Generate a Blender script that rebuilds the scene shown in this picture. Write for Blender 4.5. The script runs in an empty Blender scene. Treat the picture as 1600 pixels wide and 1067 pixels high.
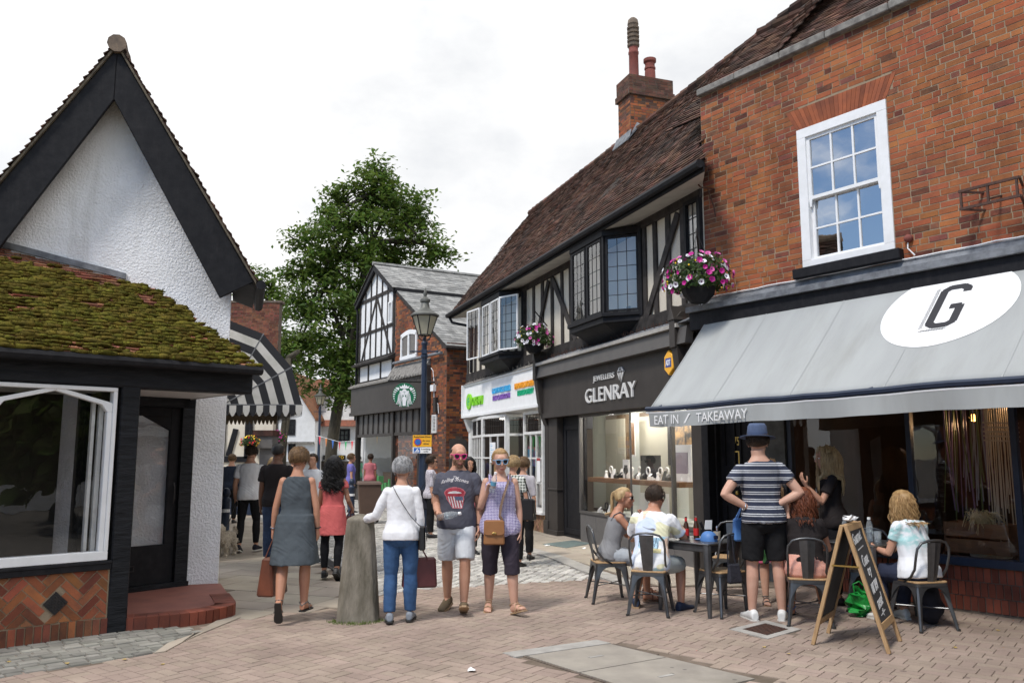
import bpy, bmesh, math, random
from math import sin, cos, pi, radians, sqrt, atan2
from mathutils import Vector, Matrix, noise, Euler
from mathutils.bvhtree import BVHTree
random.seed(7)
R = random.random
def U(a, b): return a + (b - a) * random.random()
SC = bpy.context.scene
COL = SC.collection
# ------------------------------------------------ camera, sky, sun, exposure
FPX, EYE = 1290.0, 1.68
TH = math.atan((711 - 533.5) / FPX)
cd = bpy.data.cameras.new('camera'); cam = bpy.data.objects.new('camera', cd); COL.objects.link(cam)
cam.location = (0, 0, EYE); cam.rotation_euler = (pi / 2 + TH, 0, 0)
cd.sensor_width = 36; cd.lens = FPX / 1600 * 36; cd.clip_start = 0.1; cd.clip_end = 2000
SC.camera = cam
SC.view_settings.view_transform = 'Standard'; SC.view_settings.look = 'None'
SC.view_settings.exposure = 0.72; SC.view_settings.gamma = 1
SUN_FROM = Vector((-0.44, -0.52, 0.95)).normalized()
sd = bpy.data.lights.new('sun', 'SUN'); sun = bpy.data.objects.new('sun', sd); COL.objects.link(sun)
sd.energy = 2.0; sd.angle = radians(11); sd.color = (1, 0.95, 0.88)
sun.rotation_euler = SUN_FROM.to_track_quat('Z', 'Y').to_euler(); sun.location = (-20, -15, 30)
W = bpy.data.worlds.new('World'); SC.world = W; W.use_nodes = True
nt = W.node_tree; nt.nodes.clear()
def N(nt, t, **k):
    n = nt.nodes.new(t)
    for a, v in k.items():
        if a[0] == '_': n.inputs[a[1:].replace('_', ' ')].default_value = v
        else: setattr(n, a, v)
    return n
sky = N(nt, 'ShaderNodeTexSky', sky_type='NISHITA', sun_disc=False, dust_density=0.2, ozone_density=4.0, sun_elevation=math.asin(SUN_FROM.z), sun_rotation=atan2(SUN_FROM.x, SUN_FROM.y))
tc = N(nt, 'ShaderNodeTexCoord')
n1 = N(nt, 'ShaderNodeTexNoise', _Scale=2.6, _Detail=7.0, _Roughness=0.55)
n2 = N(nt, 'ShaderNodeTexNoise', _Scale=3.4, _Detail=8.0, _Roughness=0.6)
mp = N(nt, 'ShaderNodeMapping'); mp.inputs['Location'].default_value = (3.1, 1.7, 0.4); mp.inputs['Scale'].default_value = (1, 1, 1.8)
L = nt.links.new
L(tc.outputs['Generated'], mp.inputs[0]); L(mp.outputs[0], n1.inputs['Vector']); L(mp.outputs[0], n2.inputs['Vector'])
dt = N(nt, 'ShaderNodeVectorMath', operation='DOT_PRODUCT'); dt.inputs[1].default_value = (-0.55, -0.75, 0.25)
L(tc.outputs['Generated'], dt.inputs[0])
ma = N(nt, 'ShaderNodeMath', operation='MULTIPLY_ADD'); ma.inputs[1].default_value = -0.42; L(dt.outputs['Value'], ma.inputs[0]); L(n1.outputs[0], ma.inputs[2])
cr = N(nt, 'ShaderNodeMapRange', interpolation_type='SMOOTHSTEP'); cr.inputs[1].default_value = 0.22; cr.inputs[2].default_value = 0.40
L(ma.outputs[0], cr.inputs[0])
rp = N(nt, 'ShaderNodeValToRGB'); e = rp.color_ramp.elements
e[0].position = 0.34; e[0].color = (0.80, 0.815, 0.84, 1); e[1].position = 0.56; e[1].color = (1.0, 1.0, 1.0, 1)
L(n2.outputs[0], rp.inputs[0])
b1 = N(nt, 'ShaderNodeBackground', _Strength=0.10); b2 = N(nt, 'ShaderNodeBackground', _Strength=1.0)
L(sky.outputs[0], b1.inputs[0])
ds = N(nt, 'ShaderNodeVectorMath', operation='DOT_PRODUCT'); ds.inputs[1].default_value = tuple(SUN_FROM); L(tc.outputs['Generated'], ds.inputs[0])   # cloud is brightest round the hidden sun
br = N(nt, 'ShaderNodeMapRange'); br.inputs[1].default_value = 0.0; br.inputs[2].default_value = 1.0; br.inputs[3].default_value = 0.66; br.inputs[4].default_value = 1.4; L(ds.outputs['Value'], br.inputs[0]); L(br.outputs[0], b2.inputs[1]); L(rp.outputs[0], b2.inputs[0])
mx = N(nt, 'ShaderNodeMixShader'); L(cr.outputs[0], mx.inputs[0]); L(b1.outputs[0], mx.inputs[1]); L(b2.outputs[0], mx.inputs[2])
wo = N(nt, 'ShaderNodeOutputWorld'); L(mx.outputs[0], wo.inputs[0])
try: SC.cycles.max_bounces = 8; SC.cycles.transparent_max_bounces = 16; SC.cycles.use_adaptive_sampling = True; SC.cycles.use_denoising = True
except Exception: pass

# ------------------------------------------------ materials
def mat(name, c, c2=None, scale=6.0, rough=0.7, bump=0.0, bscale=40.0, bdist=0.01, metal=0.0, attr=0.0, hue=0.0, spec=0.4, stretch=(1, 1, 1), detail=5.0, lo=0.35, hi=0.65, trans=0.0, coords='Object', emit=None, vor=False, coat=0.0):
    m = bpy.data.materials.new(name); m.use_nodes = True; t = m.node_tree; t.nodes.clear(); l = t.links.new
    out = N(t, 'ShaderNodeOutputMaterial'); p = N(t, 'ShaderNodeBsdfPrincipled')
    p.inputs['Roughness'].default_value = rough; p.inputs['Metallic'].default_value = metal
    p.inputs['Specular IOR Level'].default_value = spec
    if coat: p.inputs['Coat Weight'].default_value = coat
    l(p.outputs[0], out.inputs[0])
    x = N(t, 'ShaderNodeTexCoord'); mpn = N(t, 'ShaderNodeMapping'); mpn.inputs['Scale'].default_value = stretch
    l(x.outputs[coords], mpn.inputs[0])
    c = (*c, 1); col = None
    if c2 is not None:
        ns = N(t, 'ShaderNodeTexNoise', _Scale=scale, _Detail=detail, _Roughness=0.6); l(mpn.outputs[0], ns.inputs['Vector'])
        mr = N(t, 'ShaderNodeMapRange'); mr.inputs[1].default_value = lo; mr.inputs[2].default_value = hi; l(ns.outputs[0], mr.inputs[0])
        mi = N(t, 'ShaderNodeMix', data_type='RGBA'); mi.inputs[6].default_value = c; mi.inputs[7].default_value = (*c2, 1); l(mr.outputs[0], mi.inputs[0]); col = mi.outputs[2]
    if attr or hue:
        at = N(t, 'ShaderNodeAttribute', attribute_name='rnd')
        hs = N(t, 'ShaderNodeHueSaturation')
        if col: l(col, hs.inputs['Color'])
        else: hs.inputs['Color'].default_value = c
        v = N(t, 'ShaderNodeMath', operation='MULTIPLY_ADD'); v.inputs[1].default_value = attr; v.inputs[2].default_value = 1 - attr / 2; l(at.outputs['Fac'], v.inputs[0]); l(v.outputs[0], hs.inputs['Value'])
        if hue:
            w = N(t, 'ShaderNodeMath', operation='MULTIPLY'); w.inputs[1].default_value = 7.31; l(at.outputs['Fac'], w.inputs[0])
            fr = N(t, 'ShaderNodeMath', operation='FRACT'); l(w.outputs[0], fr.inputs[0])
            h = N(t, 'ShaderNodeMath', operation='MULTIPLY_ADD'); h.inputs[1].default_value = hue; h.inputs[2].default_value = 0.5 - hue / 2; l(fr.outputs[0], h.inputs[0]); l(h.outputs[0], hs.inputs['Hue'])
        col = hs.outputs[0]
    if col: l(col, p.inputs['Base Color'])
    else: p.inputs['Base Color'].default_value = c
    if bump:
        nb = N(t, 'ShaderNodeTexVoronoi', _Scale=bscale) if vor else N(t, 'ShaderNodeTexNoise', _Scale=bscale, _Detail=4.0)
        l(mpn.outputs[0], nb.inputs['Vector'])
        bp = N(t, 'ShaderNodeBump'); bp.inputs['Strength'].default_value = bump; bp.inputs['Distance'].default_value = bdist
        l(nb.outputs[0], bp.inputs['Height']); l(bp.outputs[0], p.inputs['Normal'])
    if trans:
        tr = N(t, 'ShaderNodeBsdfTranslucent'); ms = N(t, 'ShaderNodeMixShader', _Fac=trans)
        if col: l(col, tr.inputs[0])
        else: tr.inputs[0].default_value = c
        l(p.outputs[0], ms.inputs[1]); l(tr.outputs[0], ms.inputs[2]); l(ms.outputs[0], out.inputs[0])
    if emit: p.inputs['Emission Color'].default_value = (*emit[0], 1); p.inputs['Emission Strength'].default_value = emit[1]
    return m
def glassmat(name, f0=0.06, f1=0.6, tint=(1, 1, 1), rough=0.0, wave=0.0):
    m = bpy.data.materials.new(name); m.use_nodes = True; t = m.node_tree; t.nodes.clear(); l = t.links.new
    out = N(t, 'ShaderNodeOutputMaterial'); tr = N(t, 'ShaderNodeBsdfTransparent'); tr.inputs[0].default_value = (*tint, 1)
    g = N(t, 'ShaderNodeBsdfGlossy', _Roughness=rough); g.inputs[0].default_value = (1, 1, 1, 1)
    lw = N(t, 'ShaderNodeLayerWeight', _Blend=0.35); mr = N(t, 'ShaderNodeMapRange'); mr.inputs[3].default_value = f0; mr.inputs[4].default_value = f1
    l(lw.outputs['Fresnel'], mr.inputs[0]); ms = N(t, 'ShaderNodeMixShader'); l(mr.outputs[0], ms.inputs[0]); l(tr.outputs[0], ms.inputs[1]); l(g.outputs[0], ms.inputs[2]); l(ms.outputs[0], out.inputs[0])
    if wave:
        x = N(t, 'ShaderNodeTexCoord'); nb = N(t, 'ShaderNodeTexNoise', _Scale=2.5); l(x.outputs['Object'], nb.inputs['Vector'])
        bp = N(t, 'ShaderNodeBump'); bp.inputs['Strength'].default_value = wave; bp.inputs['Distance'].default_value = 0.02; l(nb.outputs[0], bp.inputs['Height']); l(bp.outputs[0], g.inputs['Normal'])
    return m
M = {}
M['brick'] = mat('brick', (0.36, 0.122, 0.046), (0.215, 0.072, 0.037), 1.7, 0.85, 0.5, 60, 0.006, attr=0.45, hue=0.02, detail=9, spec=0.2)
M['brick_dark'] = mat('brick_dark', (0.20, 0.07, 0.04), (0.12, 0.05, 0.035), 9, 0.85, 0.5, 60, 0.006, attr=0.8, hue=0.03, spec=0.2)
M['brick_soot'] = mat('brick_soot', (0.085, 0.052, 0.04), (0.14, 0.06, 0.04), 4, 0.9, 0.5, 60, 0.006, attr=0.6, hue=0.03, spec=0.2)
M['brick_red'] = mat('brick_red', (0.20, 0.05, 0.027), (0.13, 0.036, 0.022), 5, 0.65, 0.3, 50, 0.004, attr=0.6, spec=0.35)
M['rubbed'] = mat('rubbed_brick', (0.30, 0.085, 0.033), (0.20, 0.06, 0.03), 5, 0.85, 0.3, 50, 0.004, attr=0.5)
M['mortar'] = mat('mortar', (0.35, 0.27, 0.185), (0.25, 0.19, 0.13), 8, 0.95, 0.5, 90, 0.006, spec=0.1)
M['mortar_dark'] = mat('mortar_dark', (0.16, 0.13, 0.10), (0.10, 0.08, 0.07), 8, 0.95, 0.5, 90, 0.006, spec=0.1)
M['roughcast'] = mat('roughcast', (0.83, 0.83, 0.84), (0.63, 0.62, 0.61), 1.6, 0.9, 0.9, 38, 0.02, spec=0.15, detail=9, lo=0.42, hi=0.85)
M['render_w'] = mat('white_render', (0.78, 0.78, 0.78), (0.68, 0.68, 0.67), 3, 0.9, 0.4, 60, 0.008, spec=0.15)
M['pebble'] = mat('pebbledash', (0.66, 0.60, 0.50), (0.40, 0.35, 0.28), 70, 0.95, 0.8, 80, 0.012, spec=0.1, lo=0.45, hi=0.75)
M['cream'] = mat('cream_panel', (0.72, 0.66, 0.55), (0.62, 0.56, 0.45), 4, 0.9, 0.3, 60, 0.006)
M['black'] = mat('black_paint', (0.010, 0.010, 0.012), (0.016, 0.016, 0.018), 10, 0.6, 0.35, 25, 0.006, stretch=(1, 1, 1), spec=0.16)
M['blackwood'] = mat('black_hewn_wood', (0.009, 0.010, 0.012), (0.017, 0.018, 0.021), 12, 0.62, 0.9, 16, 0.02, stretch=(0.35, 1, 1.6), spec=0.2)
M['timber'] = mat('weathered_timber', (0.055, 0.048, 0.044), (0.025, 0.022, 0.021), 7, 0.8, 0.7, 30, 0.01, stretch=(1, 1, 1), attr=0.5, spec=0.2)
M['tile'] = mat('clay_tile', (0.125, 0.062, 0.042), (0.05, 0.036, 0.03), 2.2, 0.9, 0.4, 40, 0.006, attr=0.9, hue=0.03, spec=0.15)
M['tile_red'] = mat('red_clay_tile', (0.30, 0.12, 0.07), (0.17, 0.09, 0.06), 6, 0.9, 0.4, 40, 0.006, attr=0.8, hue=0.03, spec=0.15)
M['slate'] = mat('slate', (0.30, 0.295, 0.28), (0.17, 0.17, 0.165), 3, 0.75, 0.3, 30, 0.004, attr=0.55, spec=0.3)
M['moss'] = mat('moss', (0.14, 0.115, 0.021), (0.07, 0.062, 0.015), 16, 1.0, 0.9, 110, 0.012, attr=0.9, hue=0.05, spec=0.05, detail=8)
M['lead'] = mat('lead', (0.20, 0.21, 0.225), (0.10, 0.105, 0.115), 8, 0.6, 0.3, 20, 0.005, spec=0.4)
M['stone'] = mat('stone_coping', (0.26, 0.245, 0.22), (0.13, 0.12, 0.11), 9, 0.95, 0.5, 50, 0.006)
M['white'] = mat('white_paint', (0.80, 0.80, 0.80), (0.74, 0.74, 0.73), 6, 0.4, 0.1, 20, 0.003)
M['white_old'] = mat('white_timber', (0.74, 0.74, 0.72), (0.62, 0.61, 0.58), 10, 0.5, 0.2, 20, 0.003)
M['soffit'] = mat('soffit', (0.50, 0.48, 0.43), (0.40, 0.38, 0.34), 3, 0.7, 0.1, 20, 0.003)
M['navy'] = mat('navy_paint', (0.016, 0.026, 0.05), (0.022, 0.034, 0.062), 8, 0.4, 0.1, 30, 0.002)
M['charcoal'] = mat('charcoal_paint', (0.036, 0.031, 0.028), (0.046, 0.04, 0.036), 3, 0.5, 0.05, 20, 0.002, spec=0.22)
M['charcoal_lt'] = mat('grey_brown_paint', (0.085, 0.078, 0.072), (0.07, 0.064, 0.06), 4, 0.5)
M['glass'] = glassmat('window_glass', 0.05, 0.6, wave=0.08)
M['glass_shop'] = glassmat('shop_glass', 0.035, 0.45, wave=0.03)
M['glass_sky'] = glassmat('sash_glass', 0.42, 0.9, wave=0.05)
M['glass_lead'] = glassmat('leaded_glass', 0.10, 0.9, wave=0.25)
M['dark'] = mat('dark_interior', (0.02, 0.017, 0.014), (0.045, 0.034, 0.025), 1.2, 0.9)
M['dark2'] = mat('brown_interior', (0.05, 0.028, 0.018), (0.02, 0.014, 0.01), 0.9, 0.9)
M['iron'] = mat('cast_iron', (0.02, 0.02, 0.022), (0.035, 0.03, 0.028), 20, 0.55, 0.2, 40, 0.003, metal=0.3)
M['rust'] = mat('rusty_iron', (0.05, 0.03, 0.024), (0.10, 0.045, 0.03), 20, 0.8, 0.4, 60, 0.004)
M['terracotta'] = mat('terracotta', (0.22, 0.06, 0.045), (0.16, 0.05, 0.04), 6, 0.8, 0.2, 30, 0.004)
M['pot_old'] = mat('weathered_pot', (0.20, 0.15, 0.11), (0.10, 0.08, 0.065), 8, 0.95, 0.4, 40, 0.005)
M['wood'] = mat('oak_shelf', (0.20, 0.10, 0.045), (0.12, 0.06, 0.028), 8, 0.5, 0.2, 20, 0.003, stretch=(0.3, 3, 3))
M['pine'] = mat('pine', (0.46, 0.30, 0.15), (0.33, 0.20, 0.10), 9, 0.6, 0.2, 30, 0.003, stretch=(4, 4, 0.6))
M['steel'] = mat('gunmetal', (0.14, 0.143, 0.148), (0.09, 0.092, 0.095), 6, 0.38, 0.05, 50, 0.001, metal=0.75, spec=0.5)
M['chrome'] = mat('bright_metal', (0.6, 0.6, 0.6), None, rough=0.25, metal=1.0)
M['brass'] = mat('brass', (0.55, 0.38, 0.12), None, rough=0.35, metal=1.0)
M['bark'] = mat('bark', (0.075, 0.065, 0.045), (0.035, 0.03, 0.022), 12, 0.95, 0.9, 14, 0.03, stretch=(1, 1, 0.25))
M['leaf'] = mat('leaf', (0.10, 0.155, 0.028), (0.085, 0.14, 0.024), 0.6, 0.55, attr=0.8, hue=0.05, trans=0.5, spec=0.3)
M['leaf2'] = mat('basket_leaf', (0.06, 0.10, 0.025), (0.035, 0.065, 0.02), 6, 0.55, attr=0.8, hue=0.05, trans=0.3, spec=0.3)
M['paver'] = mat('brick_paver', (0.355, 0.277, 0.226), (0.255, 0.198, 0.162), 0.9, 0.9, 0.35, 90, 0.003, attr=0.16, hue=0.018, spec=0.2, detail=8)
M['joint'] = mat('paving_joint', (0.12, 0.095, 0.072), (0.19, 0.15, 0.12), 5, 0.95, 0.4, 90, 0.004, spec=0.1)
M['setts'] = mat('granite_setts', (0.46, 0.44, 0.405), (0.34, 0.325, 0.295), 1.4, 0.85, 0.5, 60, 0.005, attr=0.55, hue=0.03, spec=0.3)
M['flag'] = mat('flagstone', (0.38, 0.33, 0.265), (0.29, 0.25, 0.205), 1.2, 0.9, 0.25, 90, 0.003, attr=0.22, hue=0.015, spec=0.2, detail=8)
M['kerb'] = mat('granite_kerb', (0.38, 0.36, 0.33), (0.29, 0.275, 0.25), 6, 0.9, 0.3, 90, 0.003, attr=0.2)
M['ground'] = mat('ground', (0.22, 0.195, 0.165), (0.16, 0.145, 0.125), 0.8, 0.95)
M['concrete'] = mat('concrete_cover', (0.325, 0.295, 0.25), (0.25, 0.225, 0.195), 2.5, 0.95, 0.4, 130, 0.003, spec=0.15, detail=9)
M['setts_old'] = mat('worn_setts', (0.26, 0.25, 0.22), (0.16, 0.155, 0.135), 2.5, 0.9, 0.5, 60, 0.005, attr=0.5, hue=0.03)
M['quarry'] = mat('quarry_step', (0.30, 0.115, 0.085), (0.22, 0.085, 0.065), 3, 0.7, 0.15, 40, 0.003, attr=0.4)

def weather(nm, scale, stretch, lo, hi, tint, spots=0.0, detail=8.0):
    # stains of the thing's own: a multiplied tint where a noise runs high, and small dark spots
    t = M[nm].node_tree; l = t.links.new; p = t.nodes['Principled BSDF']; src = p.inputs['Base Color'].links[0].from_socket
    x = N(t, 'ShaderNodeTexCoord'); mp_ = N(t, 'ShaderNodeMapping'); mp_.inputs['Scale'].default_value = stretch; mp_.inputs['Location'].default_value = (7.3, 2.1, 4.4); l(x.outputs['Object'], mp_.inputs[0])
    n = N(t, 'ShaderNodeTexNoise', _Scale=scale, _Detail=detail, _Roughness=0.65); l(mp_.outputs[0], n.inputs['Vector']); r = N(t, 'ShaderNodeMapRange'); r.inputs[1].default_value = lo; r.inputs[2].default_value = hi; l(n.outputs[0], r.inputs[0])
    m = N(t, 'ShaderNodeMix', data_type='RGBA', blend_type='MULTIPLY'); m.inputs[7].default_value = (*tint, 1); l(r.outputs[0], m.inputs[0]); l(src, m.inputs[6]); out = m.outputs[2]
    if spots:
        v = N(t, 'ShaderNodeTexVoronoi', _Scale=spots); l(x.outputs['Object'], v.inputs['Vector']); q = N(t, 'ShaderNodeMapRange'); q.inputs[1].default_value = .085; q.inputs[2].default_value = .06; l(v.outputs['Distance'], q.inputs[0])
        k = N(t, 'ShaderNodeMix', data_type='RGBA', blend_type='MULTIPLY'); k.inputs[7].default_value = (.62, .62, .63, 1); l(q.outputs[0], k.inputs[0]); l(out, k.inputs[6]); out = k.outputs[2]
    l(out, p.inputs['Base Color'])
weather('paver', .55, (1, 1, 1), .48, .75, (.68, .67, .66), 2.6); weather('flag', .5, (1, 1, 1), .48, .75, (.70, .69, .67), 2.2); weather('concrete', 1.4, (1, 1, 1), .5, .75, (.72, .71, .69), 4.0)
weather('brick', .9, (1.6, 1.6, .45), .50, .74, (.52, .50, .52)); weather('roughcast', 1.3, (2.6, 2.6, .30), .54, .80, (.74, .73, .70)); weather('black', 5, (3, 3, .5), .5, .8, (1.7, 1.6, 1.5)); weather('charcoal', 1.6, (3, 3, .5), .5, .8, (1.3, 1.25, 1.2)); weather('tile', .7, (1, 1, 1), .48, .7, (.55, .56, .58))

# ------------------------------------------------ mesh builder
class MB:
    def __init__(s): s.v = []; s.f = []; s.m = []; s.r = []
    def poly(s, pts, m=0, r=None):
        b = len(s.v); s.v.extend([tuple(p) for p in pts]); s.f.append(tuple(range(b, b + len(pts)))); s.m.append(m); s.r.append(R() if r is None else r)
    def faces(s, vs, fs, m=0, r=None):
        b = len(s.v); s.v.extend([tuple(p) for p in vs]); r = R() if r is None else r
        for f in fs: s.f.append(tuple(i + b for i in f)); s.m.append(m); s.r.append(r)
    def box(s, x0, x1, y0, y1, z0, z1, m=0, r=None, X=None):
        vs = [(x0, y0, z0), (x1, y0, z0), (x1, y1, z0), (x0, y1, z0), (x0, y0, z1), (x1, y0, z1), (x1, y1, z1), (x0, y1, z1)]
        if X is not None: vs = [X @ Vector(v) for v in vs]
        s.faces(vs, [(0, 3, 2, 1), (4, 5, 6, 7), (0, 1, 5, 4), (1, 2, 6, 5), (2, 3, 7, 6), (3, 0, 4, 7)], m, r)
    def hexa(s, b, t, m=0, r=None):          # bottom quad, top quad (ccw seen from top)
        s.faces(list(b) + list(t), [(3, 2, 1, 0), (4, 5, 6, 7), (0, 1, 5, 4), (1, 2, 6, 5), (2, 3, 7, 6), (3, 0, 4, 7)], m, r)
    def prism(s, pts, h, m=0, r=None):       # polygon extruded by the vector h
        n = len(pts); h = Vector(h); a = [Vector(p) for p in pts]; b = [p + h for p in a]
        s.faces(a + b, [tuple(range(n - 1, -1, -1)), tuple(range(n, 2 * n))] + [(i, (i + 1) % n, n + (i + 1) % n, n + i) for i in range(n)], m, r)
    def bar(s, x0, z0, x1, z1, w, y0, y1, m=0, r=None):   # a flat beam in the xz plane
        d = Vector((x1 - x0, 0, z1 - z0)); d.normalize(); n = Vector((-d.z, 0, d.x)) * w / 2; j = lambda: U(-0.06, 0.06) * w
        a = Vector((x0, 0, z0)); b = Vector((x1, 0, z1))
        q = [a - n, b - n, b + n, a + n]; q = [Vector((p.x + j(), y0, p.z + j())) for p in q]
        s.prism(q, (0, y1 - y0, 0), m, r)
    def tube(s, pts, rad, n=8, m=0, cap=True, r=None, flat=1.0):
        pts = [Vector(p) for p in pts]; k = len(pts)
        if not hasattr(rad, '__len__'): rad = [rad] * k
        vs = []; up = None
        for i, p in enumerate(pts):
            t = (pts[min(i + 1, k - 1)] - pts[max(i - 1, 0)])
            if t.length < 1e-9: t = Vector((0, 0, 1))
            t.normalize()
            if up is None: up = t.orthogonal().normalized()
            up = (up - t * up.dot(t)); up = up.normalized() if up.length > 1e-6 else t.orthogonal().normalized()
            w = t.cross(up)
            for a in range(n):
                A = 2 * pi * a / n; vs.append(p + (up * cos(A) + w * sin(A) * flat) * rad[i])
        fs = [(i * n + a, i * n + (a + 1) % n, (i + 1) * n + (a + 1) % n, (i + 1) * n + a) for i in range(k - 1) for a in range(n)]
        if cap: fs += [tuple(range(n - 1, -1, -1)), tuple((k - 1) * n + a for a in range(n))]
        s.faces(vs, fs, m, r)
    def lathe(s, prof, c=(0, 0, 0), n=12, m=0, r=None, sq=0, X=None):   # prof: (radius, z)
        vs = []
        for (q, z) in prof:
            for a in range(n):
                A = 2 * pi * (a + (0.5 if sq else 0)) / n; v = Vector((c[0] + q * cos(A), c[1] + q * sin(A), c[2] + z)); vs.append(X @ v if X is not None else v)
        k = len(prof); fs = [(i * n + a, i * n + (a + 1) % n, (i + 1) * n + (a + 1) % n, (i + 1) * n + a) for i in range(k - 1) for a in range(n)]
        fs += [tuple(range(n - 1, -1, -1)), tuple((k - 1) * n + a for a in range(n))]
        s.faces(vs, fs, m, r)
    def blob(s, c, rx, ry, rz, n=8, k=5, m=0, r=None, X=None, jit=0.0):
        vs = []; c = Vector(c)
        for i in range(1, k):
            P = pi * i / k
            for a in range(n):
                A = 2 * pi * a / n; f = 1 + U(-jit, jit); v = Vector((rx * sin(P) * cos(A), ry * sin(P) * sin(A), rz * cos(P))) * f
                vs.append(c + (X @ v if X is not None else v))
        t = Vector((0, 0, rz)); b = -t
        if X is not None: t = X @ t; b = X @ b
        vs += [c + t, c + b]; T = len(vs) - 2
        fs = [(i * n + a, (i + 1) * n + a, (i + 1) * n + (a + 1) % n, i * n + (a + 1) % n) for i in range(k - 2) for a in range(n)]
        fs += [(T, a, (a + 1) % n) for a in range(n)] + [(T + 1, (k - 2) * n + (a + 1) % n, (k - 2) * n + a) for a in range(n)]
        s.faces(vs, fs, m, r)
    def mesh(s, name):
        me = bpy.data.meshes.new(name); me.from_pydata(s.v, [], s.f)
        me.polygons.foreach_set('material_index', s.m)
        at = me.attributes.new('rnd', 'FLOAT', 'FACE'); at.data.foreach_set('value', s.r)
        return me
    def build(s, name, mats, parent=None, smooth=False, bevel=0.0, X=None):
        me = s.mesh(name)
        for q in (mats if isinstance(mats, (list, tuple)) else [mats]): me.materials.append(M[q] if isinstance(q, str) else q)
        if smooth is True: me.polygons.foreach_set('use_smooth', [True] * len(s.f))
        o = bpy.data.objects.new(name, me); COL.objects.link(o)
        if parent is not None: o.parent = parent
        if X is not None: o.matrix_local = X
        if smooth == 'auto':
            me.polygons.foreach_set('use_smooth', [True] * len(s.f))
            b = bmesh.new(); b.from_mesh(me); bmesh.ops.remove_doubles(b, verts=b.verts, dist=1e-5)
            for e in b.edges:
                if len(e.link_faces) == 2 and e.calc_face_angle(0) > 0.7: e.smooth = False
            b.to_mesh(me); b.free()
        if bevel:
            q = o.modifiers.new('bevel', 'BEVEL'); q.width = bevel; q.segments = 1; q.limit_method = 'ANGLE'
        return o
def tag(o, label, cat, group=None, kind=None):
    if label: o['label'] = label
    if cat: o['category'] = cat
    if group: o['group'] = group
    if kind: o['kind'] = kind
    return o
def thing(name, label, cat, loc=(0, 0, 0), rz=0.0, group=None):
    o = bpy.data.objects.new(name, None); COL.objects.link(o); o.empty_display_size = 0.2
    o.location = loc; o.rotation_euler = (0, 0, rz); return tag(o, label, cat, group)
def struct(name, mb, mats, **k):
    o = mb.build(name, mats, **k); o['kind'] = 'structure'; return o
def frame_rz(ang): return atan2(cos(radians(ang)), sin(radians(ang)))   # ang: bearing of local +x, from +Y towards +X
def copy_tree(o, parent=None):
    c = o.copy(); COL.objects.link(c)
    if parent is not None: c.parent = parent
    for ch in list(o.children): copy_tree(ch, c)
    return c
def at(px, py, Y):                            # picture point of the survey photograph at the distance Y along the ground
    u = (px - 800) / FPX; v = (533.5 - py) / FPX; f = cos(TH) - v * sin(TH); t = Y / f
    return Vector((u * t, Y, EYE + (v * cos(TH) + sin(TH)) * t))
def gnd(px, py, z=0.0):
    u = (px - 800) / FPX; v = (533.5 - py) / FPX; w = v * cos(TH) + sin(TH); t = (z - EYE) / w
    return Vector((u * t, (cos(TH) - v * sin(TH)) * t, z))
TMP = bpy.data.scenes.new('workbench')      # modifiers and text are evaluated here, away from the big scene
def evaluated(o):
    TMP.collection.objects.link(o); 
    with bpy.context.temp_override(scene=TMP, view_layer=TMP.view_layers[0]): dg = bpy.context.evaluated_depsgraph_get(); me = bpy.data.meshes.new_from_object(o.evaluated_get(dg))
    return me
def text_mb(txt, size, depth=0.01, shear=0.0, sx=1.0, bold=0.0, align='LEFT', spacing=1.0):
    cu = bpy.data.curves.new('t', 'FONT'); cu.body = txt; cu.size = size; cu.extrude = depth / 2; cu.shear = shear; cu.offset = bold; cu.align_x = align; cu.space_character = spacing
    cu.resolution_u = 3
    o = bpy.data.objects.new('t', cu); me = evaluated(o)
    mb = MB(); mb.v = [(v.co.x * sx, v.co.y, v.co.z) for v in me.vertices]; mb.f = [tuple(p.vertices) for p in me.polygons]; mb.m = [0] * len(mb.f); mb.r = [0.5] * len(mb.f)
    bpy.data.objects.remove(o); bpy.data.curves.remove(cu); bpy.data.meshes.remove(me); return mb
def upright(mb, x, y, z):                     # text in the xy plane -> standing in the xz plane, facing -y
    mb.v = [(x + a, y - c, z + b) for a, b, c in mb.v]; return mb
def fit_text(txt, x0, x1, z0, z1, y, depth=0.02, **k):   # text stretched to a rectangle on a wall
    mb = text_mb(txt, 1.0, depth, **k); xs = [v[0] for v in mb.v]; ys = [v[1] for v in mb.v]; a, b, c, d = min(xs), max(xs), min(ys), max(ys)
    mb.v = [((v[0] - a) / (b - a) * (x1 - x0) + x0, y - v[2], (v[1] - c) / (d - c) * (z1 - z0) + z0) for v in mb.v]; return mb
def inside(p, poly):
    x, y = p[0], p[1]; c = False; n = len(poly)
    for i in range(n):
        x0, y0 = poly[i][:2]; x1, y1 = poly[(i + 1) % n][:2]
        if (y0 > y) != (y1 > y) and x < (x1 - x0) * (y - y0) / (y1 - y0) + x0: c = not c
    return c
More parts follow.
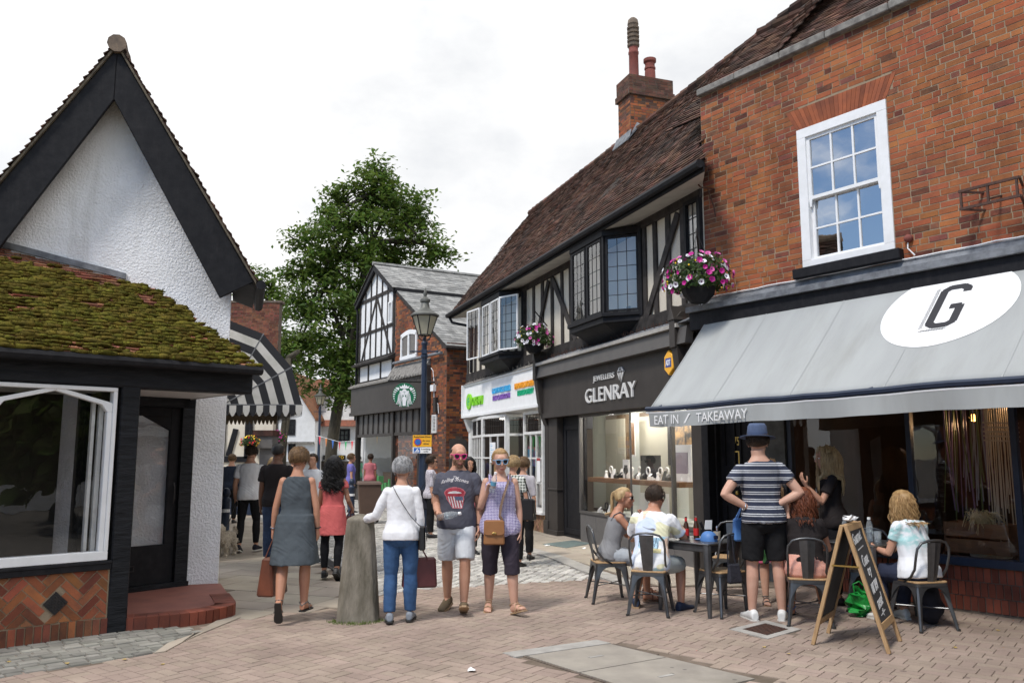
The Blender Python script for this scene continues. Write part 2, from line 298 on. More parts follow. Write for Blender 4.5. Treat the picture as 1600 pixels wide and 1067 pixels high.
# ------------------------------------------------ ground
def blocks(mb, poly, ang, bl, bw, gap, pattern, skip=(), z=0.0, jit=0.004, drop=0.012, inset=0.004):
    ca, sa = cos(ang), sin(ang)
    xs = [p[0] * ca + p[1] * sa for p in poly]; ys = [-p[0] * sa + p[1] * ca for p in poly]
    x0, x1, y0, y1 = min(xs), max(xs), min(ys), max(ys)
    def put(a0, a1, b0, b1):
        cx, cy = (a0 + a1) / 2, (b0 + b1) / 2; w = (cx * ca - cy * sa, cx * sa + cy * ca)
        if not inside(w, poly) or any(inside(w, k) for k in skip): return
        g = gap / 2; t = U(-0.02, 0.02) * (jit > 0.003); zz = z + U(-jit, jit) * 0.6; c, s_ = cos(ang + t * 0.4), sin(ang + t * 0.4)
        def P(a, b, h): a -= cx; b -= cy; return (w[0] + a * c - b * s_, w[1] + a * s_ + b * c, h)
        tl = [U(-jit, jit) * 0.25 for _ in range(4)]
        bt = [P(a0 + g, b0 + g, z - drop), P(a1 - g, b0 + g, z - drop), P(a1 - g, b1 - g, z - drop), P(a0 + g, b1 - g, z - drop)]
        q = g + inset
        tp = [P(a0 + q, b0 + q, zz + tl[0]), P(a1 - q, b0 + q, zz + tl[1]), P(a1 - q, b1 - q, zz + tl[2]), P(a0 + q, b1 - q, zz + tl[3])]
        mb.faces(bt + tp, [(4, 5, 6, 7), (0, 1, 5, 4), (1, 2, 6, 5), (2, 3, 7, 6), (3, 0, 4, 7)])
    if pattern == 'halfbasket':
        u = bw; j = 0; y = y0
        while y < y1:
            x = x0 + (-(j * u) % (3 * u)) - 3 * u; j += 1; x = x0 - 3 * u + (0 if j % 2 else 1.5 * u)
            while x < x1:
                put(x, x + 2 * u, y, y + u); put(x, x + 2 * u, y + u, y + 2 * u); put(x + 2 * u, x + 3 * u, y, y + 2 * u); x += 3 * u
            y += 2 * u
    else:
        y = y0; j = 0
        while y < y1:
            w = bw * U(0.88, 1.12) if pattern == 'setts' else bw * U(0.8, 1.25) if pattern == 'flags' else bw
            x = x0 - bl * R()
            while x < x1:
                l = bl * (U(0.7, 1.35) if pattern == 'setts' else U(0.65, 1.3))
                put(x, x + l, y, y + w); x += l
            y += w
g = MB(); g.poly([(-400, -250, -0.02), (400, -250, -0.02), (400, 700, -0.02), (-400, 700, -0.02)])
struct('ground', g, 'ground')
PA = radians(-38)                             # direction of the paver rows
COVER = [(0.13, 7.27), (0.88, 7.72), (1.84, 6.55), (1.06, 6.02)]
cvx = [(0.02, 7.22), (0.06, 7.36), (0.92, 7.86), (1.98, 6.56), (1.0, 5.9)]
DRAIN = [gnd(1140, 983), gnd(1196, 969), gnd(1252, 983), gnd(1200, 998)]
PAVE = [(-6, 4.6), (-3.95, 6.52), (-3.0, 7.35), (-3.0, 8.3), (-2.88, 8.98), (-2.4, 9.3), (-1.85, 9.52), (-1.72, 10.2), (-1.25, 10.75), (0.87, 11.55), (1.55, 11.85), (3.3, 12.6), (7.2, 8.9), (7.5, 6.5), (7.5, 4.6)]
g = MB(); g.poly([(-7, 4.0, -0.006), (8, 4.0, -0.006), (8, 9.5, -0.006), (3.4, 12.8, -0.006), (-1, 11.2, -0.006), (-3.6, 9.6, -0.006)])
struct('paving_bed', g, 'joint')
g = MB(); blocks(g, PAVE, PA, 0.2, 0.105, 0.0065, 'halfbasket', (cvx, [p[:2] for p in DRAIN]), jit=0.002, inset=0.002, drop=0.006)
struct('brick_paving', g, 'paver')
g = MB(); blocks(g, [(-5.2, 7.1), (-5.0, 5.6), (-3.92, 6.6), (-3.03, 7.4), (-3.1, 7.72), (-3.0, 8.25), (-3.5, 8.6)], radians(43), 0.14, 0.11, 0.012, 'setts', jit=0.007, z=0.006)
struct('sett_strip', g, 'setts_old')
g = MB()
for q in ([(-3.06, 7.36), (-2.99, 7.42), (-2.98, 8.25), (-3.10, 7.74)], [(-2.99, 7.8), (-2.93, 8.27), (-2.83, 8.93), (-3.02, 8.95), (-3.02, 8.3)]):
    g.prism([(x, y, -0.015) for x, y in q], (0, 0, 0.024))
struct('paving_edge', g, 'flag')
FLAGS = [(-3.02, 8.95), (-2.4, 9.28), (-1.83, 9.5), (-1.75, 10.2), (-2.0, 11.06), (-3.64, 15.05), (-7.2, 23.5), (-16, 45), (-22, 45), (-9, 16), (-3.7, 10.4)]
g = MB(); g.poly([(x, y, -0.008) for x, y in FLAGS]); struct('pavement_bed', g, 'joint')
g = MB(); blocks(g, FLAGS, radians(-21), 0.75, 0.5, 0.010, 'flags', jit=0.002, z=0.004)
struct('pavement', g, 'flag')
K = []                                        # right-hand kerb, 1.9 m off the shop fronts
def r1w(s, off, z=0.0): return Vector((1.05 + 0.33381 * s - 0.94264 * off, 17.35 - 0.94264 * s - 0.33381 * off, z))
K = [r1w(6.2, 1.75), r1w(4.6, 1.7), r1w(3.0, 1.55), r1w(1, 1.6), r1w(-3, 1.7), r1w(-10, 1.9), r1w(-30, 2.0)]
road = [(-1.75, 10.2), (-1.25, 10.75), (0.87, 11.55), (1.3, 11.75)] + [tuple(p[:2]) for p in K[1:]] + [(-16.5, 45), (-7.2, 23.5), (-3.64, 15.05), (-2.0, 11.06)]
g = MB(); g.poly([(x, y, -0.010) for x, y in road]); struct('road_bed', g, 'joint')
g = MB(); blocks(g, road, radians(70), 0.17, 0.12, 0.012, 'setts', jit=0.010, z=0.004, inset=0.012)
struct('cobbled_road', g, 'setts')
g = MB()
for a, b in zip(K[:-1], K[1:]):
    d = (b - a); n = max(1, int(d.length / 0.9)); w = Vector((0.94264, 0.33381, 0)) * 0.26
    for i in range(n):
        p = a + d * (i / n) + d.normalized() * 0.006; q = a + d * ((i + 1) / n)
        g.hexa([p + Vector((0, 0, -.02)), q + Vector((0, 0, -.02)), q + w + Vector((0, 0, -.02)), p + w + Vector((0, 0, -.02))][::-1], [p + Vector((0, 0, .022)), q + Vector((0, 0, .022)), q + w + Vector((0, 0, .026)), p + w + Vector((0, 0, .026))][::-1])
struct('kerb', g, 'kerb')
SP = [r1w(6.2, 1.5), r1w(4.6, 1.45), r1w(3, 1.3), r1w(1, 1.35), r1w(-3, 1.45), r1w(-10, 1.64), r1w(-30, 1.74), r1w(-30, -0.3), r1w(7, -0.3)]
g = MB(); g.poly([(p.x, p.y, 0.008) for p in SP]); struct('shop_pavement_bed', g, 'joint')
g = MB(); blocks(g, [tuple(p[:2]) for p in SP], radians(-70.5), 0.8, 0.5, 0.009, 'flags', jit=0.002, z=0.022)
struct('shop_pavement', g, 'flag')
# iron channel, cover, drain, cellar light
g = MB(); a, b = Vector((-1.93, 11.0, 0)), Vector((-3.1, 13.85, 0)); d = (b - a).normalized(); w = d.orthogonal(); w = Vector((d.y, -d.x, 0)) * 0.09
g.prism([a - w, a + w, b + w, b - w], (0, 0, 0.018))
for i in range(30):
    p = a + d * (0.05 + i * 0.1); g.prism([p - w * .7 + Vector((0, 0, .018)), p + w * .7 + Vector((0, 0, .018)), p + w * .7 + d * .04 + Vector((0, 0, .018)), p - w * .7 + d * .04 + Vector((0, 0, .018))], (0, 0, 0.005))
tag(g.build('drain_channel', 'iron'), 'dark iron drainage channel between flagstones and cobbled road', 'drain')
t = thing('service_cover', 'two-panel pale concrete service cover set in the brick paving', 'cover', (0, 0, 0))
def quadat(P, u0, u1, v0, v1, z):
    P = [Vector((*p, 0)) for p in P]
    f = lambda u, v: (P[0] * (1 - u) + P[1] * u) * (1 - v) + (P[3] * (1 - u) + P[2] * u) * v
    return [f(u0, v0) + Vector((0, 0, z)), f(u0, v1) + Vector((0, 0, z)), f(u1, v1) + Vector((0, 0, z)), f(u1, v0) + Vector((0, 0, z))]
COV = COVER
for v0, v1 in ((0.0, 0.425), (0.435, 1.0)):
    g = MB(); g.prism(quadat(COV, 0.0, 1, v0, v1, -0.015), (0, 0, 0.02)); p = g.build('panel', 'concrete', t)
    g = MB(); m = (v0 + v1) / 2; g.prism(quadat(COV, 0.42, 0.58, m - .012, m + .012, 0.0052), (0, 0, 0.003)); g.build('lifting_slot', 'kerb', p)
g = MB()
for u0, u1, v0, v1 in ((-.035, -.006, -.02, 1), (1.006, 1.05, 0, .35)): g.prism(quadat(COV, u0, u1, v0, v1, -0.015), (0, 0, 0.017))
g.prism(quadat(COV, -.12, 1.03, -.13, -.012, -0.015), (0, 0, 0.02), 1)
g.build('surround', ['mortar_dark', 'kerb'], t)
t = thing('gully_grate', 'square iron drain grate in a concrete surround by the white trainers', 'drain')
DR = [p[:2] for p in DRAIN]
g = MB()
for q in ((0, 1, 0, .17), (0, 1, .83, 1), (0, .17, .17, .83), (.83, 1, .17, .83)): g.prism(quadat(DR, *q, -0.015), (0, 0, 0.02), 0)
g.build('surround', 'kerb', t)
g = MB(); g.prism(quadat(DR, .175, .825, .175, .825, -0.016), (0, 0, 0.006))
for i in range(9):
    v = .19 + i * .07; g.prism(quadat(DR, .18, .82, v, v + .042, -0.011), (0, 0, 0.015))
g.build('grate', 'rust', t)
CL = [gnd(848, 852)[:2], gnd(896, 846)[:2], gnd(925, 851)[:2], gnd(885, 858)[:2]]
M['cellar_glass'] = mat('cellar_glass', (0.17, 0.22, 0.21), (0.12, 0.15, 0.145), 5, 0.4)
g = MB(); g.prism(quadat(CL, 0, 1, 0, 1, 0.0225), (0, 0, 0.008)); tag(g.build('cellar_light', 'cellar_glass'), 'greenish glazed cellar light let into the jeweller\'s pavement', 'cellar light')
M['paper'] = mat('paper', (0.8, 0.8, 0.8), None, rough=0.8)
def litter(px, py, s, lab, z=0.0, m='paper'):
    p = gnd(px, py, z); g = MB(); n = 7; pts = [(cos(2 * pi * i / n) * s * U(.6, 1.1), sin(2 * pi * i / n) * s * U(.6, 1.1), U(0.004, 0.03 if m == 'paper' else .012)) for i in range(n)]
    for i in range(n): g.poly([(0, 0, 0.02 if m == 'paper' else .008), pts[i], pts[(i + 1) % n]])
    o = g.build('paper_scrap' if m == 'paper' else 'fallen_leaf', m); o.location = p; tag(o, lab, 'litter' if m == 'paper' else 'leaf')
litter(737, 1049, 0.05, 'crumpled white paper scrap alone on the pink foreground pavers')
litter(855, 853, 0.06, 'white paper scrap beside the cellar light', 0.022); litter(912, 857, 0.05, 'flattened white paper scrap just right of the cellar light', 0.022)
M['dry_leaf'] = mat('dry_leaf', (0.38, 0.27, 0.09), None, rough=0.8)
for i, (x, y) in enumerate(((14, 1034), (104, 1037), (195, 1031), (258, 1010), (254, 1038), (1195, 1011), (1232, 1022), (1560, 985), (1493, 1012))):
    litter(x, y, 0.022, 'dry yellow leaf scrap lying on the ground', m='dry_leaf'); bpy.context.scene.objects[-1] if 0 else None
for o in [o for o in bpy.data.objects if o.name.startswith('fallen_leaf')]: o['group'] = 'dry leaf scraps on the paving'
# ------------------------------------------------ walls, roofs, windows
def bricks(mb, x0, x1, z0, z1, hole=None, H=0.075, Ls=(0.225, 0.115), y=0.0, X=None, m=0, msoot=None, gap=0.013, proj=0.005):
    nrow = int((z1 - z0) / H + 0.5); H = (z1 - z0) / nrow
    for j in range(nrow):
        z = z0 + j * H; x = x0 - (0 if j % 2 else Ls[0] * 0.55); k = j
        while x < x1:
            l = Ls[k % len(Ls)] * U(0.93, 1.07) if R() > 0.12 else Ls[0]; k += 1
            a, b = max(x, x0), min(x + l, x1); x += l
            if b - a < 0.03: continue
            if hole and hole((a + b) / 2, z + H / 2, a, b): continue
            p = proj * U(0.4, 1.25); q = gap / 2; e = lambda: U(-0.003, 0.003)
            f = [(a + q + e(), y - p, z + q + e()), (b - q + e(), y - p, z + q + e()), (b - q + e(), y - p, z + H - q + e()), (a + q + e(), y - p, z + H - q + e())]
            k2 = [(v[0], y + 0.004, v[2]) for v in f]; vs = f + k2
            if X is not None: vs = [X @ Vector(v) for v in vs]
            mm = m
            if msoot is not None and R() < msoot((a + b) / 2, z): mm = m + 1
            mb.faces(vs, [(0, 1, 2, 3), (1, 0, 4, 5), (2, 1, 5, 6), (3, 2, 6, 7), (0, 3, 7, 4)], mm)
def tiles(mb, O, u, v, wid, ln, g=0.1, tw=0.165, keep=None, th=0.016, m=0, jit=1.0, wave=0.0):
    O = Vector(O); u = Vector(u).normalized(); v = Vector(v).normalized(); n = u.cross(v)
    if n.z < 0: n = -n
    for j in range(int(ln / g)):
        x = -(tw / 2 if j % 2 else 0)
        while x < wid:
            a, b = max(0, x + 0.003), min(wid, x + tw - 0.003); x += tw
            if b - a < 0.02: continue
            if keep and not keep((a + b) / 2, (j + .5) * g): continue
            v0 = j * g + U(-0.008, 0.008) * jit; v1 = (j + 1.25) * g; t = th * U(0.8, 1.5) + wave * noise.noise(Vector((x * .6, j * g * .6, 3))); s_ = wave * noise.noise(Vector((x * .6, j * g * .6, 3))) + U(-.003, .003) * jit
            p = [O + u * a + v * v0 + n * (t + U(0, .006) * jit), O + u * b + v * v0 + n * (t + U(0, .006) * jit), O + u * b + v * v1 + n * (0.004 + s_), O + u * a + v * v1 + n * (0.004 + s_)]
            q = [p[0] - n * 0.016, p[1] - n * 0.016]
            mb.faces(p + q, [(0, 1, 2, 3), (4, 5, 1, 0), (4, 0, 3), (1, 5, 2)], m)
def rect_frame(mb, x0, x1, z0, z1, w, y0, y1, m=0, wb=None):
    wb = w if wb is None else wb
    mb.box(x0, x1, y0, y1, z0, z0 + wb, m); mb.box(x0, x1, y0, y1, z1 - w, z1, m); mb.box(x0, x0 + w, y0, y1, z0 + wb, z1 - w, m); mb.box(x1 - w, x1, y0, y1, z0 + wb, z1 - w, m)
def bars(mb, x0, x1, z0, z1, nx, nz, w, y0, y1, m=0):
    for i in range(1, nx):
        x = x0 + (x1 - x0) * i / nx; mb.box(x - w / 2, x + w / 2, y0, y1, z0, z1, m)
    for k in range(1, nz):
        z = z0 + (z1 - z0) * k / nz; mb.box(x0, x1, y0 + 0.002, y1 - 0.002, z - w / 2, z + w / 2, m)
def pane(mb, x0, x1, z0, z1, y, X=None):
    p = [(x0, y, z0), (x1, y, z0), (x1, y, z1), (x0, y, z1)]; mb.poly([X @ Vector(q) for q in p] if X is not None else p)

# ======== half-timbered terrace with the charity shop and the jeweller
t = tb = thing('half_timbered_house', 'long black and white half-timbered house with brown tiled roof over two shops', 'building', (1.05, 17.35, 0), frame_rz(160.5))
# upper wall
X0, X1 = -7.0, 5.53
g = MB(); g.box(X0, X1, 0.0, 0.25, 3.7, 5.95); wl = g.build('wall', 'pebble', t)
g = MB(); TW = 0.13
def post(x, z0=3.95, z1=5.62, w=TW): g.bar(x, z0, x + U(-.02, .02), z1, w * U(.85, 1.1), -0.035, 0.01)
for x in (-6.93, -6.55, -6.2, -2.17, -1.6, -1.06, -0.46, 0.1, 0.55, 3.72, 4.1, 4.5, 4.96): post(x)
for x in (-5.7, -5.2, -4.6, -4.0, -3.4, -2.8, 1.0, 1.5, 2.0, 2.6, 3.1): post(x, 3.95, 4.3)
g.bar(-1.55, 4.0, -0.62, 5.5, .13, -0.06, -0.02); g.bar(-0.38, 5.5, 0.85, 3.98, .14, -0.06, -0.02)
g.bar(3.78, 3.98, 4.88, 5.5, .14, -0.06, -0.02)
g.box(X0, X1, -0.05, 0.01, 5.56, 5.78); g.box(X0, X1, -0.055, 0.01, 3.78, 4.0); g.box(-2.35, -2.2, -.045, .01, 3.9, 5.7); g.box(3.5, 3.66, -.045, .01, 3.9, 5.7)
g.build('timber_frame', 'timber', wl, bevel=0.006)
g = MB(); g.box(X0, X1, 0.26, 7.2, 2.75, 5.9); g.prism([(X0 + .05, -0.3, 5.75), (X0 - 4.5, 6.3, 5.75), (X0 - 2.45, 3.0, 9.8)], (0.2, 0, 0)); g.build('gable_wall', 'roughcast', t)
# roof: the far end is skewed, so the ridge runs on past the eaves
RZ = 9.93; SL = sqrt(3.53 ** 2 + (RZ - 5.78) ** 2); V_ = Vector((0, 3.53, RZ - 5.78)).normalized(); SK = 2.6
g = MB(); tiles(g, (-7.1 - SK, -0.53, 5.78), (1, 0, 0), V_, 14.9 + SK, SL, 0.105, 0.17, keep=lambda a, b: a > SK * (1 - b / SL) - .05 and a - 7.1 - SK < 5.52 + max(0, .53 - V_.y * b) * 1.85, wave=0.06)
g.poly([(-7.1, -.5, 5.78), (6.42, -.5, 5.78), (5.52, 0, 6.37), (5.52, 3.0, RZ - .03), (-7.1 - SK, 3.0, RZ - .03)], 1); g.poly([(5.52, 3.0, RZ - .03), (5.52, 6.5, 5.78), (-12, 6.5, 5.78), (-7.1 - SK, 3.0, RZ - .03)], 1)
for i in range(43): g.tube([(-7.1 - SK + i * .355, 3.0, RZ - .03 + .03 * noise.noise(Vector((i * .3, 0, 0)))), (-6.76 - SK + i * .355, 3.0, RZ - .035)], [0.12, 0.11], 8, 0, r=R())
rf = g.build('roof', ['tile', 'dark'], t)
g = MB(); g.tube([(-7.15, -0.6, 5.72), (6.42, -0.6, 5.72)], 0.065, 8); g.box(-7.1, 6.4, -0.54, -0.51, 5.62, 5.76)
g.tube([(-7.05, -.58, 5.7), (-6.95, -.5, 5.5), (-6.4, -.12, 5.33), (-6.35, -.1, 5.2), (-6.35, -.1, 4.0)], 0.04, 7); g.build('gutter', 'black', t, smooth='auto')
g = MB(); g.poly([(-7.08, -.52, 5.63), (6.42, -.52, 5.63), (5.52, 0.0, 5.70), (-7.08, 0, 5.70)]); g.build('soffit', 'soffit', t)
# chimney
cx0, cx1, cy0, cy1 = -2.64, -1.97, 2.8, 4.02
ch = g = MB(); g.box(cx0, cx1, cy0, cy1, 9.0, 10.9, 0)
def X4(x, y, a): return Matrix.Translation((x, y, 0)) @ Matrix.Rotation(a, 4, 'Z')
for z0, z1, e, mm in ((9.3, 10.86, 0, 1), (10.86, 11.02, 0.06, 2), (11.02, 11.4, 0.03, 2)):
    if e: g.box(cx0 - e, cx1 + e, cy0 - e, cy1 + e, z0, z1, 0)
    so = (lambda a, z: 0.15 + max(0, z - 10.1) * .7) if mm == 1 else None
    bricks(g, 0, cx1 - cx0 + 2 * e, z0, z1, X=X4(cx0 - e, cy0 - e, 0), m=mm, msoot=so); bricks(g, 0, cy1 - cy0 + 2 * e, z0, z1, X=X4(cx1 + e, cy0 - e, pi / 2), m=mm, msoot=so)
c = g.build('chimney', ['mortar_dark', 'brick', 'brick_soot'], t)
g = MB(); g.lathe([(.15, 10.9), (.15, 11.0), (.13, 11.05), (.125, 11.75), (.14, 11.77), (.14, 11.82), (.125, 11.84), (.125, 11.95)], (-2.33, 3.12, .4), 14); g.build('chimney_pot', 'terracotta', c, smooth='auto')
pr = [(.125, 11.95)]
for i in range(5): z = 11.98 + i * .12; pr += [(.16, z), (.165, z + .05), (.13, z + .06), (.13, z + .11)]
pr += [(.15, 12.6), (.13, 12.72), (.07, 12.78)]
g = MB(); g.lathe(pr, (-2.33, 3.12, .4), 14); g.build('chimney_cowl', 'pot_old', c, smooth='auto')
g = MB(); g.lathe([(.15, 10.9), (.14, 11.35), (.13, 11.4), (.15, 11.42), (.15, 11.46), (.13, 11.48), (.13, 11.58), (.17, 11.62), (.17, 11.7), (.12, 11.7)], (-2.33, 3.6, .4), 14); g.build('chimney_pot', 'terracotta', c, smooth='auto')
g = MB(); g.prism([(cx0 - .18, 2.70, 9.62), (cx1 + .10, 2.70, 9.62), (cx1 + .06, 2.79, 9.88), (cx0 - .12, 2.79, 9.88)], (0, -.0, .03)); g.prism([(cx1 + .01, 2.75, 9.66), (cx1 + .2, 2.6, 9.52), (cx1 + .16, 3.0, 10.0), (cx1 + .01, 3.0, 10.1)], (0, -.02, .03)); g.build('flashing', 'lead', c)
# bay windows (canted oriels)
def oriel(x0, x1, xr, z0, z1, d, white, xl):
    # front x0..x1 at y=-d; right return to (xr,0), left return to (xl,0)
    b = MB(); pw = 0.07
    tp = [(xl, 0), (x0, -d), (x1, -d), (xr, 0)]
    for k, (za, zb, e) in enumerate(((z1, z1 + .12, .03), (z0 - .07, z0, .07), (z0 - .17, z0 - .07, .03))):
        b.prism([(xl - e, 0, za), (x0 - e, -d - e, za), (x1 + e, -d - e, za), (xr + e, 0, za)][::-1], (0, 0, zb - za))
    b.hexa([(xl + .5, 0, z0 - .42), (xl + .6, -.1, z0 - .42), (xr - .6, -.1, z0 - .42), (xr - .5, 0, z0 - .42)][::1], [(xl, 0, z0 - .17), (x0 + .03, -d + .03, z0 - .17), (x1 - .03, -d + .03, z0 - .17), (xr, 0, z0 - .17)])
    for (x, y) in tp[1:3]: b.box(x - pw / 2, x + pw / 2, y - .01, y + pw, z0, z1)
    b.box(xl - .06, xl + .03, -.06, .0, z0 - .1, z1 + .1); b.box(xr - .03, xr + .08, -.06, 0, z0 - .1, z1 + .1)
    xm = (x0 + x1) / 2; b.box(xm - .035, xm + .035, -d - .005, -d + .06, z0, z1)
    by = b.build('bay_window', 'black', t, bevel=0.005)
    sash = M['white'] if white else M['black']; lm = M['iron']
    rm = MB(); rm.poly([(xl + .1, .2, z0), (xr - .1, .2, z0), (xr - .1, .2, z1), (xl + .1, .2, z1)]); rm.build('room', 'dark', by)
    def leaf(P, Q, nx, nz):
        P = Vector(P); Q = Vector(Q); w = (Q - P).length; ang = atan2(Q.y - P.y, Q.x - P.x); X = Matrix.Translation(P) @ Matrix.Rotation(ang, 4, 'Z')
        f = MB(); rect_frame(f, 0.01, w - .01, z0 + .02, z1 - .02, .035, -.02, .02); fo = f.build('casement', sash, by, X=X)
        p = MB(); pane(p, .04, w - .04, z0 + .05, z1 - .05, 0.0); p.build('pane', 'glass_lead', fo)
        ld = MB(); bars(ld, .045, w - .045, z0 + .055, z1 - .055, nx, nz, .011, -.006, .006); ld.build('leading', lm, fo)
    return leaf, xm
lf, xm = oriel(1.70, 3.08, 3.58, 4.14, 5.52, 0.5, False, 1.15)
lf((1.74, -.5, 0), (xm - .03, -.5, 0), 3, 5); lf((xm + .03, -.5, 0), (3.04, -.5, 0), 3, 5); lf((3.12, -.47, 0), (3.54, -.03, 0), 3, 5); lf((1.2, -.05, 0), (1.66, -.47, 0), 3, 5)
lf, xm = oriel(-4.05, -2.62, -2.3, 4.14, 5.48, 0.5, True, -4.6)
lf((-4.01, -.5, 0), (xm - .03, -.5, 0), 3, 5); lf((xm + .03, -.5, 0), (-2.66, -.5, 0), 3, 5)
lf((-2.58, -.53, 0), (-2.02, -.24, 0), 3, 6); lf((-4.85, -.66, 0), (-4.10, -.54, 0), 3, 6)
# flush window beside the brick house
f = MB(); rect_frame(f, 5.06, 5.52, 4.05, 5.6, .06, -.06, .0); f.box(5.42, 5.48, -.05, 0, 4.1, 5.55); fo = f.build('window', 'black', t)
p = MB(); pane(p, 5.12, 5.42, 4.1, 5.54, -.02); pane(p, 5.48, 5.5, 4.1, 5.54, -.02); p.build('pane', 'glass_lead', fo)
p = MB(); bars(p, 5.12, 5.42, 4.1, 5.54, 2, 6, .012, -.03, -.015); p.build('leading', 'iron', fo)
# ---- jeweller's shop front
FR = 'charcoal'
g = MB(); g.box(-0.72, 5.45, -0.15, 0.0, 2.47, 3.36); fs = g.build('fascia', FR, t, bevel=0.004)
g = MB(); g.prism([(-.8, -.30, 3.34), (-.8, -.16, 3.34), (-.8, -.16, 3.6), (-.8, -.26, 3.6)], (6.2, 0, 0)); g.build('cornice', 'charcoal_lt', fs)
g = MB(); g.box(-.82, 5.2, -.325, -.0, 3.6, 3.66, 0); g.prism([(-.82, -.3, 3.66), (-.82, .0, 3.66), (-.82, 0, 3.80)], (6.25, 0, 0), 1); g.build('lead_capping', ['kerb', 'lead'], fs)
g = MB()
for i in range(150):
    x = -.7 + i * .04; y = U(-.2, -.05); g.tube([(x, y, 3.7), (x + U(-.02, .02), y + U(-.05, .03), 3.8 + U(-.02, .03))], .0035, 3, cap=False)
    if i % 2: g.tube([(x, y, 3.7), (x + U(-.03, .03), y - .06, 3.78)], .0035, 3, cap=False)
g.build('bird_spikes', 'rust', fs)
M['letter'] = mat('letter_face', (0.62, 0.61, 0.59), None, rough=0.45)
fit_text('GLENRAY', 1.55, 3.60, 2.66, 2.93, -.165, .03, bold=0.004).build('lettering', 'letter', fs)
fit_text('JEWELLERS', 1.9, 2.78, 3.02, 3.15, -.165, .02).build('lettering', 'letter', fs)
g = MB(); dz = [(2.9, 3.13), (2.98, 3.21), (3.08, 3.21), (3.16, 3.13), (3.03, 2.93)]; g.prism([(x, -.152, z) for x, z in dz], (0, -.02, 0)); g.build('diamond_emblem', 'letter', fs)
g = MB()
for a, b in (((2.9, 3.13), (3.16, 3.13)), ((2.98, 3.13), (3.03, 2.94)), ((3.08, 3.13), (3.03, 2.94)), ((2.98, 3.13), (3.03, 3.2)), ((3.08, 3.13), (3.03, 3.2))): g.bar(*a, *b, .014, -.178, -.171)
g.build('emblem_facets', 'charcoal', fs)
g = MB(); g.box(-.68, -.2, -.04, .1, 0, 2.47); g.box(-.72, -.16, -.07, .1, 0, .12); g.box(-.7, -.18, -.06, .1, .95, .99); g.build('pilaster', FR, t, bevel=0.006); g = MB(); g.box(5.1, 5.46, -.05, .1, 0, 2.47); g.build('pilaster', FR, t, bevel=0.006)
for xx in (-.86, 5.0):
    g = MB(); g.prism([(xx, -.33, 3.3), (xx, 0, 3.3), (xx, 0, 3.86), (xx, -.2, 3.86), (xx, -.33, 3.72)], (.16, 0, 0)); g.prism([(xx, -.2, 2.6), (xx, 0, 2.45), (xx, 0, 3.3), (xx, -.3, 3.3)], (.16, 0, 0)); g.prism([(xx - .02, -.35, 3.72), (xx + .08, -.35, 3.95), (xx + .18, -.35, 3.72)], (0, .3, 0)); g.build('console_bracket', FR, t, bevel=0.005)
g = MB(); g.box(-.2, .88, .10, .16, 0, 2.47); rect_frame(g, -.1, .8, .1, 2.3, .1, .08, .1); g.box(-.2, .88, 0.16, .3, 2.2, 2.5); d = g.build('door', 'black', t, bevel=0.004)
g = MB(); rect_frame(g, .88, 5.1, .56, 2.47, .05, -.02, .05); g.box(4.42, 4.46, -.02, .05, .6, 2.44); g.box(3.0, 3.02, 0, .03, .6, 2.44); sw = g.build('shop_window', 'charcoal_lt', t)
g = MB(); pane(g, .93, 5.05, .6, 2.44, .015); g.build('pane', 'glass_shop', sw)
M['riser'] = mat('stone_riser', (0.13, 0.122, 0.118), (0.10, 0.095, 0.092), 6, 0.5)
g = MB()
for i in range(6): g.box(.88 + i * .71, .88 + (i + 1) * .71 - .008, 0, .06, .02, .553)
g.build('stall_riser', 'riser', t)
M['dispback'] = mat('display_back', (0.70, 0.71, 0.65), None, rough=0.6); M['panelgrey'] = mat('panel_taupe', (0.42, 0.39, 0.31), None, rough=0.6); M['trim'] = mat('bronze_trim', (0.14, 0.09, 0.05), None, rough=0.5)
g = MB(); g.poly([(-.9, 1.05, .55), (6, 1.05, .55), (6, 1.05, 2.6), (-.9, 1.05, 2.6)], 0); g.poly([(.8, .06, .575), (5.1, .06, .575), (5.1, 1.05, .575), (.8, 1.05, .575)], 0)
g.poly([(-.2, .3, .55), (-.9, 1.05, .55), (-.9, 1.05, 2.6), (-.2, .3, 2.6)], 0); g.poly([(5.12, .05, .55), (5.12, 1.05, .55), (5.12, 1.05, 2.6), (5.12, .05, 2.6)], 1)
for a, b in ((.05, 1.0), (1.55, 2.75), (3.3, 4.4)): g.box(a, b, .98, 1.04, .6, 2.5, 2); g.box(a + .04, b - .04, .95, 1.0, .6, 2.42, 1)
g.poly([(-.9, .06, 2.52), (6, .06, 2.52), (6, 1.05, 2.52), (-.9, 1.05, 2.52)], 0); g.build('display_interior', ['dispback', 'panelgrey', 'trim'], sw)
g = MB()
for i in range(5): g.lathe([(.045, 2.515), (.045, 2.505)], (1.3 + i * .85, .5, 0), 10)
M['lamp_on'] = mat('lit_lamp', (1, .95, .85), None, emit=((1, .93, .8), 9.0)); g.build('downlight', 'lamp_on', sw)
for i in range(5):
    l = bpy.data.lights.new('downlight_glow', 'POINT'); l.energy = 11; l.shadow_soft_size = .06; l.color = (1, .97, .91)
    o = bpy.data.objects.new('downlight_glow', l); COL.objects.link(o); o.parent = t; o.location = (1.3 + i * .85, .5, 2.38)
g = MB(); g.box(.98, 4.42, .12, .6, 1.17, 1.255); g.build('display_shelf', 'wood', sw, bevel=0.004)
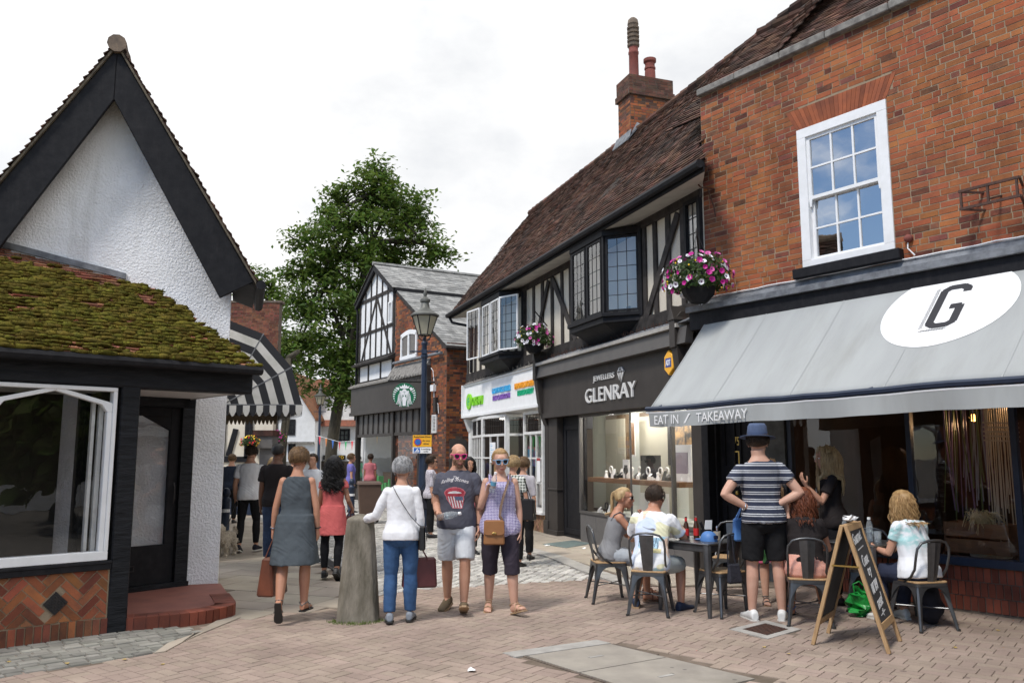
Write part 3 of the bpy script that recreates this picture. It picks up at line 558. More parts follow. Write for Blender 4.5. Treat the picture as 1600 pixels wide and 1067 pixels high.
# ---- charity shop front (same house)
t = tb
WP = 'white_old'
g = MB(); g.prism([(-6.78, -.2, 2.78), (-6.78, -.14, 3.62), (-6.78, 0, 3.62), (-6.78, 0, 2.78)], (5.92, 0, 0)); g.prism([(-6.82, -.24, 2.72), (-6.82, 0, 2.72), (-6.82, 0, 2.79), (-6.82, -.24, 2.79)], (6.0, 0, 0)); g.box(-6.84, -6.78, -.24, 0, 2.72, 3.66); g.box(-6.82, -.84, -.18, 0, 3.62, 3.66)
fs = g.build('fascia', 'white', t, bevel=0.004)
g = MB(); g.prism([(-6.85, -.2, 3.66), (-6.85, 0, 3.66), (-6.85, 0, 3.78)], (6.0, 0, 0))
for i in range(120):
    x = -6.8 + i * .05; y = U(-.15, -.03); g.tube([(x, y, 3.68), (x + U(-.05, .05), y + U(-.06, .04), 3.74 + U(0, .06))], .005, 3, cap=False)
g.build('capping', 'stone', fs)
def ink(n, c): M[n] = mat(n, c, None, rough=0.5)
ink('lime', (0.22, 0.62, 0.02)); ink('ink_blue', (0.05, 0.42, 0.75)); ink('ink_purple', (0.22, 0.10, 0.42)); ink('ink_orange', (0.9, 0.38, 0.02)); ink('ink_green', (0.0, 0.42, 0.2))
fy = -.19
g = MB(); g.lathe([(.22, 0), (.22, .05)], n=24, X=Matrix.Translation((-6.17, -.175, 3.16)) @ Matrix.Rotation(pi / 2, 4, 'X')); em = g.build('round_emblem', 'lime', fs)
g = MB()
for a in range(14):
    A0 = 2 * pi * (a + 2) / 20; A1 = 2 * pi * (a + 3) / 20; P = lambda r, A: (-6.17 + r * cos(A), -.227, 3.16 + r * sin(A)); g.poly([P(.07, A0), P(.11, A0), P(.11, A1), P(.07, A1)])
g.box(-6.2, -6.06, -.229, -.226, 3.14, 3.18); g.build('emblem_mark', 'ink_green', em)
def words(tx, x0, x1, z0, z1, m, y=fy): fit_text(tx, x0, x1, z0, z1, y, .02, bold=.012).build('lettering', m, fs)
fit_text('OXFAM', -5.86, -4.92, 3.02, 3.26, -.2, .05, bold=.012).build('lettering', 'lime', fs)
words('GROWS VEGETABLES', -4.15, -2.75, 3.23, 3.37, 'ink_blue'); words('FILLS CLASSROOMS', -4.08, -2.75, 3.05, 3.18, 'ink_purple')
words('EMPOWERS WOMEN', -2.42, -1.17, 3.22, 3.36, 'ink_orange'); words('FIGHTS POVERTY', -2.22, -1.17, 3.05, 3.18, 'ink_green')
g = MB(); g.prism([(-6.78, -.19, 2.72), (-.9, -.19, 2.72), (-.9, .9, 2.66), (-6.78, .9, 2.66)][::-1], (0, 0, .02)); g.build('soffit', 'white', fs)
for xx in (-6.75, -.9):
    g = MB(); g.box(xx, xx + .2, -.04, .12, 0, 2.7); g.box(xx - .03, xx + .23, -.07, .12, 0, .3); g.prism([(xx, -.2, 2.7), (xx, -.03, 2.7), (xx, -.03, 2.3), (xx, -.07, 2.35)], (.2, 0, 0)); g.build('pilaster', WP if xx < -2 else 'charcoal', t, bevel=.006)
def shopwin(P, Q, cols, ztr=2.15, z0=.45, z1=2.68):
    P = Vector(P); Q = Vector(Q); w = (Q - P).length; X = Matrix.Translation(P) @ Matrix.Rotation(atan2(Q.y - P.y, Q.x - P.x), 4, 'Z')
    f = MB(); rect_frame(f, 0, w, z0, z1, .07, -.03, .04, wb=.09); f.box(.07, w - .07, -.028, .035, ztr, ztr + .06)
    bars(f, .07, w - .07, z0 + .09, ztr, cols, 3, .035, -.02, .025); bars(f, .07, w - .07, ztr + .06, z1 - .07, max(1, cols // 2), 1, .035, -.02, .025)
    f.box(-.02, w + .02, -.07, .04, z0 - .05, z0); fo = f.build('shop_window', WP, t, X=X)
    p = MB(); pane(p, .07, w - .07, z0 + .09, z1 - .07, .0); p.build('pane', 'glass_shop', fo)
    l = MB(); bars(l, .07, w - .07, ztr + .07, z1 - .08, cols * 4, 1, .009, -.008, .004); bars(l, .07, w - .07, ztr + .07, z1 - .08, 1, 2, .009, -.008, .004); l.build('leading', 'iron', fo)
    return fo
shopwin((-6.5, -.0, 0), (-4.65, -.28, 0), 4); shopwin((-4.65, -.28, 0), (-3.2, -.12, 0), 3); shopwin((-3.2, -.12, 0), (-2.95, .7, 0), 2)
shopwin((-2.3, .7, 0), (-2.15, -.05, 0), 2); shopwin((-2.15, -.05, 0), (-.92, -.05, 0), 3)
def herring(mb, x0, x1, z0, z1, y, ang=pi / 4, L_=.215, B_=.065, clip=None, m=0):
    # herringbone brick panel: 3:1 bricks laid in zigzag columns
    n = 3; P = (L_ + .01); q = P / n; ca, sa = cos(ang), sin(ang); w, h = x1 - x0, z1 - z0; c0, c1 = (x0 + x1) / 2, (z0 + z1) / 2; K_ = int((w + h) / q) + 6
    for i in range(-K_, K_):
        for j in range(-K_, K_):
            k = (i - j) % (2 * n)
            if k == 0: a0, a1, b0, b1 = i * q, i * q + P, j * q, j * q + q
            elif k == 2 * n - 1: a0, a1, b0, b1 = i * q, i * q + q, j * q, j * q + P
            else: continue
            e = .005; a0 += e; b0 += e; a1 -= e; b1 -= e
            pts = [(c0 + a * ca - b * sa, c1 + a * sa + b * ca) for a, b in ((a0, b0), (a1, b0), (a1, b1), (a0, b1))]
            pts = clip_rect(pts, x0, x1, z0, z1)
            if len(pts) < 3: continue
            if clip and clip(sum(p[0] for p in pts) / len(pts), sum(p[1] for p in pts) / len(pts)): continue
            d = U(.004, .012); mb.prism([(x, y, z) for x, z in pts][::1], (0, -d, 0), m)
def clip_rect(p, x0, x1, z0, z1):
    for ax, lim, sg in ((0, x0, 1), (0, x1, -1), (1, z0, 1), (1, z1, -1)):
        o = []
        for i in range(len(p)):
            a, b = p[i - 1], p[i]; fa = (a[ax] - lim) * sg; fb = (b[ax] - lim) * sg
            if fa >= 0 and fb >= 0: o.append(b)
            elif fa >= 0 or fb >= 0:
                s = fa / (fa - fb); c = (a[0] + (b[0] - a[0]) * s, a[1] + (b[1] - a[1]) * s); o.append(c)
                if fb >= 0: o.append(b)
        p = o
        if not p: break
    return p
M['riser_brick'] = mat('riser_brick', (0.26, 0.15, 0.085), (0.17, 0.095, 0.055), 7, 0.85, .3, 50, .004, attr=.6, hue=.03)
for a, b, y in ((-6.5, -3.2, -.13), (-2.15, -.9, -.05)):
    g = MB(); g.box(a, b, y + .01, y + .12, -.1, .41, 0); herring(g, a, b, 0, .40, y + .01, L_=.2, m=1); g.build('stall_riser', ['mortar_dark', 'riser_brick'], t)
# shop interior
ink('shop_in', (0.16, 0.13, 0.11)); ink('red_cloth', (0.35, 0.04, 0.04)); ink('teal', (0.03, 0.25, 0.26)); ink('bunting_green', (0.02, 0.42, 0.08)); ink('yellow', (0.8, 0.5, 0.03)); ink('pinkc', (0.7, 0.2, 0.3))
g = MB(); g.poly([(-6.9, 2.4, 0), (-.8, 2.4, 0), (-.8, 2.4, 2.7), (-6.9, 2.4, 2.7)]); g.poly([(-6.9, .05, 0), (-6.9, 2.4, 0), (-6.9, 2.4, 2.7), (-6.9, .05, 2.7)]); g.poly([(-.75, .05, 0), (-.75, 2.4, 0), (-.75, 2.4, 2.7), (-.75, .05, 2.7)]); g.poly([(-6.9, .1, .03), (-.7, .1, .03), (-.7, 2.4, .03), (-6.9, 2.4, .03)])
si = g.build('shop_interior', 'shop_in', t)
g = MB()
for i in range(46):
    x = U(-6.3, -1); y = U(.5, 2.2); w = U(.1, .3); h = U(.25, .7); z = random.choice((.5, .9, 1.4)); g.box(x, x + w, y, y + .08, z, z + h, random.randrange(6))
g.build('stock', ['red_cloth', 'teal', 'dispback', 'black', 'ink_blue', 'pinkc'], si)
g = MB()
for i in range(8): x = -2.05 + i * .14; g.poly([(x, .06, 2.1), (x + .11, .06, 2.1), (x + .055, .06, 1.75)])
g.build('pennants', 'bunting_green', si)
g = MB(); g.box(-3.05, -2.75, -.0, .012, 1.75, 2.05)
g = MB(); g.poly([(-4.1, -.255, 1.5), (-3.75, -.225, 1.5), (-3.75, -.225, 2.0), (-4.1, -.255, 2.0)]); nt_ = g.build('window_notice', 'paper', si)
g = MB()
for i in range(9): z = 1.94 - i * .045; g.poly([(-4.06, -.253, z), (-3.79 - U(0, .1), -.231, z), (-3.79 - U(0, .1), -.231, z + .018), (-4.06, -.253, z + .018)])
g.build('printed_lines', 'ink_blue', nt_)
g = MB(); g.poly([(-1.25, -.085, 1.1), (-1.05, -.085, 1.1), (-1.05, -.085, 1.62), (-1.25, -.085, 1.62)], 0); g.poly([(-1.25, -.088, 1.56), (-1.05, -.088, 1.56), (-1.05, -.088, 1.62), (-1.25, -.088, 1.62)], 1); g.build('window_notice', ['paper', 'red_cloth'], si)
for x, y in ((-2.6, .3), (-1.3, .25), (-5, .4)):
    g = MB(); g.lathe([(.08, 2.655), (.08, 2.635)], (x, y, 0), 12); g.build('downlight', 'lamp_on', si)
g = MB(); g.box(-2.95, -2.3, .75, .79, .1, 2.6); g.build('shop_door', 'dark', t)
# alarm box
def hexa_box(parent):
    h = [(.13 * cos(radians(60 * i + 90)), .17 * sin(radians(60 * i + 90))) for i in range(6)]
    t = thing('alarm_box', 'yellow hexagonal alarm box above the end of the jeweller\'s fascia', 'alarm box', parent.matrix_world @ Vector((4.88, -.19, 3.13)) if 0 else (0, 0, 0)); return t, h
W1 = Matrix.Translation((1.05, 17.35, 0)) @ Matrix.Rotation(frame_rz(160.5), 4, 'Z')
ink('alarm_yellow', (0.85, 0.42, 0.03)); ink('alarm_blue', (0.02, 0.06, 0.3))
t2 = thing('alarm_box', 'yellow hexagonal alarm box above the end of the jeweller\'s fascia', 'alarm box', W1 @ Vector((4.82, -.16, 3.1)), frame_rz(160.5))
g = MB(); g.prism([(.15 * cos(radians(60 * i + 90)), 0, .2 * sin(radians(60 * i + 90))) for i in range(6)], (0, -.09, 0)); cs = g.build('housing', 'alarm_yellow', t2, bevel=.01)
g = MB(); g.box(-.085, .085, -.094, -.089, -.07, .07); g.build('badge', 'alarm_blue', t2)
fit_text('ADT', -.07, .07, -.045, .045, -.096, .004, bold=.02).build('lettering', 'paper', t2)

# ======== brick building with the cafe
W2 = Matrix.Translation((2.91, 12.14, 0)) @ Matrix.Rotation(frame_rz(143.9), 4, 'Z')
t = bb = thing('brick_cafe_building', 'orange-red brick building with white sash window above the grey cafe awning', 'building', (2.91, 12.14, 0), frame_rz(143.9))
WX0, WX1, WZ0, WZ1 = 1.67, 2.95, 4.14, 6.06
g = MB(); XE = 7.5
g.box(0.0, WX0, 0, .3, 3.7, 7.22, 0); g.box(WX1, XE, 0, .3, 3.7, 7.22, 0); g.box(WX0, WX1, 0, .3, 3.7, WZ0, 0); g.box(WX0, WX1, 0, .3, WZ1, 7.22, 0)
g.box(0.0, .3, 0.3, 6, 3.0, 7.0, 0); g.box(0, XE, 5.7, 6, 3, 7.0, 0)
def hole(x, z, a, b):
    if WX0 - .01 < x < WX1 + .01 and WZ0 - .02 < z < WZ1: return True
    if WZ1 - .02 < z < WZ1 + .31:
        e = .02 + (z - WZ1) * .45
        if a > WX0 - e - .02 and b < WX1 + e + .02: return True
    return False
def soot(x, z):
    s = .035
    if z > 6.75: s += .75 * (z - 6.75) / .4
    if x < .35: s += .35
    if 6.3 < z < 6.7: s += .12
    return s + max(0, noise.noise(Vector((x * 1.3, z * 1.3, 5)))) * .35
for xa, xb, za, zb in ((0, 5.6, 3.84, 4.14), (0, WX0 - .001, 4.14, 6.09), (WX1 + .001, 5.6, 4.14, 6.09), (0, 5.6, 6.09, 7.14)): bricks(g, xa, xb, za, zb, hole, m=1, msoot=soot, Ls=(.225, .225, .11))
X = Matrix.Rotation(-pi / 2, 4, 'Z')
bricks(g, -3, 0, 5.6, 7.15, None, m=1, msoot=soot, X=X)
n = 24
for i in range(n):   # gauged flat arch
    e0, e1 = .0, .155
    f = lambda k, e: WX0 - e + (WX1 - WX0 + 2 * e) * k / n
    rz = lambda x: .012 * 4 * ((x - WX0) / (WX1 - WX0)) * (1 - (x - WX0) / (WX1 - WX0))
    a0, a1, b0, b1 = f(i, e0) + .002, f(i + 1, e0) - .002, f(i, e1) + .002, f(i + 1, e1) - .002
    g.prism([(a0, 0, WZ1 + .002), (a1, 0, WZ1 + .002), (b1, 0, WZ1 + .30), (b0, 0, WZ1 + .30)], (0, -.008, 0), 3)
wl = g.build('wall', ['mortar', 'brick', 'brick_dark', 'rubbed'], t)
g = MB(); x = .0
while x < 5.8:
    l = U(.7, 1.0); g.box(x, x + l - .008, -.09, .3, 7.15, 7.26 + U(-.006, .006)); x += l
g.build('parapet_coping', 'stone', t, bevel=.012)
# sash window: frame, two sashes with panes
g = MB(); rect_frame(g, WX0, WX1, WZ0, WZ1, .13, -.02, .12, wb=.1); fr = g.build('sash_window', 'white', t, bevel=.004)
def sash(x0, x1, z0, z1, y, horns):
    s = MB(); rect_frame(s, x0, x1, z0, z1, .045, y, y + .045); bars(s, x0 + .045, x1 - .045, z0 + .045, z1 - .045, 3, 2, .024, y + .006, y + .036)
    if horns:
        for xx in (x0, x1 - .045): s.prism([(xx, y, z0), (xx + .045, y, z0), (xx + .03, y, z0 - .1), (xx + .01, y, z0 - .1)], (0, .03, 0))
    o = s.build('sash', 'white', fr); p = MB(); pane(p, x0 + .045, x1 - .045, z0 + .045, z1 - .045, y + .022); p.build('pane', 'glass_sky', o)
sash(WX0 + .13, WX1 - .13, 5.06, 5.93, .01, True); sash(WX0 + .13, WX1 - .13, 4.24, 5.1, .06, False)
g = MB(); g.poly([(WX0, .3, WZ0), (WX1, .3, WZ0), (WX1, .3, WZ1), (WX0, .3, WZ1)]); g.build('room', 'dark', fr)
g = MB(); g.box(WX0 - .1, WX1 + .1, -.12, .02, WZ0 - .14, WZ0 - .005); g.build('window_sill', 'black', fr, bevel=.012)
# roof behind the parapet
V2 = Vector((0, 2.64, 2.57)).normalized()
g = MB(); tiles(g, (-.95, .22, 6.95), (1, 0, 0), V2, 9, 3.68, .105, .17, wave=.03); g.poly([(-.95, .22, 6.94), (8, .22, 6.94), (8, 2.86, 9.50), (-.95, 2.86, 9.50)], 1); g.poly([(8, 2.86, 9.50), (8, 6, 6.8), (-.95, 6, 6.8), (-.95, 2.86, 9.50)], 1)
for i in range(25): g.tube([(-.95 + i * .35, 2.86, 9.51), (-.62 + i * .35, 2.86, 9.505)], [.12, .11], 8, 0, r=R())
g.build('roof', ['tile', 'dark'], t)
# lead flashing over the shop front, cable and light
g = MB(); g.prism([(-.12, -.34, 3.76), (-.12, -.34, 3.84), (-.12, -.05, 3.90), (-.12, .0, 4.0), (-.12, .0, 3.76)], (6, 0, 0)); fl = g.build('lead_flashing', 'lead', t)
g = MB(); g.box(-.1, 5.8, -.28, .0, 3.5, 3.755); g.box(-.1, .02, -.1, .1, 0, 3.5); g.build('shop_front_beam', 'black', t)
g = MB(); g.tube([(-.15, -.12, 3.80), (.0, -.06, 3.93)] + [(.1 + i * .2, -.03, 4.0 + U(-.006, .006)) for i in range(28)], .009, 5); g.tube([(3.12, -.02, 4.22), (3.12, -.04, 4.12), (3.2, -.04, 4.02)], .008, 5); g.build('cable', 'white', t)
g = MB(); g.blob((3.13, -.03, 4.24), .055, .05, .05, 10, 6); g.build('lamp_socket', 'terracotta', t, smooth=True)
g = MB()
for z in (4.56, 4.36):
    g.tube([(3.88, -.32, z), (4.0, -.0, z + .02)], .016, 4); g.tube([(3.88, -.32, z), (4.5, -.32, z)], .02, 4); g.tube([(4.5, -.32, z), (4.4, 0, z)], .016, 4)
for x in (3.9, 4.18, 4.47): g.tube([(x, -.32, 4.36), (x, -.32, 4.56)], .016, 4)
g.tube([(4.18, 0, 4.5), (4.18, -.32, 4.4)], .014, 4)
o = g.build('iron_bracket', 'rust'); o.matrix_world = W2; tag(o, 'rusty open iron bracket fixed high on the brick wall right of the sash window', 'bracket')
g = MB(); g.tube([(.22, 0, 5.63), (.22, -.3, 5.60), (.2, -.34, 5.64)], .012, 5); g.tube([(.22, -.15, 5.6), (.22, -.03, 5.35), (.22, 0, 5.2)], .01, 5)
o = g.build('iron_hook', 'rust'); o.matrix_world = W2; tag(o, 'small dark iron hook on the brick corner beside the eaves', 'hook')
# door number 75
g = MB(); g.box(.05, .68, .14, .2, .05, 2.3); d = g.build('door', 'black', t)
g = MB()
for a, b, c, e in ((.12, .33, 1.5, 2.2), (.4, .62, 1.5, 2.2), (.12, .33, .2, 1.0), (.4, .62, .2, 1.0)): g = MB(); rect_frame(g, a, b, c, e, .03, .12, .14); g.build('panel_moulding', 'black', d)
fit_text('75', .31, .4, 1.82, 1.94, .13, .01).build('door_number', 'brass', d)
g = MB(); rect_frame(g, .31, .4, 1.28, 1.74, .018, .12, .139); g.build('letter_plate', 'brass', d); g = MB(); g.blob((.36, .1, 1.15), .035, .035, .035, 10, 6); g.build('door_knob', 'brass', d, smooth=True)
g = MB(); g.box(-.02, .05, .05, .2, 0, 2.5); g.box(.68, .74, .05, .2, 0, 2.5); g.box(-.02, .74, .05, .2, 2.3, 3.5); g.build('door_frame', 'black', t)
g = MB(); g.box(.75, 1.25, .0, .2, 0, 3.5); M['pier'] = mat('grey_pier', (.10, .105, .105), (.05, .052, .052), 5, .8, .4, 20, .01); g.build('pier', 'pier', t)
# bowed cafe window
BX0, BX1, NB = 1.25, 6.2, 14
def bow(x, o=0): return -.10 + .055 * (x - 3.0) ** 2 - o if x < 6 else .3
xs = [BX0 + (BX1 - BX0) * i / NB for i in range(NB + 1)]
def strip(mb, z0, z1, o, m=0, th=None):
    for a, b in zip(xs[:-1], xs[1:]):
        if th is None: mb.poly([(a, bow(a, o), z0), (b, bow(b, o), z0), (b, bow(b, o), z1), (a, bow(a, o), z1)], m, .5)
        else: mb.hexa([(a, bow(a, o), z0), (b, bow(b, o), z0), (b, bow(b, o) + th, z0), (a, bow(a, o) + th, z0)], [(a, bow(a, o), z1), (b, bow(b, o), z1), (b, bow(b, o) + th, z1), (a, bow(a, o) + th, z1)], m)
g = MB(); strip(g, -.05, .50, 0, 0)
z0 = 0.03
for j in range(3):
    x = BX0 - (.04 if j % 2 else 0)
    while x < BX1 - .1:
        a, b = x + .006, x + .069; x += .075
        if a < BX0: continue
        h0, h1 = z0 + j * .155 + (.0), z0 + (j + 1) * .155 - .011; d = U(.006, .013)
        sh = .05 * ((int(x / .075)) % 2) if j < 2 else 0
        g.hexa([(a, bow(a, d), h0), (b, bow(b, d), h0), (b, bow(b, -.01), h0), (a, bow(a, -.01), h0)], [(a, bow(a, d), h1), (b, bow(b, d), h1), (b, bow(b, -.01), h1), (a, bow(a, -.01), h1)], 1)
g.build('stall_riser', ['mortar_dark', 'brick_red'], t)
g = MB(); strip(g, .50, .585, .07, th=.16); cw = g.build('cafe_window', 'navy', t); g = MB(); strip(g, 3.3, 3.5, .03, th=.1); g.build('window_head', 'navy', cw)
for x in (1.3, 3.02, 4.12):
    g = MB(); g.box(x - .03, x + .03, bow(x, .03), bow(x, -.05), .585, 3.3); g.build('mullion', 'navy', cw)
g = MB(); strip(g, .585, 3.3, 0); g.build('pane', 'glass_shop', cw, smooth=True)
M['cafe_floor'] = mat('cafe_floor', (.10, .07, .05), None)
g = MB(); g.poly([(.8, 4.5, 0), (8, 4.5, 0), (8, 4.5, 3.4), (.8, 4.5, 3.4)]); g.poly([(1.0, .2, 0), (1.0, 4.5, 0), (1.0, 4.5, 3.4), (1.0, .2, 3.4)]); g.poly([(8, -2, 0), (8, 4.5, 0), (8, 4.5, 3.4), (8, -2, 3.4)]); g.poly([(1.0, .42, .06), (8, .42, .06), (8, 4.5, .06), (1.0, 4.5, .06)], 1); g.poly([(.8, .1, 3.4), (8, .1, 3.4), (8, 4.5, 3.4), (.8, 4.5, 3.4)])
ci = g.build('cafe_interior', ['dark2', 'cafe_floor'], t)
g = MB(); g.box(1.3, 6, 1.5, 1.9, 2.5, 2.75); g.build('ceiling_beam', 'dark2', ci)
ink('twine', (0.42, 0.36, 0.27)); ink('yarn_purple', (0.12, 0.08, 0.14)); ink('yarn_green', (0.07, 0.10, 0.03)); ink('yarn_grey', (0.2, 0.2, 0.22))
g = MB()
for i in range(26):
    x = 3.62 + i * .0135; zb = 1.35 - .25 * abs(sin(i * .7)) ; g.tube([(x, .45, 2.5), (x + U(-.01, .01), .45, 2.0), (x + U(-.03, .03), .46, zb - U(0, .5))], .006, 4, 0)
for k in range(5): g.tube([(3.6, .44, 2.05 - k * .05), (3.98, .44, 2.03 - k * .05)], .012, 4, 0)
for i in range(34):
    x = U(3.12, 3.6); g.tube([(x, .5, 2.6), (x + U(-.04, .04), .5, 1.9), (x + U(-.06, .06), .5, U(.9, 1.5))], U(.004, .012), 4, random.randrange(1, 4))
o = g.build('wall_hanging', ['twine', 'yarn_purple', 'yarn_green', 'yarn_grey']); o.matrix_world = W2; tag(o, 'knotted string hanging with long fringes behind the cafe window', 'wall hanging')
M['bulb'] = mat('glowing_bulb', (1, .5, .15), None, emit=((1, .42, .1), 5.0))
for i, (x, y, z) in enumerate(((3.38, .7, 2.12), (3.95, .6, 2.3), (3.1, .9, 2.36))):
    b = thing('pendant_bulb', ('small orange pendant bulb glowing lowest inside the cafe', 'round amber pendant bulb glowing nearest the right edge of the cafe window', 'amber bulb just below the cafe awning valance')[i], 'lamp', W2 @ Vector((x, y, z)))
    g = MB(); g.blob((0, 0, 0), .04, .04, .045, 12, 8); g.build('bulb', 'bulb', b, smooth=True); l = bpy.data.lights.new('bulb_glow', 'POINT'); l.energy = 5; l.color = (1, .6, .3); l.shadow_soft_size = .05; o_ = bpy.data.objects.new('bulb_glow', l); COL.objects.link(o_); o_.parent = b; o_.location = (0, 0, -.07); g = MB(); g.tube([(0, 0, .04), (0, 0, 3.4 - z)], .006, 5); g.lathe([(.018, .035), (.02, .08), (.01, .09)], n=8); g.build('flex', 'iron', b)
# crate with straw
c = thing('wooden_crate', 'brown slatted crate with straw standing inside the cafe window', 'crate', W2 @ Vector((3.56, .32, .6)), frame_rz(143.9))
M['crate'] = mat('crate_wood', (.16, .075, .03), (.10, .045, .02), 8, .7, .3, 20, .004, stretch=(.4, 2, 2), attr=.4)
for z0, z1 in ((0, .15), (.175, .33)):
    g = MB(); g.box(-.33, .33, -.16, -.145, z0, z1); g.box(-.33, .33, .145, .16, z0, z1); g.build('side_board', 'crate', c, bevel=.003)
g = MB(); g.box(-.345, -.33, -.16, .16, 0, .33); g.box(.33, .345, -.16, .16, 0, .33); g.box(-.33, .33, -.145, .145, 0, .012); g.build('end_board', 'crate', c)
ink('straw', (.50, .38, .19)); g = MB()
for i in range(150):
    A = U(0, 6.28); r = U(0, .12); p = Vector((r * cos(A), r * sin(A) * .6, .34 + U(-.03, .05))); q = p + Vector((U(-.16, .16), U(-.16, .05), U(-.02, .12))); g.tube([p, (p + q) / 2 + Vector((0, 0, .05)), q + Vector((0, 0, -.04 * R() * 4))], .003, 3, cap=False)
o = g.build('straw', 'straw'); o.location = c.location + Vector((-.02, -.02, 0)); tag(o, 'bunch of pale straw spilling from the window crate', 'straw')
# ---- awning
aw = thing('cafe_awning', 'grey canvas awning with white oval and letter G over the cafe terrace', 'awning', (2.91, 12.14, 0), frame_rz(143.9))
M['canvas'] = mat('awning_canvas', (0.345, 0.358, 0.352), (0.29, 0.30, 0.297), .9, .85, .08, 5, .01, stretch=(2.5, .6, .6), detail=8, lo=.38, hi=.75); M['canvas_white'] = mat('canvas_white', (.78, .78, .77), None, rough=.8); M['canvas_black'] = mat('canvas_black', (.03, .03, .034), None, rough=.8)
weather('canvas', 1.0, (2.4, .5, .5), .5, .78, (.84, .83, .80)); M['canvas_seam'] = mat('canvas_seam', (.325, .337, .333), None, rough=.85)
AX0, AX1 = .17, 6.4
AD = [(-.12, 3.74), (-1.42, 2.33)]
def awp(x, s, lift=0.0):                     # s 0 at wall .. 1 at the front bar
    sag = .05 * 4 * s * (1 - s) ; d = AD[0][0] + (AD[1][0] - AD[0][0]) * s; z0 = AD[0][1]; z1 = 2.30 + .012 * (x - AX0)
    z = z0 + (z1 - z0) * s - sag * .5 + .006 * sin(x * 3 + s * 2) * s + .012 * s * noise.noise(Vector((x * 2.2 + s * 2.5, s * 2, 4))) + (.010 * sin(x * 16 + s * 5) * s * max(0, 1 - (x - AX0) / 1.1)); n = Vector((0, -.74, .67)); return Vector((x, d - .04 * (x - AX0) * s, z)) + n * lift
g = MB(); nx, ns = 120, 16
vs = [awp(AX0 + (AX1 - AX0) * i / nx, j / ns) for j in range(ns + 1) for i in range(nx + 1)]
g.faces(vs, [(j * (nx + 1) + i, (j + 1) * (nx + 1) + i, (j + 1) * (nx + 1) + i + 1, j * (nx + 1) + i + 1) for j in range(ns) for i in range(nx)])
cv = g.build('canopy', 'canvas', aw, smooth=True); md = cv.modifiers.new('t', 'SOLIDIFY'); md.thickness = .006; md.offset = -1
def on_awn(mb, lift):
    mb.v = [tuple(awp(x, s, lift)) for x, s in [(v[0], v[1]) for v in mb.v]]; return mb
OX, OS, RX, RS = 3.80, .33, .72, .335
g = MB(); rings = [0, .25, .5, .75, 1.0]; n = 48
g.v = [(OX + RX * r * cos(2 * pi * a / n), OS + RS * r * sin(2 * pi * a / n), 0) for r in rings for a in range(n)]
g.f = [(k * n + a, k * n + (a + 1) % n, (k + 1) * n + (a + 1) % n, (k + 1) * n + a)[::-1] for k in range(4) for a in range(n)]; g.m = [0] * len(g.f); g.r = [.5] * len(g.f)
ov = on_awn(g, .005).build('oval_emblem', 'canvas_white', aw, smooth=True)
def arcband(pts, w):
    out = MB()
    for (a, b), (c, d) in zip(pts[:-1], pts[1:]):
        v = Vector((c - a, d - b)); v.normalize(); nn = Vector((-v.y, v.x)) * w / 2; e = v * w * .12
        out.poly([(a - nn.x - e.x, b - nn.y - e.y, 0), (c - nn.x + e.x, d - nn.y + e.y, 0), (c + nn.x + e.x, d + nn.y + e.y, 0), (a + nn.x - e.x, b + nn.y - e.y, 0)])
    return out
Gp = [(.15, .30), (.15, .36), (.08, .42), (-.08, .42), (-.15, .36), (-.15, -.36), (-.08, -.42), (.08, -.42), (.15, -.36), (.15, -.02), (.03, -.02)]
def gmap(mb, dx=0, ds=0, k=1.0): mb.v = [(OX + .02 + dx + x * .84, OS + ds - y * .39, 0) for x, y, z in mb.v]; return mb
g = gmap(arcband(Gp, .105)); on_awn(g, .009).build('letter_g', 'canvas_black', ov)
g = MB()
for i in range(26): y = -.42 + i * .034; h = arcband([(-.27, y - .03), (-.22, y)], .008); g.v += []; b = len(g.v); g.v += h.v; g.f += [tuple(k + b for k in f) for f in h.f]; g.m += h.m; g.r += h.r
for i in range(10): x = -.2 + i * .034; h = arcband([(x - .05, -.52), (x, -.49)], .008); b = len(g.v); g.v += h.v; g.f += [tuple(k + b for k in f) for f in h.f]; g.m += h.m; g.r += h.r
on_awn(gmap(g), .009).build('letter_shadow', 'canvas_black', ov)
g = MB(); fb = [awp(AX0 - .05 + (AX1 - AX0 + .12) * i / 20, 1.0) + Vector((0, -.02, -.01)) for i in range(21)]
g.tube(fb, .034, 6); g.build('front_bar', 'navy', aw)
g = MB(); g.tube([p + Vector((0, -.002, -.05)) for p in fb], .012, 6); g.build('front_rail', 'white', aw)
g = MB(); g.tube([(AX0, -.1, 3.72), (AX1, -.1, 3.72)], .07, 8); g.build('roller', 'navy', aw)
g = MB()
for x in (AX0 + .015, 1.25, 2.4, 3.55, 4.7):
    g = MB()
    for j in range(12): g.poly([awp(x, j / 12, .0035), awp(x, (j + 1) / 12, .0035), awp(x + .014, (j + 1) / 12, .0035), awp(x + .014, j / 12, .0035)])
    g.build('seam', 'canvas_seam', aw)
for x in (AX0 + .15, 3.4, AX1 - .3):
    g = MB(); e = awp(x, 1); g.tube([(x, 0, 2.9), (x + .5, -.7, 2.65), (e.x, e.y, e.z)], .025, 6); g.build('folding_arm', 'navy', aw)
g = MB(); g.box(AX0 - .16, AX0 + .02, -.12, 0, 3.3, 3.85); g.build('end_bracket', 'navy', aw)
vs = []; nx = 60
for j in range(4):
    for i in range(nx + 1):
        x = AX0 + (AX1 - AX0) * i / nx; p = awp(x, 1); z = p.z - .05 - j * .068; vs.append((x, p.y - .03 + .008 * j * sin(x * 5) , z))
g = MB(); g.faces(vs, [(j * (nx + 1) + i, (j + 1) * (nx + 1) + i, (j + 1) * (nx + 1) + i + 1, j * (nx + 1) + i + 1) for j in range(3) for i in range(nx)])
vl = g.build('valance', 'canvas', aw, smooth=True)
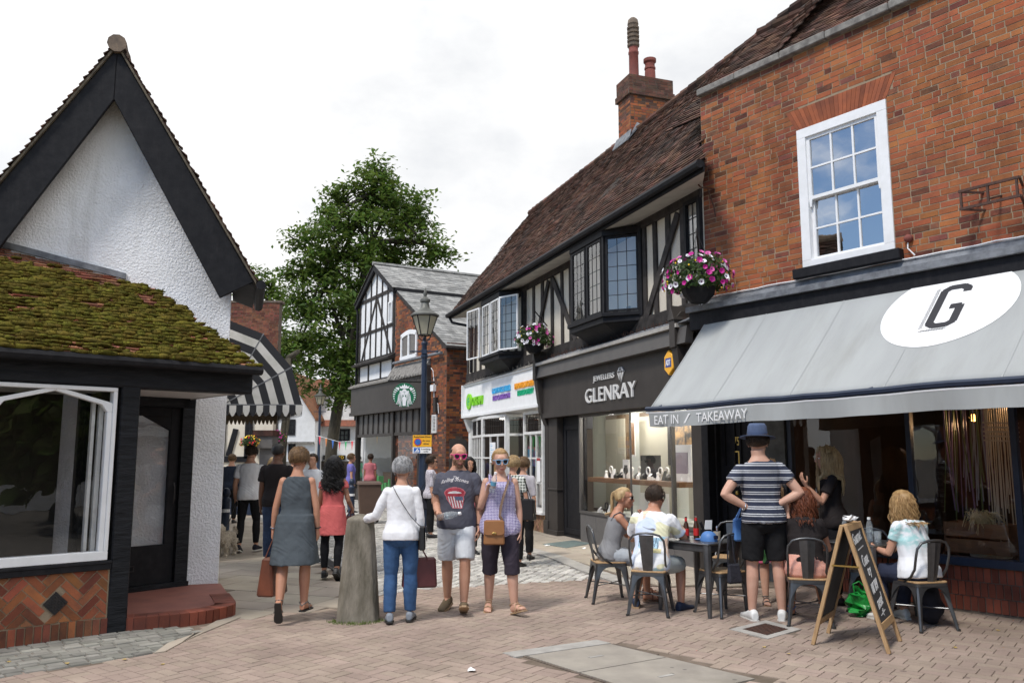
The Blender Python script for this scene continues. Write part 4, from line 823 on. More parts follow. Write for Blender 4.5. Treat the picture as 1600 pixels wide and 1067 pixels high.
def on_val(txt, x0, x1):
    mb = text_mb(txt, 1, 0.002); xs_ = [v[0] for v in mb.v]; ys_ = [v[1] for v in mb.v]; a, b, c, d = min(xs_), max(xs_), min(ys_), max(ys_); o = []
    for v in mb.v:
        x = x0 + (v[0] - a) / (b - a) * (x1 - x0); h = (v[1] - c) / (d - c); p = awp(x, 1); o.append((x, p.y - .048 - (v[2] > 0) * .002, p.z - .215 + h * .115))
    mb.v = o; mb.build('lettering', 'canvas_white', vl)
on_val('EAT IN', .30, .74); on_val('/', .83, .95); on_val('TAKEAWAY', 1.05, 1.86)
# ======== left: gabled white house with mossy bay
B47 = frame_rz(47); WB = Matrix.Translation((-3.86, 8.15, 0)) @ Matrix.Rotation(B47, 4, 'Z'); G72 = frame_rz(72); WG = Matrix.Translation((-3.65, 10.55, 0)) @ Matrix.Rotation(G72, 4, 'Z'); WBi = WB.inverted()
t = lh = thing('white_gabled_house', 'white roughcast gabled house with black bargeboards and a mossy tiled shop bay', 'building', (-3.86, 8.15, 0), B47)
GX = WBi @ WG                                  # gable frame inside the house's frame
def gbox(mb, *a, **k): mb.box(*a, X=GX, **k)
AP = (-1.48, 6.72); EV = (.27, 3.86); EL = (-3.23, 3.86)
# gable wall
g = MB()
P = [(-3.1, 0), (0, 0), (0, 4.1), (-1.48, 6.55), (-3.1, 4.1)]
g.prism([GX @ Vector((x, 0, z)) for x, z in P], GX.to_3x3() @ Vector((0, .3, 0)))
g.build('gable_wall', 'roughcast', t)
g = MB(); g.prism([GX @ Vector((-.02, .3, 0)), GX @ Vector((-.02, 1.3, 0)), GX @ Vector((-.02, 1.3, 4.0)), GX @ Vector((-.02, .3, 4.0))], GX.to_3x3() @ Vector((-.25, 0, 0))); g.build('side_wall', 'roughcast', t)
# barge boards
def gp(x, y, z): return GX @ Vector((x, y, z))
g = MB()
for sgn, E_ in ((1, EV), (-1, EL)):
    a = Vector((AP[0], 0, AP[1] + .02)); b = Vector((E_[0], 0, E_[1])); d = (b - a).normalized(); n = Vector((-d.z, 0, d.x)) * (-1 if sgn > 0 else 1)
    if n.z > 0: n = -n
    w = .36
    q = [a, b, b + n * w * .9 + Vector((-sgn * .12, 0, -.06)), Vector((AP[0], 0, AP[1] - .66))]
    g.prism([gp(p.x, -.35, p.z) for p in q], GX.to_3x3() @ Vector((0, .06, 0)))
    q2 = [a + n * .2 * 0 + Vector((0, 0, .03)), b + Vector((0, 0, .03)), b + n * .13, a + n * .13]
g.build('bargeboards', 'black', t, bevel=.008)
# main roof tiles (two slopes) with verge
M['verge'] = mat('verge_mortar', (.17, .14, .10), (.09, .075, .055), 12, .95, .6, 60, .008)
g = MB()
for sgn, E_ in ((1, EV), (-1, EL)):
    a = Vector((AP[0], -.4, AP[1] + .06)); b = Vector((E_[0] + sgn * .03, -.4, E_[1] - .0)); sl = (b - a).length; up = (a - b).normalized()
    O_ = gp(b.x, b.y, b.z); u = GX.to_3x3() @ Vector((0, 1, 0)); v = GX.to_3x3() @ up
    tiles(g, O_, u, v, 1.9, sl, .1, .165, th=.03, jit=1.8)
    g.prism([gp(a.x, -.385, a.z - .035), gp(b.x, -.385, b.z - .035), gp(b.x, -.385, b.z + .012), gp(a.x, -.385, a.z + .012)], GX.to_3x3() @ Vector((0, .3, 0)), 1)
    g.poly([gp(a.x, -.3, a.z), gp(b.x, -.3, b.z), gp(b.x, 1.4, b.z), gp(a.x, 1.4, a.z)], 2)
for i in range(5): g.tube([gp(AP[0], -.42 + i * .35, AP[1] + .05), gp(AP[0], -.06 + i * .35, AP[1] + .055)], [.115, .10], 10, 3, r=R())
g.build('main_roof', ['tile', 'verge', 'dark', 'pot_old'], t)
g = MB(); g.tube([gp(.36, -.4, 3.82), gp(.36, 1.3, 3.82)], .06, 8); g.build('gutter', 'black', t, smooth='auto')
g = MB(); g.poly([gp(0, -.34, 3.9), gp(.28, -.34, 3.8), gp(.28, 1.3, 3.8), gp(0, 1.3, 3.9)]); g.build('eaves_soffit', 'black', t)
# white return panel beside the door, door, step
g = MB(); g.prism([(-.0, .0, .0)] and [WBi @ Vector((-4.00, 10.42, 0)), WBi @ Vector((-3.66, 10.535, 0)), WBi @ Vector((-3.66, 10.535, 2.4)), WBi @ Vector((-4.00, 10.42, 2.4))], WBi.to_3x3() @ Vector((.1, -.15, 0)) * .2); g.build('wall_panel', 'roughcast', t)
DW = WBi @ (Matrix.Translation((-4.02, 10.38, 0)) @ Matrix.Rotation(frame_rz(40), 4, 'Z'))
g = MB(); g.box(-1.3, -1.16, -.06, .1, .1, 2.42); g.box(-.14, .02, -.06, .1, .1, 2.42); g.box(-1.3, .02, -.06, .1, 2.26, 2.42); g.box(-1.3, .02, -.1, .1, .06, .17); df = g.build('door_frame', 'blackwood', t, X=DW)
g = MB(); g.box(-1.16, -.14, .0, .05, .17, .62); g.box(-1.16, -1.02, .0, .05, .62, 2.26); g.box(-.26, -.14, .0, .05, .62, 2.26); g.box(-1.02, -.26, 0, .05, 2.15, 2.26)
g.prism([(-.26, 0, 1.98), (-.26, 0, 2.15), (-.6, 0, 2.15)], (0, .05, 0)); g.prism([(-1.02, 0, 1.98), (-.68, 0, 2.15), (-1.02, 0, 2.15)], (0, .05, 0))
dr = g.build('door', 'black', t, X=DW, bevel=.005)
g = MB(); pane(g, -1.02, -.26, .62, 2.15, .03); g.build('pane', 'glass', dr)
g = MB(); rect_frame(g, -.86, -.62, .33, .4, .012, -.012, .0); g.build('letter_box', 'iron', dr)
g = MB(); g.tube([(-.2, -.03, 1.1), (-.2, -.06, 1.15), (-.2, -.06, 1.3), (-.2, -.03, 1.35)], .01, 6); g.build('door_handle', 'iron', dr)
SPn = [(-4.7, 9.6), (-3.82, 8.22), (-3.5, 8.18), (-3.2, 8.3), (-2.98, 8.55), (-2.90, 8.85), (-2.95, 9.12), (-3.15, 9.5), (-3.62, 10.5), (-4.02, 10.4)]
KP = [(-3.74, 8.27), (-3.42, 8.42), (-3.16, 8.6), (-3.0, 8.82), (-2.95, 9.06), (-3.03, 9.28), (-3.25, 9.75)]
def crv(P, n=7):
    o = []
    for i in range(len(P) - 1):
        a, b, c, d = [Vector(P[min(max(k, 0), len(P) - 1)]) for k in (i - 1, i, i + 1, i + 2)]
        for k in range(n): t_ = k / n; o.append(tuple(.5 * (2 * b + (c - a) * t_ + (2 * a - 5 * b + 4 * c - d) * t_ ** 2 + (3 * b - a - 3 * c + d) * t_ ** 3)))
    return o + [P[-1]]
CV = crv(KP); SPn = [(-4.6, 9.7)] + CV + [(-3.6, 10.5), (-4.02, 10.45)]
g = MB(); g.prism([WBi @ Vector((x, y, -.03)) for x, y in SPn], (0, 0, .145)); cen = Vector((-3.9, 9.6))
def edge(i, k, tt): return None
pts = []; run = [Vector(CV[0])]; acc = 0
for a, b in zip(CV[:-1], CV[1:]):
    acc += (Vector(b) - Vector(a)).length
    if acc >= .075: pts.append((run[-1], Vector(b))); run.append(Vector(b)); acc = 0
for a, b in pts:
    d = (b - a).normalized(); e = d * .004; nn = Vector((d.y, -d.x)); nn = nn if nn.dot(a - cen) > 0 else -nn; o = nn * .012; i_ = -nn * .2
    q = [a + e + o, b - e + o, b - e + i_, a + e + i_]
    g.prism([WBi @ Vector((p.x, p.y, -.02)) for p in q], (0, 0, .142), 1)
g.build('door_step', ['quarry', 'brick_red'], t)
# bay front: post, beam, window, herringbone panel
g = MB(); g.box(0, .18, -.02, .2, 0, 2.36); g.build('corner_post', 'blackwood', t, bevel=.012)
g = MB(); g.box(-3.2, 1.36, -.03, .2, 2.345, 2.575); g.build('bressummer', 'blackwood', t, bevel=.015)
g = MB(); g.tube([(-3.2, -.22, 2.58), (1.36, -.22, 2.585)], .05, 8); g.box(-3.2, 1.36, -.2, -.16, 2.55, 2.62); g.build('bay_gutter', 'black', t)
g = MB(); g.poly([(-3.2, 0, 2.36), (1.36, 0, 2.36), (1.36, 2.2, 2.38), (-3.2, 2.2, 2.38)]); g.poly([(1.355, 0, 2.36), (1.355, 2.2, 2.36), (1.355, 2.2, 2.7), (1.355, 0, 2.58)]); g.build('porch_ceiling', 'white_old', t)
g = MB(); g.box(-2.3, 0, -.04, .15, .60, .66); g.box(-2.3, 0, -.05, -.0, .655, .685); g.build('window_sill', 'black', t, bevel=.006)
WW0 = -1.14
def archtop(mb, x0, x1, z0, z1, w, y0, y1):
    rect_frame(mb, x0, x1, z0, z1, w * .45, y0, y1 + .02, wb=w); xc = (x0 + x1) / 2; i0, i1 = x0 + w * .45, x1 - w * .45; zt = z1 - .07
    mb.box(i0, i0 + w * .55, y0 + .01, y1, z0 + w, zt - .17); mb.box(i1 - w * .55, i1, y0 + .01, y1, z0 + w, zt - .17)
    for s_ in (-1, 1):
        xe = i0 if s_ < 0 else i1; q = [(xe, zt - .17), (xe - s_ * w * .55, zt - .17), (xe - s_ * (w * .55 + .05), zt - .10), (xc, zt + .015), (xc, zt + .055), (xe - s_ * .02, zt - .075), (xe, zt - .085)]
        q = [(x, y0 + .012, z) for x, z in (q if s_ < 0 else q)]; mb.prism(q, (0, y1 - y0 - .015, 0))
for x1 in (-.04,):
    g = MB(); archtop(g, -1.14, -.04, .69, 2.335, .085, -.035, .06); wf = g.build('shop_window', 'white', t, bevel=.005)
    p = MB(); pane(p, -1.1, -.08, .74, 2.3, .02); p.build('pane', 'glass', wf)
    g = MB(); archtop(g, -2.28, -1.18, .69, 2.335, .085, -.035, .06); wf = g.build('shop_window', 'white', t, bevel=.005)
    p = MB(); pane(p, -2.24, -1.22, .74, 2.3, .02); p.build('pane', 'glass', wf)
    g = MB(); g.box(-1.17, -1.145, -.03, .1, .66, 2.34); g.build('mullion', 'black', wf)
g = MB(); g.box(-.16, -.12, .1, .16, .72, 2.2); g.box(-.22, -.19, .12, .18, .72, 2.2); g.build('inner_frame', 'white_old', wf)
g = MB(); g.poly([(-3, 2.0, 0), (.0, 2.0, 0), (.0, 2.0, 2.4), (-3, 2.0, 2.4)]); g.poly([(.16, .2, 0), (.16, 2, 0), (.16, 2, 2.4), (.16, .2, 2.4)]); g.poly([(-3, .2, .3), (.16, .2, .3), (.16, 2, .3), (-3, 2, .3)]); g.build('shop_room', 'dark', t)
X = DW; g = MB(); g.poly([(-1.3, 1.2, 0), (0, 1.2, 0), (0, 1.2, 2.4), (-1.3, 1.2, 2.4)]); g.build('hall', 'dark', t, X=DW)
M['hb'] = mat('herring_brick', (0.31, 0.095, 0.035), (0.17, 0.06, 0.032), 4, 0.8, .4, 50, .005, attr=.8, hue=.03)
g = MB(); g.box(-2.3, 0, .0, .15, -.05, .6, 0); herring(g, -1.05, -.015, .16, .60, .0, L_=.21, clip=lambda x, z: abs(x + .46) + abs(z - .335) < .105, m=1); herring(g, -2.3, -1.06, .16, .60, .0, L_=.21, m=1)
x = -2.3
while x < -.03: g.box(x + .005, x + .062, -.014, .0, -.0, .15 + U(-.006, .006), 2 if R() < .7 else 1); x += .07
bp = g.build('brick_panel', ['mortar', 'hb', 'brick_dark'], t)
g = MB(); vz = .335; s_ = .105
g.prism([(-.46 - s_, -.005, vz), (-.46, -.005, vz - s_), (-.46 + s_, -.005, vz), (-.46, -.005, vz + s_)], (0, -.016, 0))
for i in range(-3, 4):
    for j in range(-3, 4):
        if (i + j) % 2 == 0: a = (i + j) * .0135; b = (i - j) * .0135; g.tube([(-.46 + a - .006, -.025, vz + b), (-.46 + a + .006, -.025, vz + b)], .005, 4)
g.build('air_vent', 'iron', bp)
# mossy roof
O_ = Vector((-3.0, -.2, 2.615)); vv = Vector((0, 2.3, 1.196)).normalized(); sl = 2.75 / vv.y
nG = GX.to_3x3() @ Vector((0, 1, 0)); oG = GX @ Vector((0, 0, 0))
def keep(a, b):
    p = O_ + Vector((a, 0, 0)) + vv * b
    return (p - oG).dot(nG) < .02 and p.x < 1.32 - .185 * (p.y + .2)
g = MB(); tiles(g, O_, (1, 0, 0), vv, 4.32, sl + .3, .1, .165, keep, .022, jit=1.6)
q = [Vector((-3, -.2, 2.60)), Vector((1.3, -.2, 2.60)), Vector((.9, 2.0, 2.6 + .52 * 2.2)), Vector((.5, 2.25, 2.6 + .52 * 2.45)), Vector((-3, 2.5, 2.6 + .52 * 2.7))]
g.poly(q, 1); g.poly([Vector((1.3, -.2, 2.6)), Vector((1.36, -.1, 2.55)), Vector((1.1, 2.0, 2.6)), Vector((.9, 2.0, 2.6 + .52 * 2.2))], 1)
br = g.build('bay_roof', ['tile_red', 'dark'], t)
g = MB(); n = vv.cross(Vector((-1, 0, 0))); n = n if n.z > 0 else -n
for j in range(int(sl / .1)):
    x = 0
    while x < 4.4:
        x += U(.035, .075); b = j * .1 + U(-.012, .02); p = O_ + Vector((x, 0, 0)) + vv * b
        hb = (p - oG).dot(nG)
        if hb > -.03 or p.x > 1.34 - .185 * (p.y + .2): continue
        dens = .98 if hb < -.46 else max(0, (-hb - .16) * 3.0) * .7
        if p.x > .55 and hb < -.1: dens = .98
        pn = noise.noise(Vector((p.x * 2.2, j * .35, 1.7)))
        if pn < -.5: dens *= .2
        if R() > dens: continue
        k = U(.7, 1.35) * (1 + .3 * pn)
        g.blob(p + n * (.022 + .010 * k), U(.042, .075) * k, U(.035, .058) * k, U(.016, .03) * k, 7, 4, 0, min(1, max(0, .5 + .5 * noise.noise(Vector((p.x * 3, p.y * 3, 0))) + U(-.25, .25))), jit=.28)
        for _ in range(5):
            w = p + n * (.04 * k) + Vector((U(-.05, .05), U(-.04, .04), 0)); g.tube([w, w + n * U(.006, .02) + Vector((U(-.008, .008), -.006, .004))], .0035, 3, 0, cap=False)
mo = g.build('moss', 'moss', br, smooth=True); mo['kind'] = 'stuff'
g = MB(); pts = []
for k in range(14):
    a = .05 + k * .3; q = O_ + Vector((a, 0, 0)); b = -(q - oG).dot(nG) / vv.dot(nG); q = q + vv * b
    if q.x < 1.30 - .185 * (q.y + .2): pts.append(q + Vector((0, 0, .03 + U(-.006, .006))))
for a, b in zip(pts[:-1], pts[1:]): g.prism([a, b, b + Vector((0, 0, .075)), a + Vector((0, 0, .075))], GX.to_3x3() @ Vector((0, -.035, 0)))
g.build('flashing', 'lead', br)
# ======== coffee shop building
S150 = frame_rz(150); t = thing('coffee_shop_building', 'gabled black and white coffee shop with brick wing and slate roofs behind the street lamp', 'building', (-2.0, 25.0, 0), S150); WS = Matrix.Translation((-2, 25, 0)) @ Matrix.Rotation(S150, 4, 'Z')
g = MB(); g.prism([(-7.85, 0, 4.3), (-4.25, 0, 4.3), (-4.25, 0, 7.55), (-6.05, 0, 8.6), (-7.85, 0, 7.55)], (0, .25, 0)); g.box(-7.85, -7.6, .25, 9, 0, 7.5); g.box(-4.5, -4.25, .25, 9, 5.2, 7.5); gw = g.build('gable_wall', 'render_w', t)
g = MB(); B = lambda a, b, c, d, w=.13: g.bar(a, b, c, d, w, -.03, .0)
for x in (-7.78, -4.32): B(x, 4.3, x, 7.6, .16)
for x, a, b in ((-7.2, 5.25, 7.85), (-6.62, 5.25, 8.2), (-6.05, 5.25, 8.5), (-5.48, 5.25, 8.2), (-4.9, 5.25, 7.85)): B(x, a, x, b, .09)
B(-7.8, 7.52, -4.3, 7.52); B(-7.8, 6.25, -4.3, 6.25, .1); B(-7.8, 5.2, -4.3, 5.2, .12); B(-6.02, 7.5, -7.55, 5.2, .11); B(-6.02, 7.5, -4.55, 5.25, .11); B(-7.8, 4.38, -4.3, 4.38, .12)
for x in (-6.75, -5.5): B(x, 4.3, x, 5.1, .1)
g.prism([(-7.95, -.28, 5.02), (-7.95, -.28, 5.08), (-7.95, .0, 5.22), (-7.95, 0, 5.02)], (3.8, 0, 0)); g.build('timber_frame', 'timber', gw)
g = MB()
for s_, xe in ((-1, -8.05), (1, -4.05)): g.prism([(-6.05, -.16, 8.72), (xe, -.16, 7.5), (xe, -.16, 7.3), (-6.05, -.16, 8.5)], (0, .08, 0))
g.tube([(-8.1, -.1, 7.45), (-8.1, 9, 7.45)], .07, 6); g.tube([(-4.02, -.1, 7.42), (-4.02, 9, 7.42)], .075, 6); g.tube([(-8.0, -.1, 7.4), (-7.95, -.06, 7.1), (-7.95, -.06, 3)], .05, 6); g.build('bargeboards', 'black', t)
g = MB()
for s_, xe in ((1, -4.02), (-1, -8.08)):
    b = Vector((xe, -.2, 7.5)); a = Vector((-6.05, -.2, 8.76)); tiles(g, b, (0, 1, 0), (a - b), 9.5, (a - b).length, .2, .3, th=.012, m=0, jit=.6); g.poly([b - Vector((0, 0, .02)), a - Vector((0, 0, .02)), a + Vector((0, 9.5, -.02)), b + Vector((0, 9.5, -.02))], 1)
for i in range(20): g.tube([(-6.05, -.2 + i * .48, 8.77), (-6.05, .27 + i * .48, 8.77)], .08, 6, 0)
g.build('roof', ['slate', 'dark'], t)
g = MB(); rect_frame(g, -4.78, -4.42, 6.32, 7.1, .05, -.06, .0); w = g.build('window', 'white', t); g = MB(); pane(g, -4.73, -4.47, 6.37, 7.05, -.02); g.build('pane', 'glass', w)
# brick wing
g = MB(); wh = lambda x, z, a, b: (-3.62 < x < -2.25 and 4.9 < z < 5.78 + .1 * sin((x + 3.62) / 1.37 * pi))
top = lambda x: 7.36 - (x + 4.05) * .5866
def hole2(x, z, a, b): return z > top(b) - .05 or wh(x, z, a, b)
g.prism([(-4.25, .012, 0), (0, .012, 0), (0, .012, 5.0), (-4.25, .012, 7.45)], (0, .3, 0)); sootS = lambda x, z: .28 + .3 * max(0, noise.noise(Vector((x, z, 9))) * 2) + (.35 if z < 3 else 0)
bricks(g, -4.2, 0, 0, 7.4, hole2, m=1, msoot=sootS, Ls=(.225, .115), y=.012); 
def hole3(x, z, a, b): return .12 < x < .72 and z < 2.12 + .12 * sin((x - .12) / .6 * pi)
X = Matrix.Translation((0.0, .012, 0)) @ Matrix.Rotation(pi / 2, 4, 'Z'); bricks(g, 0, 4, 0, 5.1, hole3, X=X, m=1, msoot=lambda x, z: .35 + (.3 if z > 4.2 else 0), y=0)
g.box(-.3, 0, .31, 5, 0, 5.1); br = g.build('brick_wall', ['mortar_dark', 'brick', 'brick_soot'], t)
g = MB(); b = Vector((.12, -.06, 4.98)); a = Vector((-4.22, -.06, 7.52)); tiles(g, b, (0, 1, 0), a - b, 8, (a - b).length, .2, .3, th=.012, jit=.6); g.poly([b - Vector((0, 0, .03)), a - Vector((0, 0, .03)), a + Vector((0, 8, -.03)), b + Vector((0, 8, -.03))], 1); g.build('wing_roof', ['slate', 'dark'], t)
g = MB(); g.prism([(.12, -.06, 4.86), (.12, -.06, 4.97), (-4.2, -.06, 7.5), (-4.2, -.06, 7.38)], (0, .06, 0)); g.tube([(.16, -.1, 4.93), (.16, 8, 4.93)], .06, 6); g.build('verge_board', 'timber', t)
# arched-head casement window in the wing
g = MB(); f = lambda x: 5.74 + .1 * sin((x + 3.62) / 1.37 * pi)
xs_ = [-3.62 + 1.37 * i / 8 for i in range(9)]
for a, b in zip(xs_[:-1], xs_[1:]): g.prism([(a, -.03, f(a) - .13), (b, -.03, f(b) - .13), (b, -.03, f(b) + .02), (a, -.03, f(a) + .02)], (0, .1, 0))
g.box(-3.62, -2.25, -.05, .08, 4.88, 5.0); 
for x in (-3.62, -2.995, -2.35): g.box(x, x + .1, -.03, .07, 5.0, 5.72)
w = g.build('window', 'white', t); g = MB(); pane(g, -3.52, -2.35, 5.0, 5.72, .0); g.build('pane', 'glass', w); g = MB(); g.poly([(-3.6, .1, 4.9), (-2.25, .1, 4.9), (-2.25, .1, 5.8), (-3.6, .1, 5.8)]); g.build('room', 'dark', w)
# shop front
g = MB(); g.box(-8.05, -1.15, -.22, .0, 3.26, 4.22); g.box(-8.1, -1.1, -.26, 0, 3.16, 3.28); g.box(-1.2, -1.1, -.2, .0, 3.2, 4.5); fs = g.build('fascia', 'charcoal', t, bevel=.005)
g = MB(); g.prism([(-8.2, -.3, 4.2), (-8.2, -.3, 4.26), (-8.2, 0, 4.40), (-8.2, 0, 4.2)], (3.95, 0, 0)); g.prism([(-4.25, -.3, 4.2), (-4.25, -.3, 4.26), (-4.25, 0, 4.75), (-4.25, 0, 4.2)], (3.1, 0, 0)); g.build('lead_capping', 'stone', fs)
g = MB(); g.box(-7.8, -1.15, -.02, .04, 2.4, 3.2)
for i in range(13): x = -7.7 + i * .52; g.box(x, x + .08, -.06, .0, 2.4, 3.16, 1)
g.box(-7.8, -1.15, -.07, .0, 2.34, 2.44, 1); g.build('stall_boards', ['charcoal_lt', 'charcoal'], t)
g = MB()
for x in (-7.8, -4.1, -1.25): g.box(x, x + .12, -.1, .1, 0, 3.2)
g.box(-7.8, -1.15, -.08, .1, 0, .45); g.box(-2.0, -1.9, -.05, .1, .4, 2.4); sw = g.build('shop_window', 'charcoal', t); g = MB(); pane(g, -7.7, -1.25, .45, 2.36, -.0); g.build('pane', 'glass_shop', sw)
M['shop_cream'] = mat('coffee_interior', (.74, .70, .58), (.55, .48, .36), .8, .8)
g = MB(); g.poly([(-7.7, 1.6, 0), (-1.2, 1.6, 0), (-1.2, 1.6, 3.2), (-7.7, 1.6, 3.2)]); g.poly([(-7.7, .1, .02), (-1.2, .1, .02), (-1.2, 1.6, .02), (-7.7, 1.6, .02)]); g.poly([(-1.15, .1, 0), (-1.15, 1.6, 0), (-1.15, 1.6, 3), (-1.15, .1, 3)])
si_ = g.build('shop_interior', 'shop_cream', sw); g = MB(); g.box(-7.4, -3.0, .9, 1.3, .1, 1.05)
for x in (-6.9, -5.6, -2.6): g.box(x, x + .5, 1.5, 1.58, 1.3, 2.1)
g.build('counter', 'wood', si_); g = MB()
for i in range(16): x = -7.5 + i * .36; g.box(x, x + U(.08, .25), .3, .5, .2, U(.5, 1.2))
g.build('stock', 'bunting_green', si_)
g = MB(); g.box(.0, .02, .14, .70, 0, 2.15); g.build('arched_door', 'charcoal_lt', t)
g = MB(); rect_frame(g, -.92, -.6, 2.36, 2.92, .04, -.05, .0)
for i in range(11): g.box(-.88, -.64, -.04, -.01, 2.41 + i * .044, 2.43 + i * .044)
g.build('wall_vent', 'white_old', t)
g = MB(); g.tube([(-4.0, -.12, 4.82), (-.1, -.12, 4.78)], .05, 7); g.build('wall_pipe', 'lead', t); g = MB(); g.tube([(-1.05, -.03, 4.4), (-.9, -.03, 4.3), (-.8, -.03, 3.9), (-.8, -.03, 3.3), (-.5, -.03, 3.25), (-.45, -.03, 2.95)], .012, 5); g.box(-.95, -.72, -.1, 0, 3.65, 3.85); g.build('cable', 'white', t); g = MB(); g.box(-.72, -.55, -.1, 0, 3.0, 3.45); g.build('meter_box', 'charcoal', t)
# hanging round sign
HS = thing('hanging_sign', 'round green and white coffee shop sign hanging from an ornate bracket', 'sign', at(632, 617, 21.8))
ink('logo_green', (0.0, 0.13, 0.055))
RY = Matrix.Rotation(pi / 2, 4, 'X')
g = MB(); g.lathe([(.395, -.03), (.395, .03)], n=40, X=RY); g.build('disc', 'logo_green', HS, bevel=.004); HS.scale = (.8, .8, .8)
g = MB()
def arcs(r0, r1, a0, a1, y=-.036, n=6):
    for i in range(n):
        p = a0 + (a1 - a0) * i / n; q = a0 + (a1 - a0) * (i + 1) / n; P = lambda r, A: (r * sin(radians(A)), y, r * cos(radians(A))); g.poly([P(r0, p), P(r0, q), P(r1, q), P(r1, p)])
for s_ in (-1, 1):
    for k in range(7): A = s_ * (52 + k * 12); arcs(.24 + .02 * k, .375, A, A + 5.5, n=2)
    for k in range(5):    # wavy hair
        x0 = .09 + k * .032; pts = [(s_ * (x0 * (.7 if j < 2 else .62 + .09 * j) + .012 * sin(j * 1.6 + k)), .14 - j * .075) for j in range(7 + (k < 2))]
        for a, b in zip(pts[:-1], pts[1:]): g.bar(*a, *b, .017, -.041, -.034)
    g.poly([(s_ * .16, -.037, .22), (s_ * .22, -.037, .26), (s_ * .27, -.037, .2), (s_ * .2, -.037, .16)])
cr_ = [(-.13, .21), (-.17, .30), (-.1, .27), (-.07, .33), (-.035, .29), (0, .375), (.035, .29), (.07, .33), (.1, .27), (.17, .30), (.13, .21)]; g.poly([(x, -.038, z) for x, z in cr_][::-1])
g.poly([(.085 * cos(2 * pi * i / 16), -.039, .09 + .11 * sin(2 * pi * i / 16)) for i in range(16)]); g.poly([(.0, -.038, .0), (.07, -.038, -.12), (.05, -.038, -.36), (-.05, -.038, -.36), (-.07, -.038, -.12)][::-1]); g.build('emblem', 'paper', HS)
g = MB(); g.poly([(x + .012 * cos(2 * pi * i / 8) if 1 else 0, -.042, .11 + .007 * sin(2 * pi * i / 8)) for x in (0,) for i in range(8)])
for x in (-.035, .035): g.box(x - .016, x + .016, -.043, -.038, .105, .113)
g.box(-.006, .006, -.043, -.038, .07, .10); g.box(-.022, .022, -.043, -.038, .035, .045); g.build('emblem_features', 'logo_green', HS)
g = MB(); g.tube([(-.55, 0, .47), (.9, .9, .5)], .035, 6)
for i in range(9): a = -.5 + i * .17; g.tube([(a, i * .05 - .02, .5), (a + .05, i * .05, .62), (a + .12, i * .05, .56), (a + .16, i * .05, .66)], .014, 5)
for x in (-.15, .15): g.tube([(x, 0, .36), (x, .03, .47)], .012, 5)
g.build('bracket', 'iron', HS)
# ======== street lamp
def lamp_post(lab, loc, k=1.0, signs=False):
    t = thing('street_lamp', lab, 'street lamp', loc)
    pr = [(.17, 0), (.17, .12), (.15, .16), (.14, .75), (.155, .8), (.12, .86), (.10, .95), (.095, 1.7), (.09, 1.75), (.078, 1.8), (.068, 2.5), (.064, 4.0), (.085, 4.02), (.085, 4.08), (.06, 4.1), (.058, 4.3), (.075, 4.33), (.075, 4.37), (.05, 4.4), (.04, 4.5)]
    g = MB(); g.lathe([(r * k, z * k) for r, z in pr], n=16); g.build('post', 'navy', t, smooth='auto')
    g = MB(); g.tube([(-.34 * k, 0, 4.16 * k), (.3 * k, 0, 4.16 * k)], .018 * k, 6); g.blob((.3 * k, 0, 4.16 * k), .03, .03, .03); g.box(-.06 * k, .06 * k, -.09 * k, .09 * k, 4.1 * k, 4.2 * k); g.build('ladder_bar', 'navy', t)
    g = MB()
    for s_ in (-1, 1):
        for a in (0, pi / 2): g.tube([(s_ * .05 * cos(a) * k, s_ * .05 * sin(a) * k, 4.42 * k), (s_ * .12 * cos(a) * k, s_ * .12 * sin(a) * k, 4.46 * k), (s_ * .15 * cos(a) * k, s_ * .15 * sin(a) * k, 4.56 * k)], .014 * k, 5)
    n = 6; zb, zt, rb, rt = 4.55 * k, 5.0 * k, .15 * k, .30 * k
    c = [(Vector((rb * cos(2 * pi * i / n), rb * sin(2 * pi * i / n), zb)), Vector((rt * cos(2 * pi * i / n), rt * sin(2 * pi * i / n), zt))) for i in range(n)]
    for i in range(n): g.tube([c[i][0], c[i][1]], .014 * k, 5); g.tube([c[i][1], c[(i + 1) % n][1]], .016 * k, 5); g.tube([c[i][0], c[(i + 1) % n][0]], .014 * k, 5)
    ln = g.build('lantern_frame', 'iron', t)
    g = MB(); m_ = .985
    for i in range(n): a, b = c[i], c[(i + 1) % n]; g.poly([a[0] * m_ + Vector((0, 0, zb * (1 - m_))), b[0] * m_ + Vector((0, 0, zb * (1 - m_))), b[1] * m_ + Vector((0, 0, zt * (1 - m_))), a[1] * m_ + Vector((0, 0, zt * (1 - m_)))])
    if 'lampglass' not in M: M['lampglass'] = mat('lantern_glass', (.62, .58, .44), (.5, .47, .36), 3, .25, trans=.4)
    g.build('lantern_glass', 'lampglass', ln)
    g = MB(); g.lathe([(.34 * k, 5.0 * k), (.34 * k, 5.03 * k), (.15 * k, 5.16 * k), (.11 * k, 5.2 * k), (.09 * k, 5.32 * k), (.12 * k, 5.35 * k), (.12 * k, 5.4 * k), (.06 * k, 5.45 * k), (.035 * k, 5.48 * k), (.05 * k, 5.54 * k), (.03 * k, 5.6 * k), (.01 * k, 5.68 * k)], n=12)
    if 'zinc' not in M: M['zinc'] = mat('weathered_zinc', (.14, .14, .125), (.09, .09, .08), 6, .55, metal=.3)
    g.build('lantern_cap', 'zinc', t, smooth='auto'); return t
LP = gnd(659, 831); LP.z = 0
lp = lamp_post('tall navy lamp post with hexagonal lantern and yellow parking plates beside the coffee shop', LP, .965)
SG = thing('parking_sign', 'yellow restricted zone plate above a white loading only plate on the lamp post', 'sign', LP + Vector((0, -.13, .598))); SG.scale = (1, 1, .66)
ink('sign_yellow', (.85, .42, .02)); ink('sign_blue', (.03, .14, .45)); ink('sign_red', (.6, .03, .03))
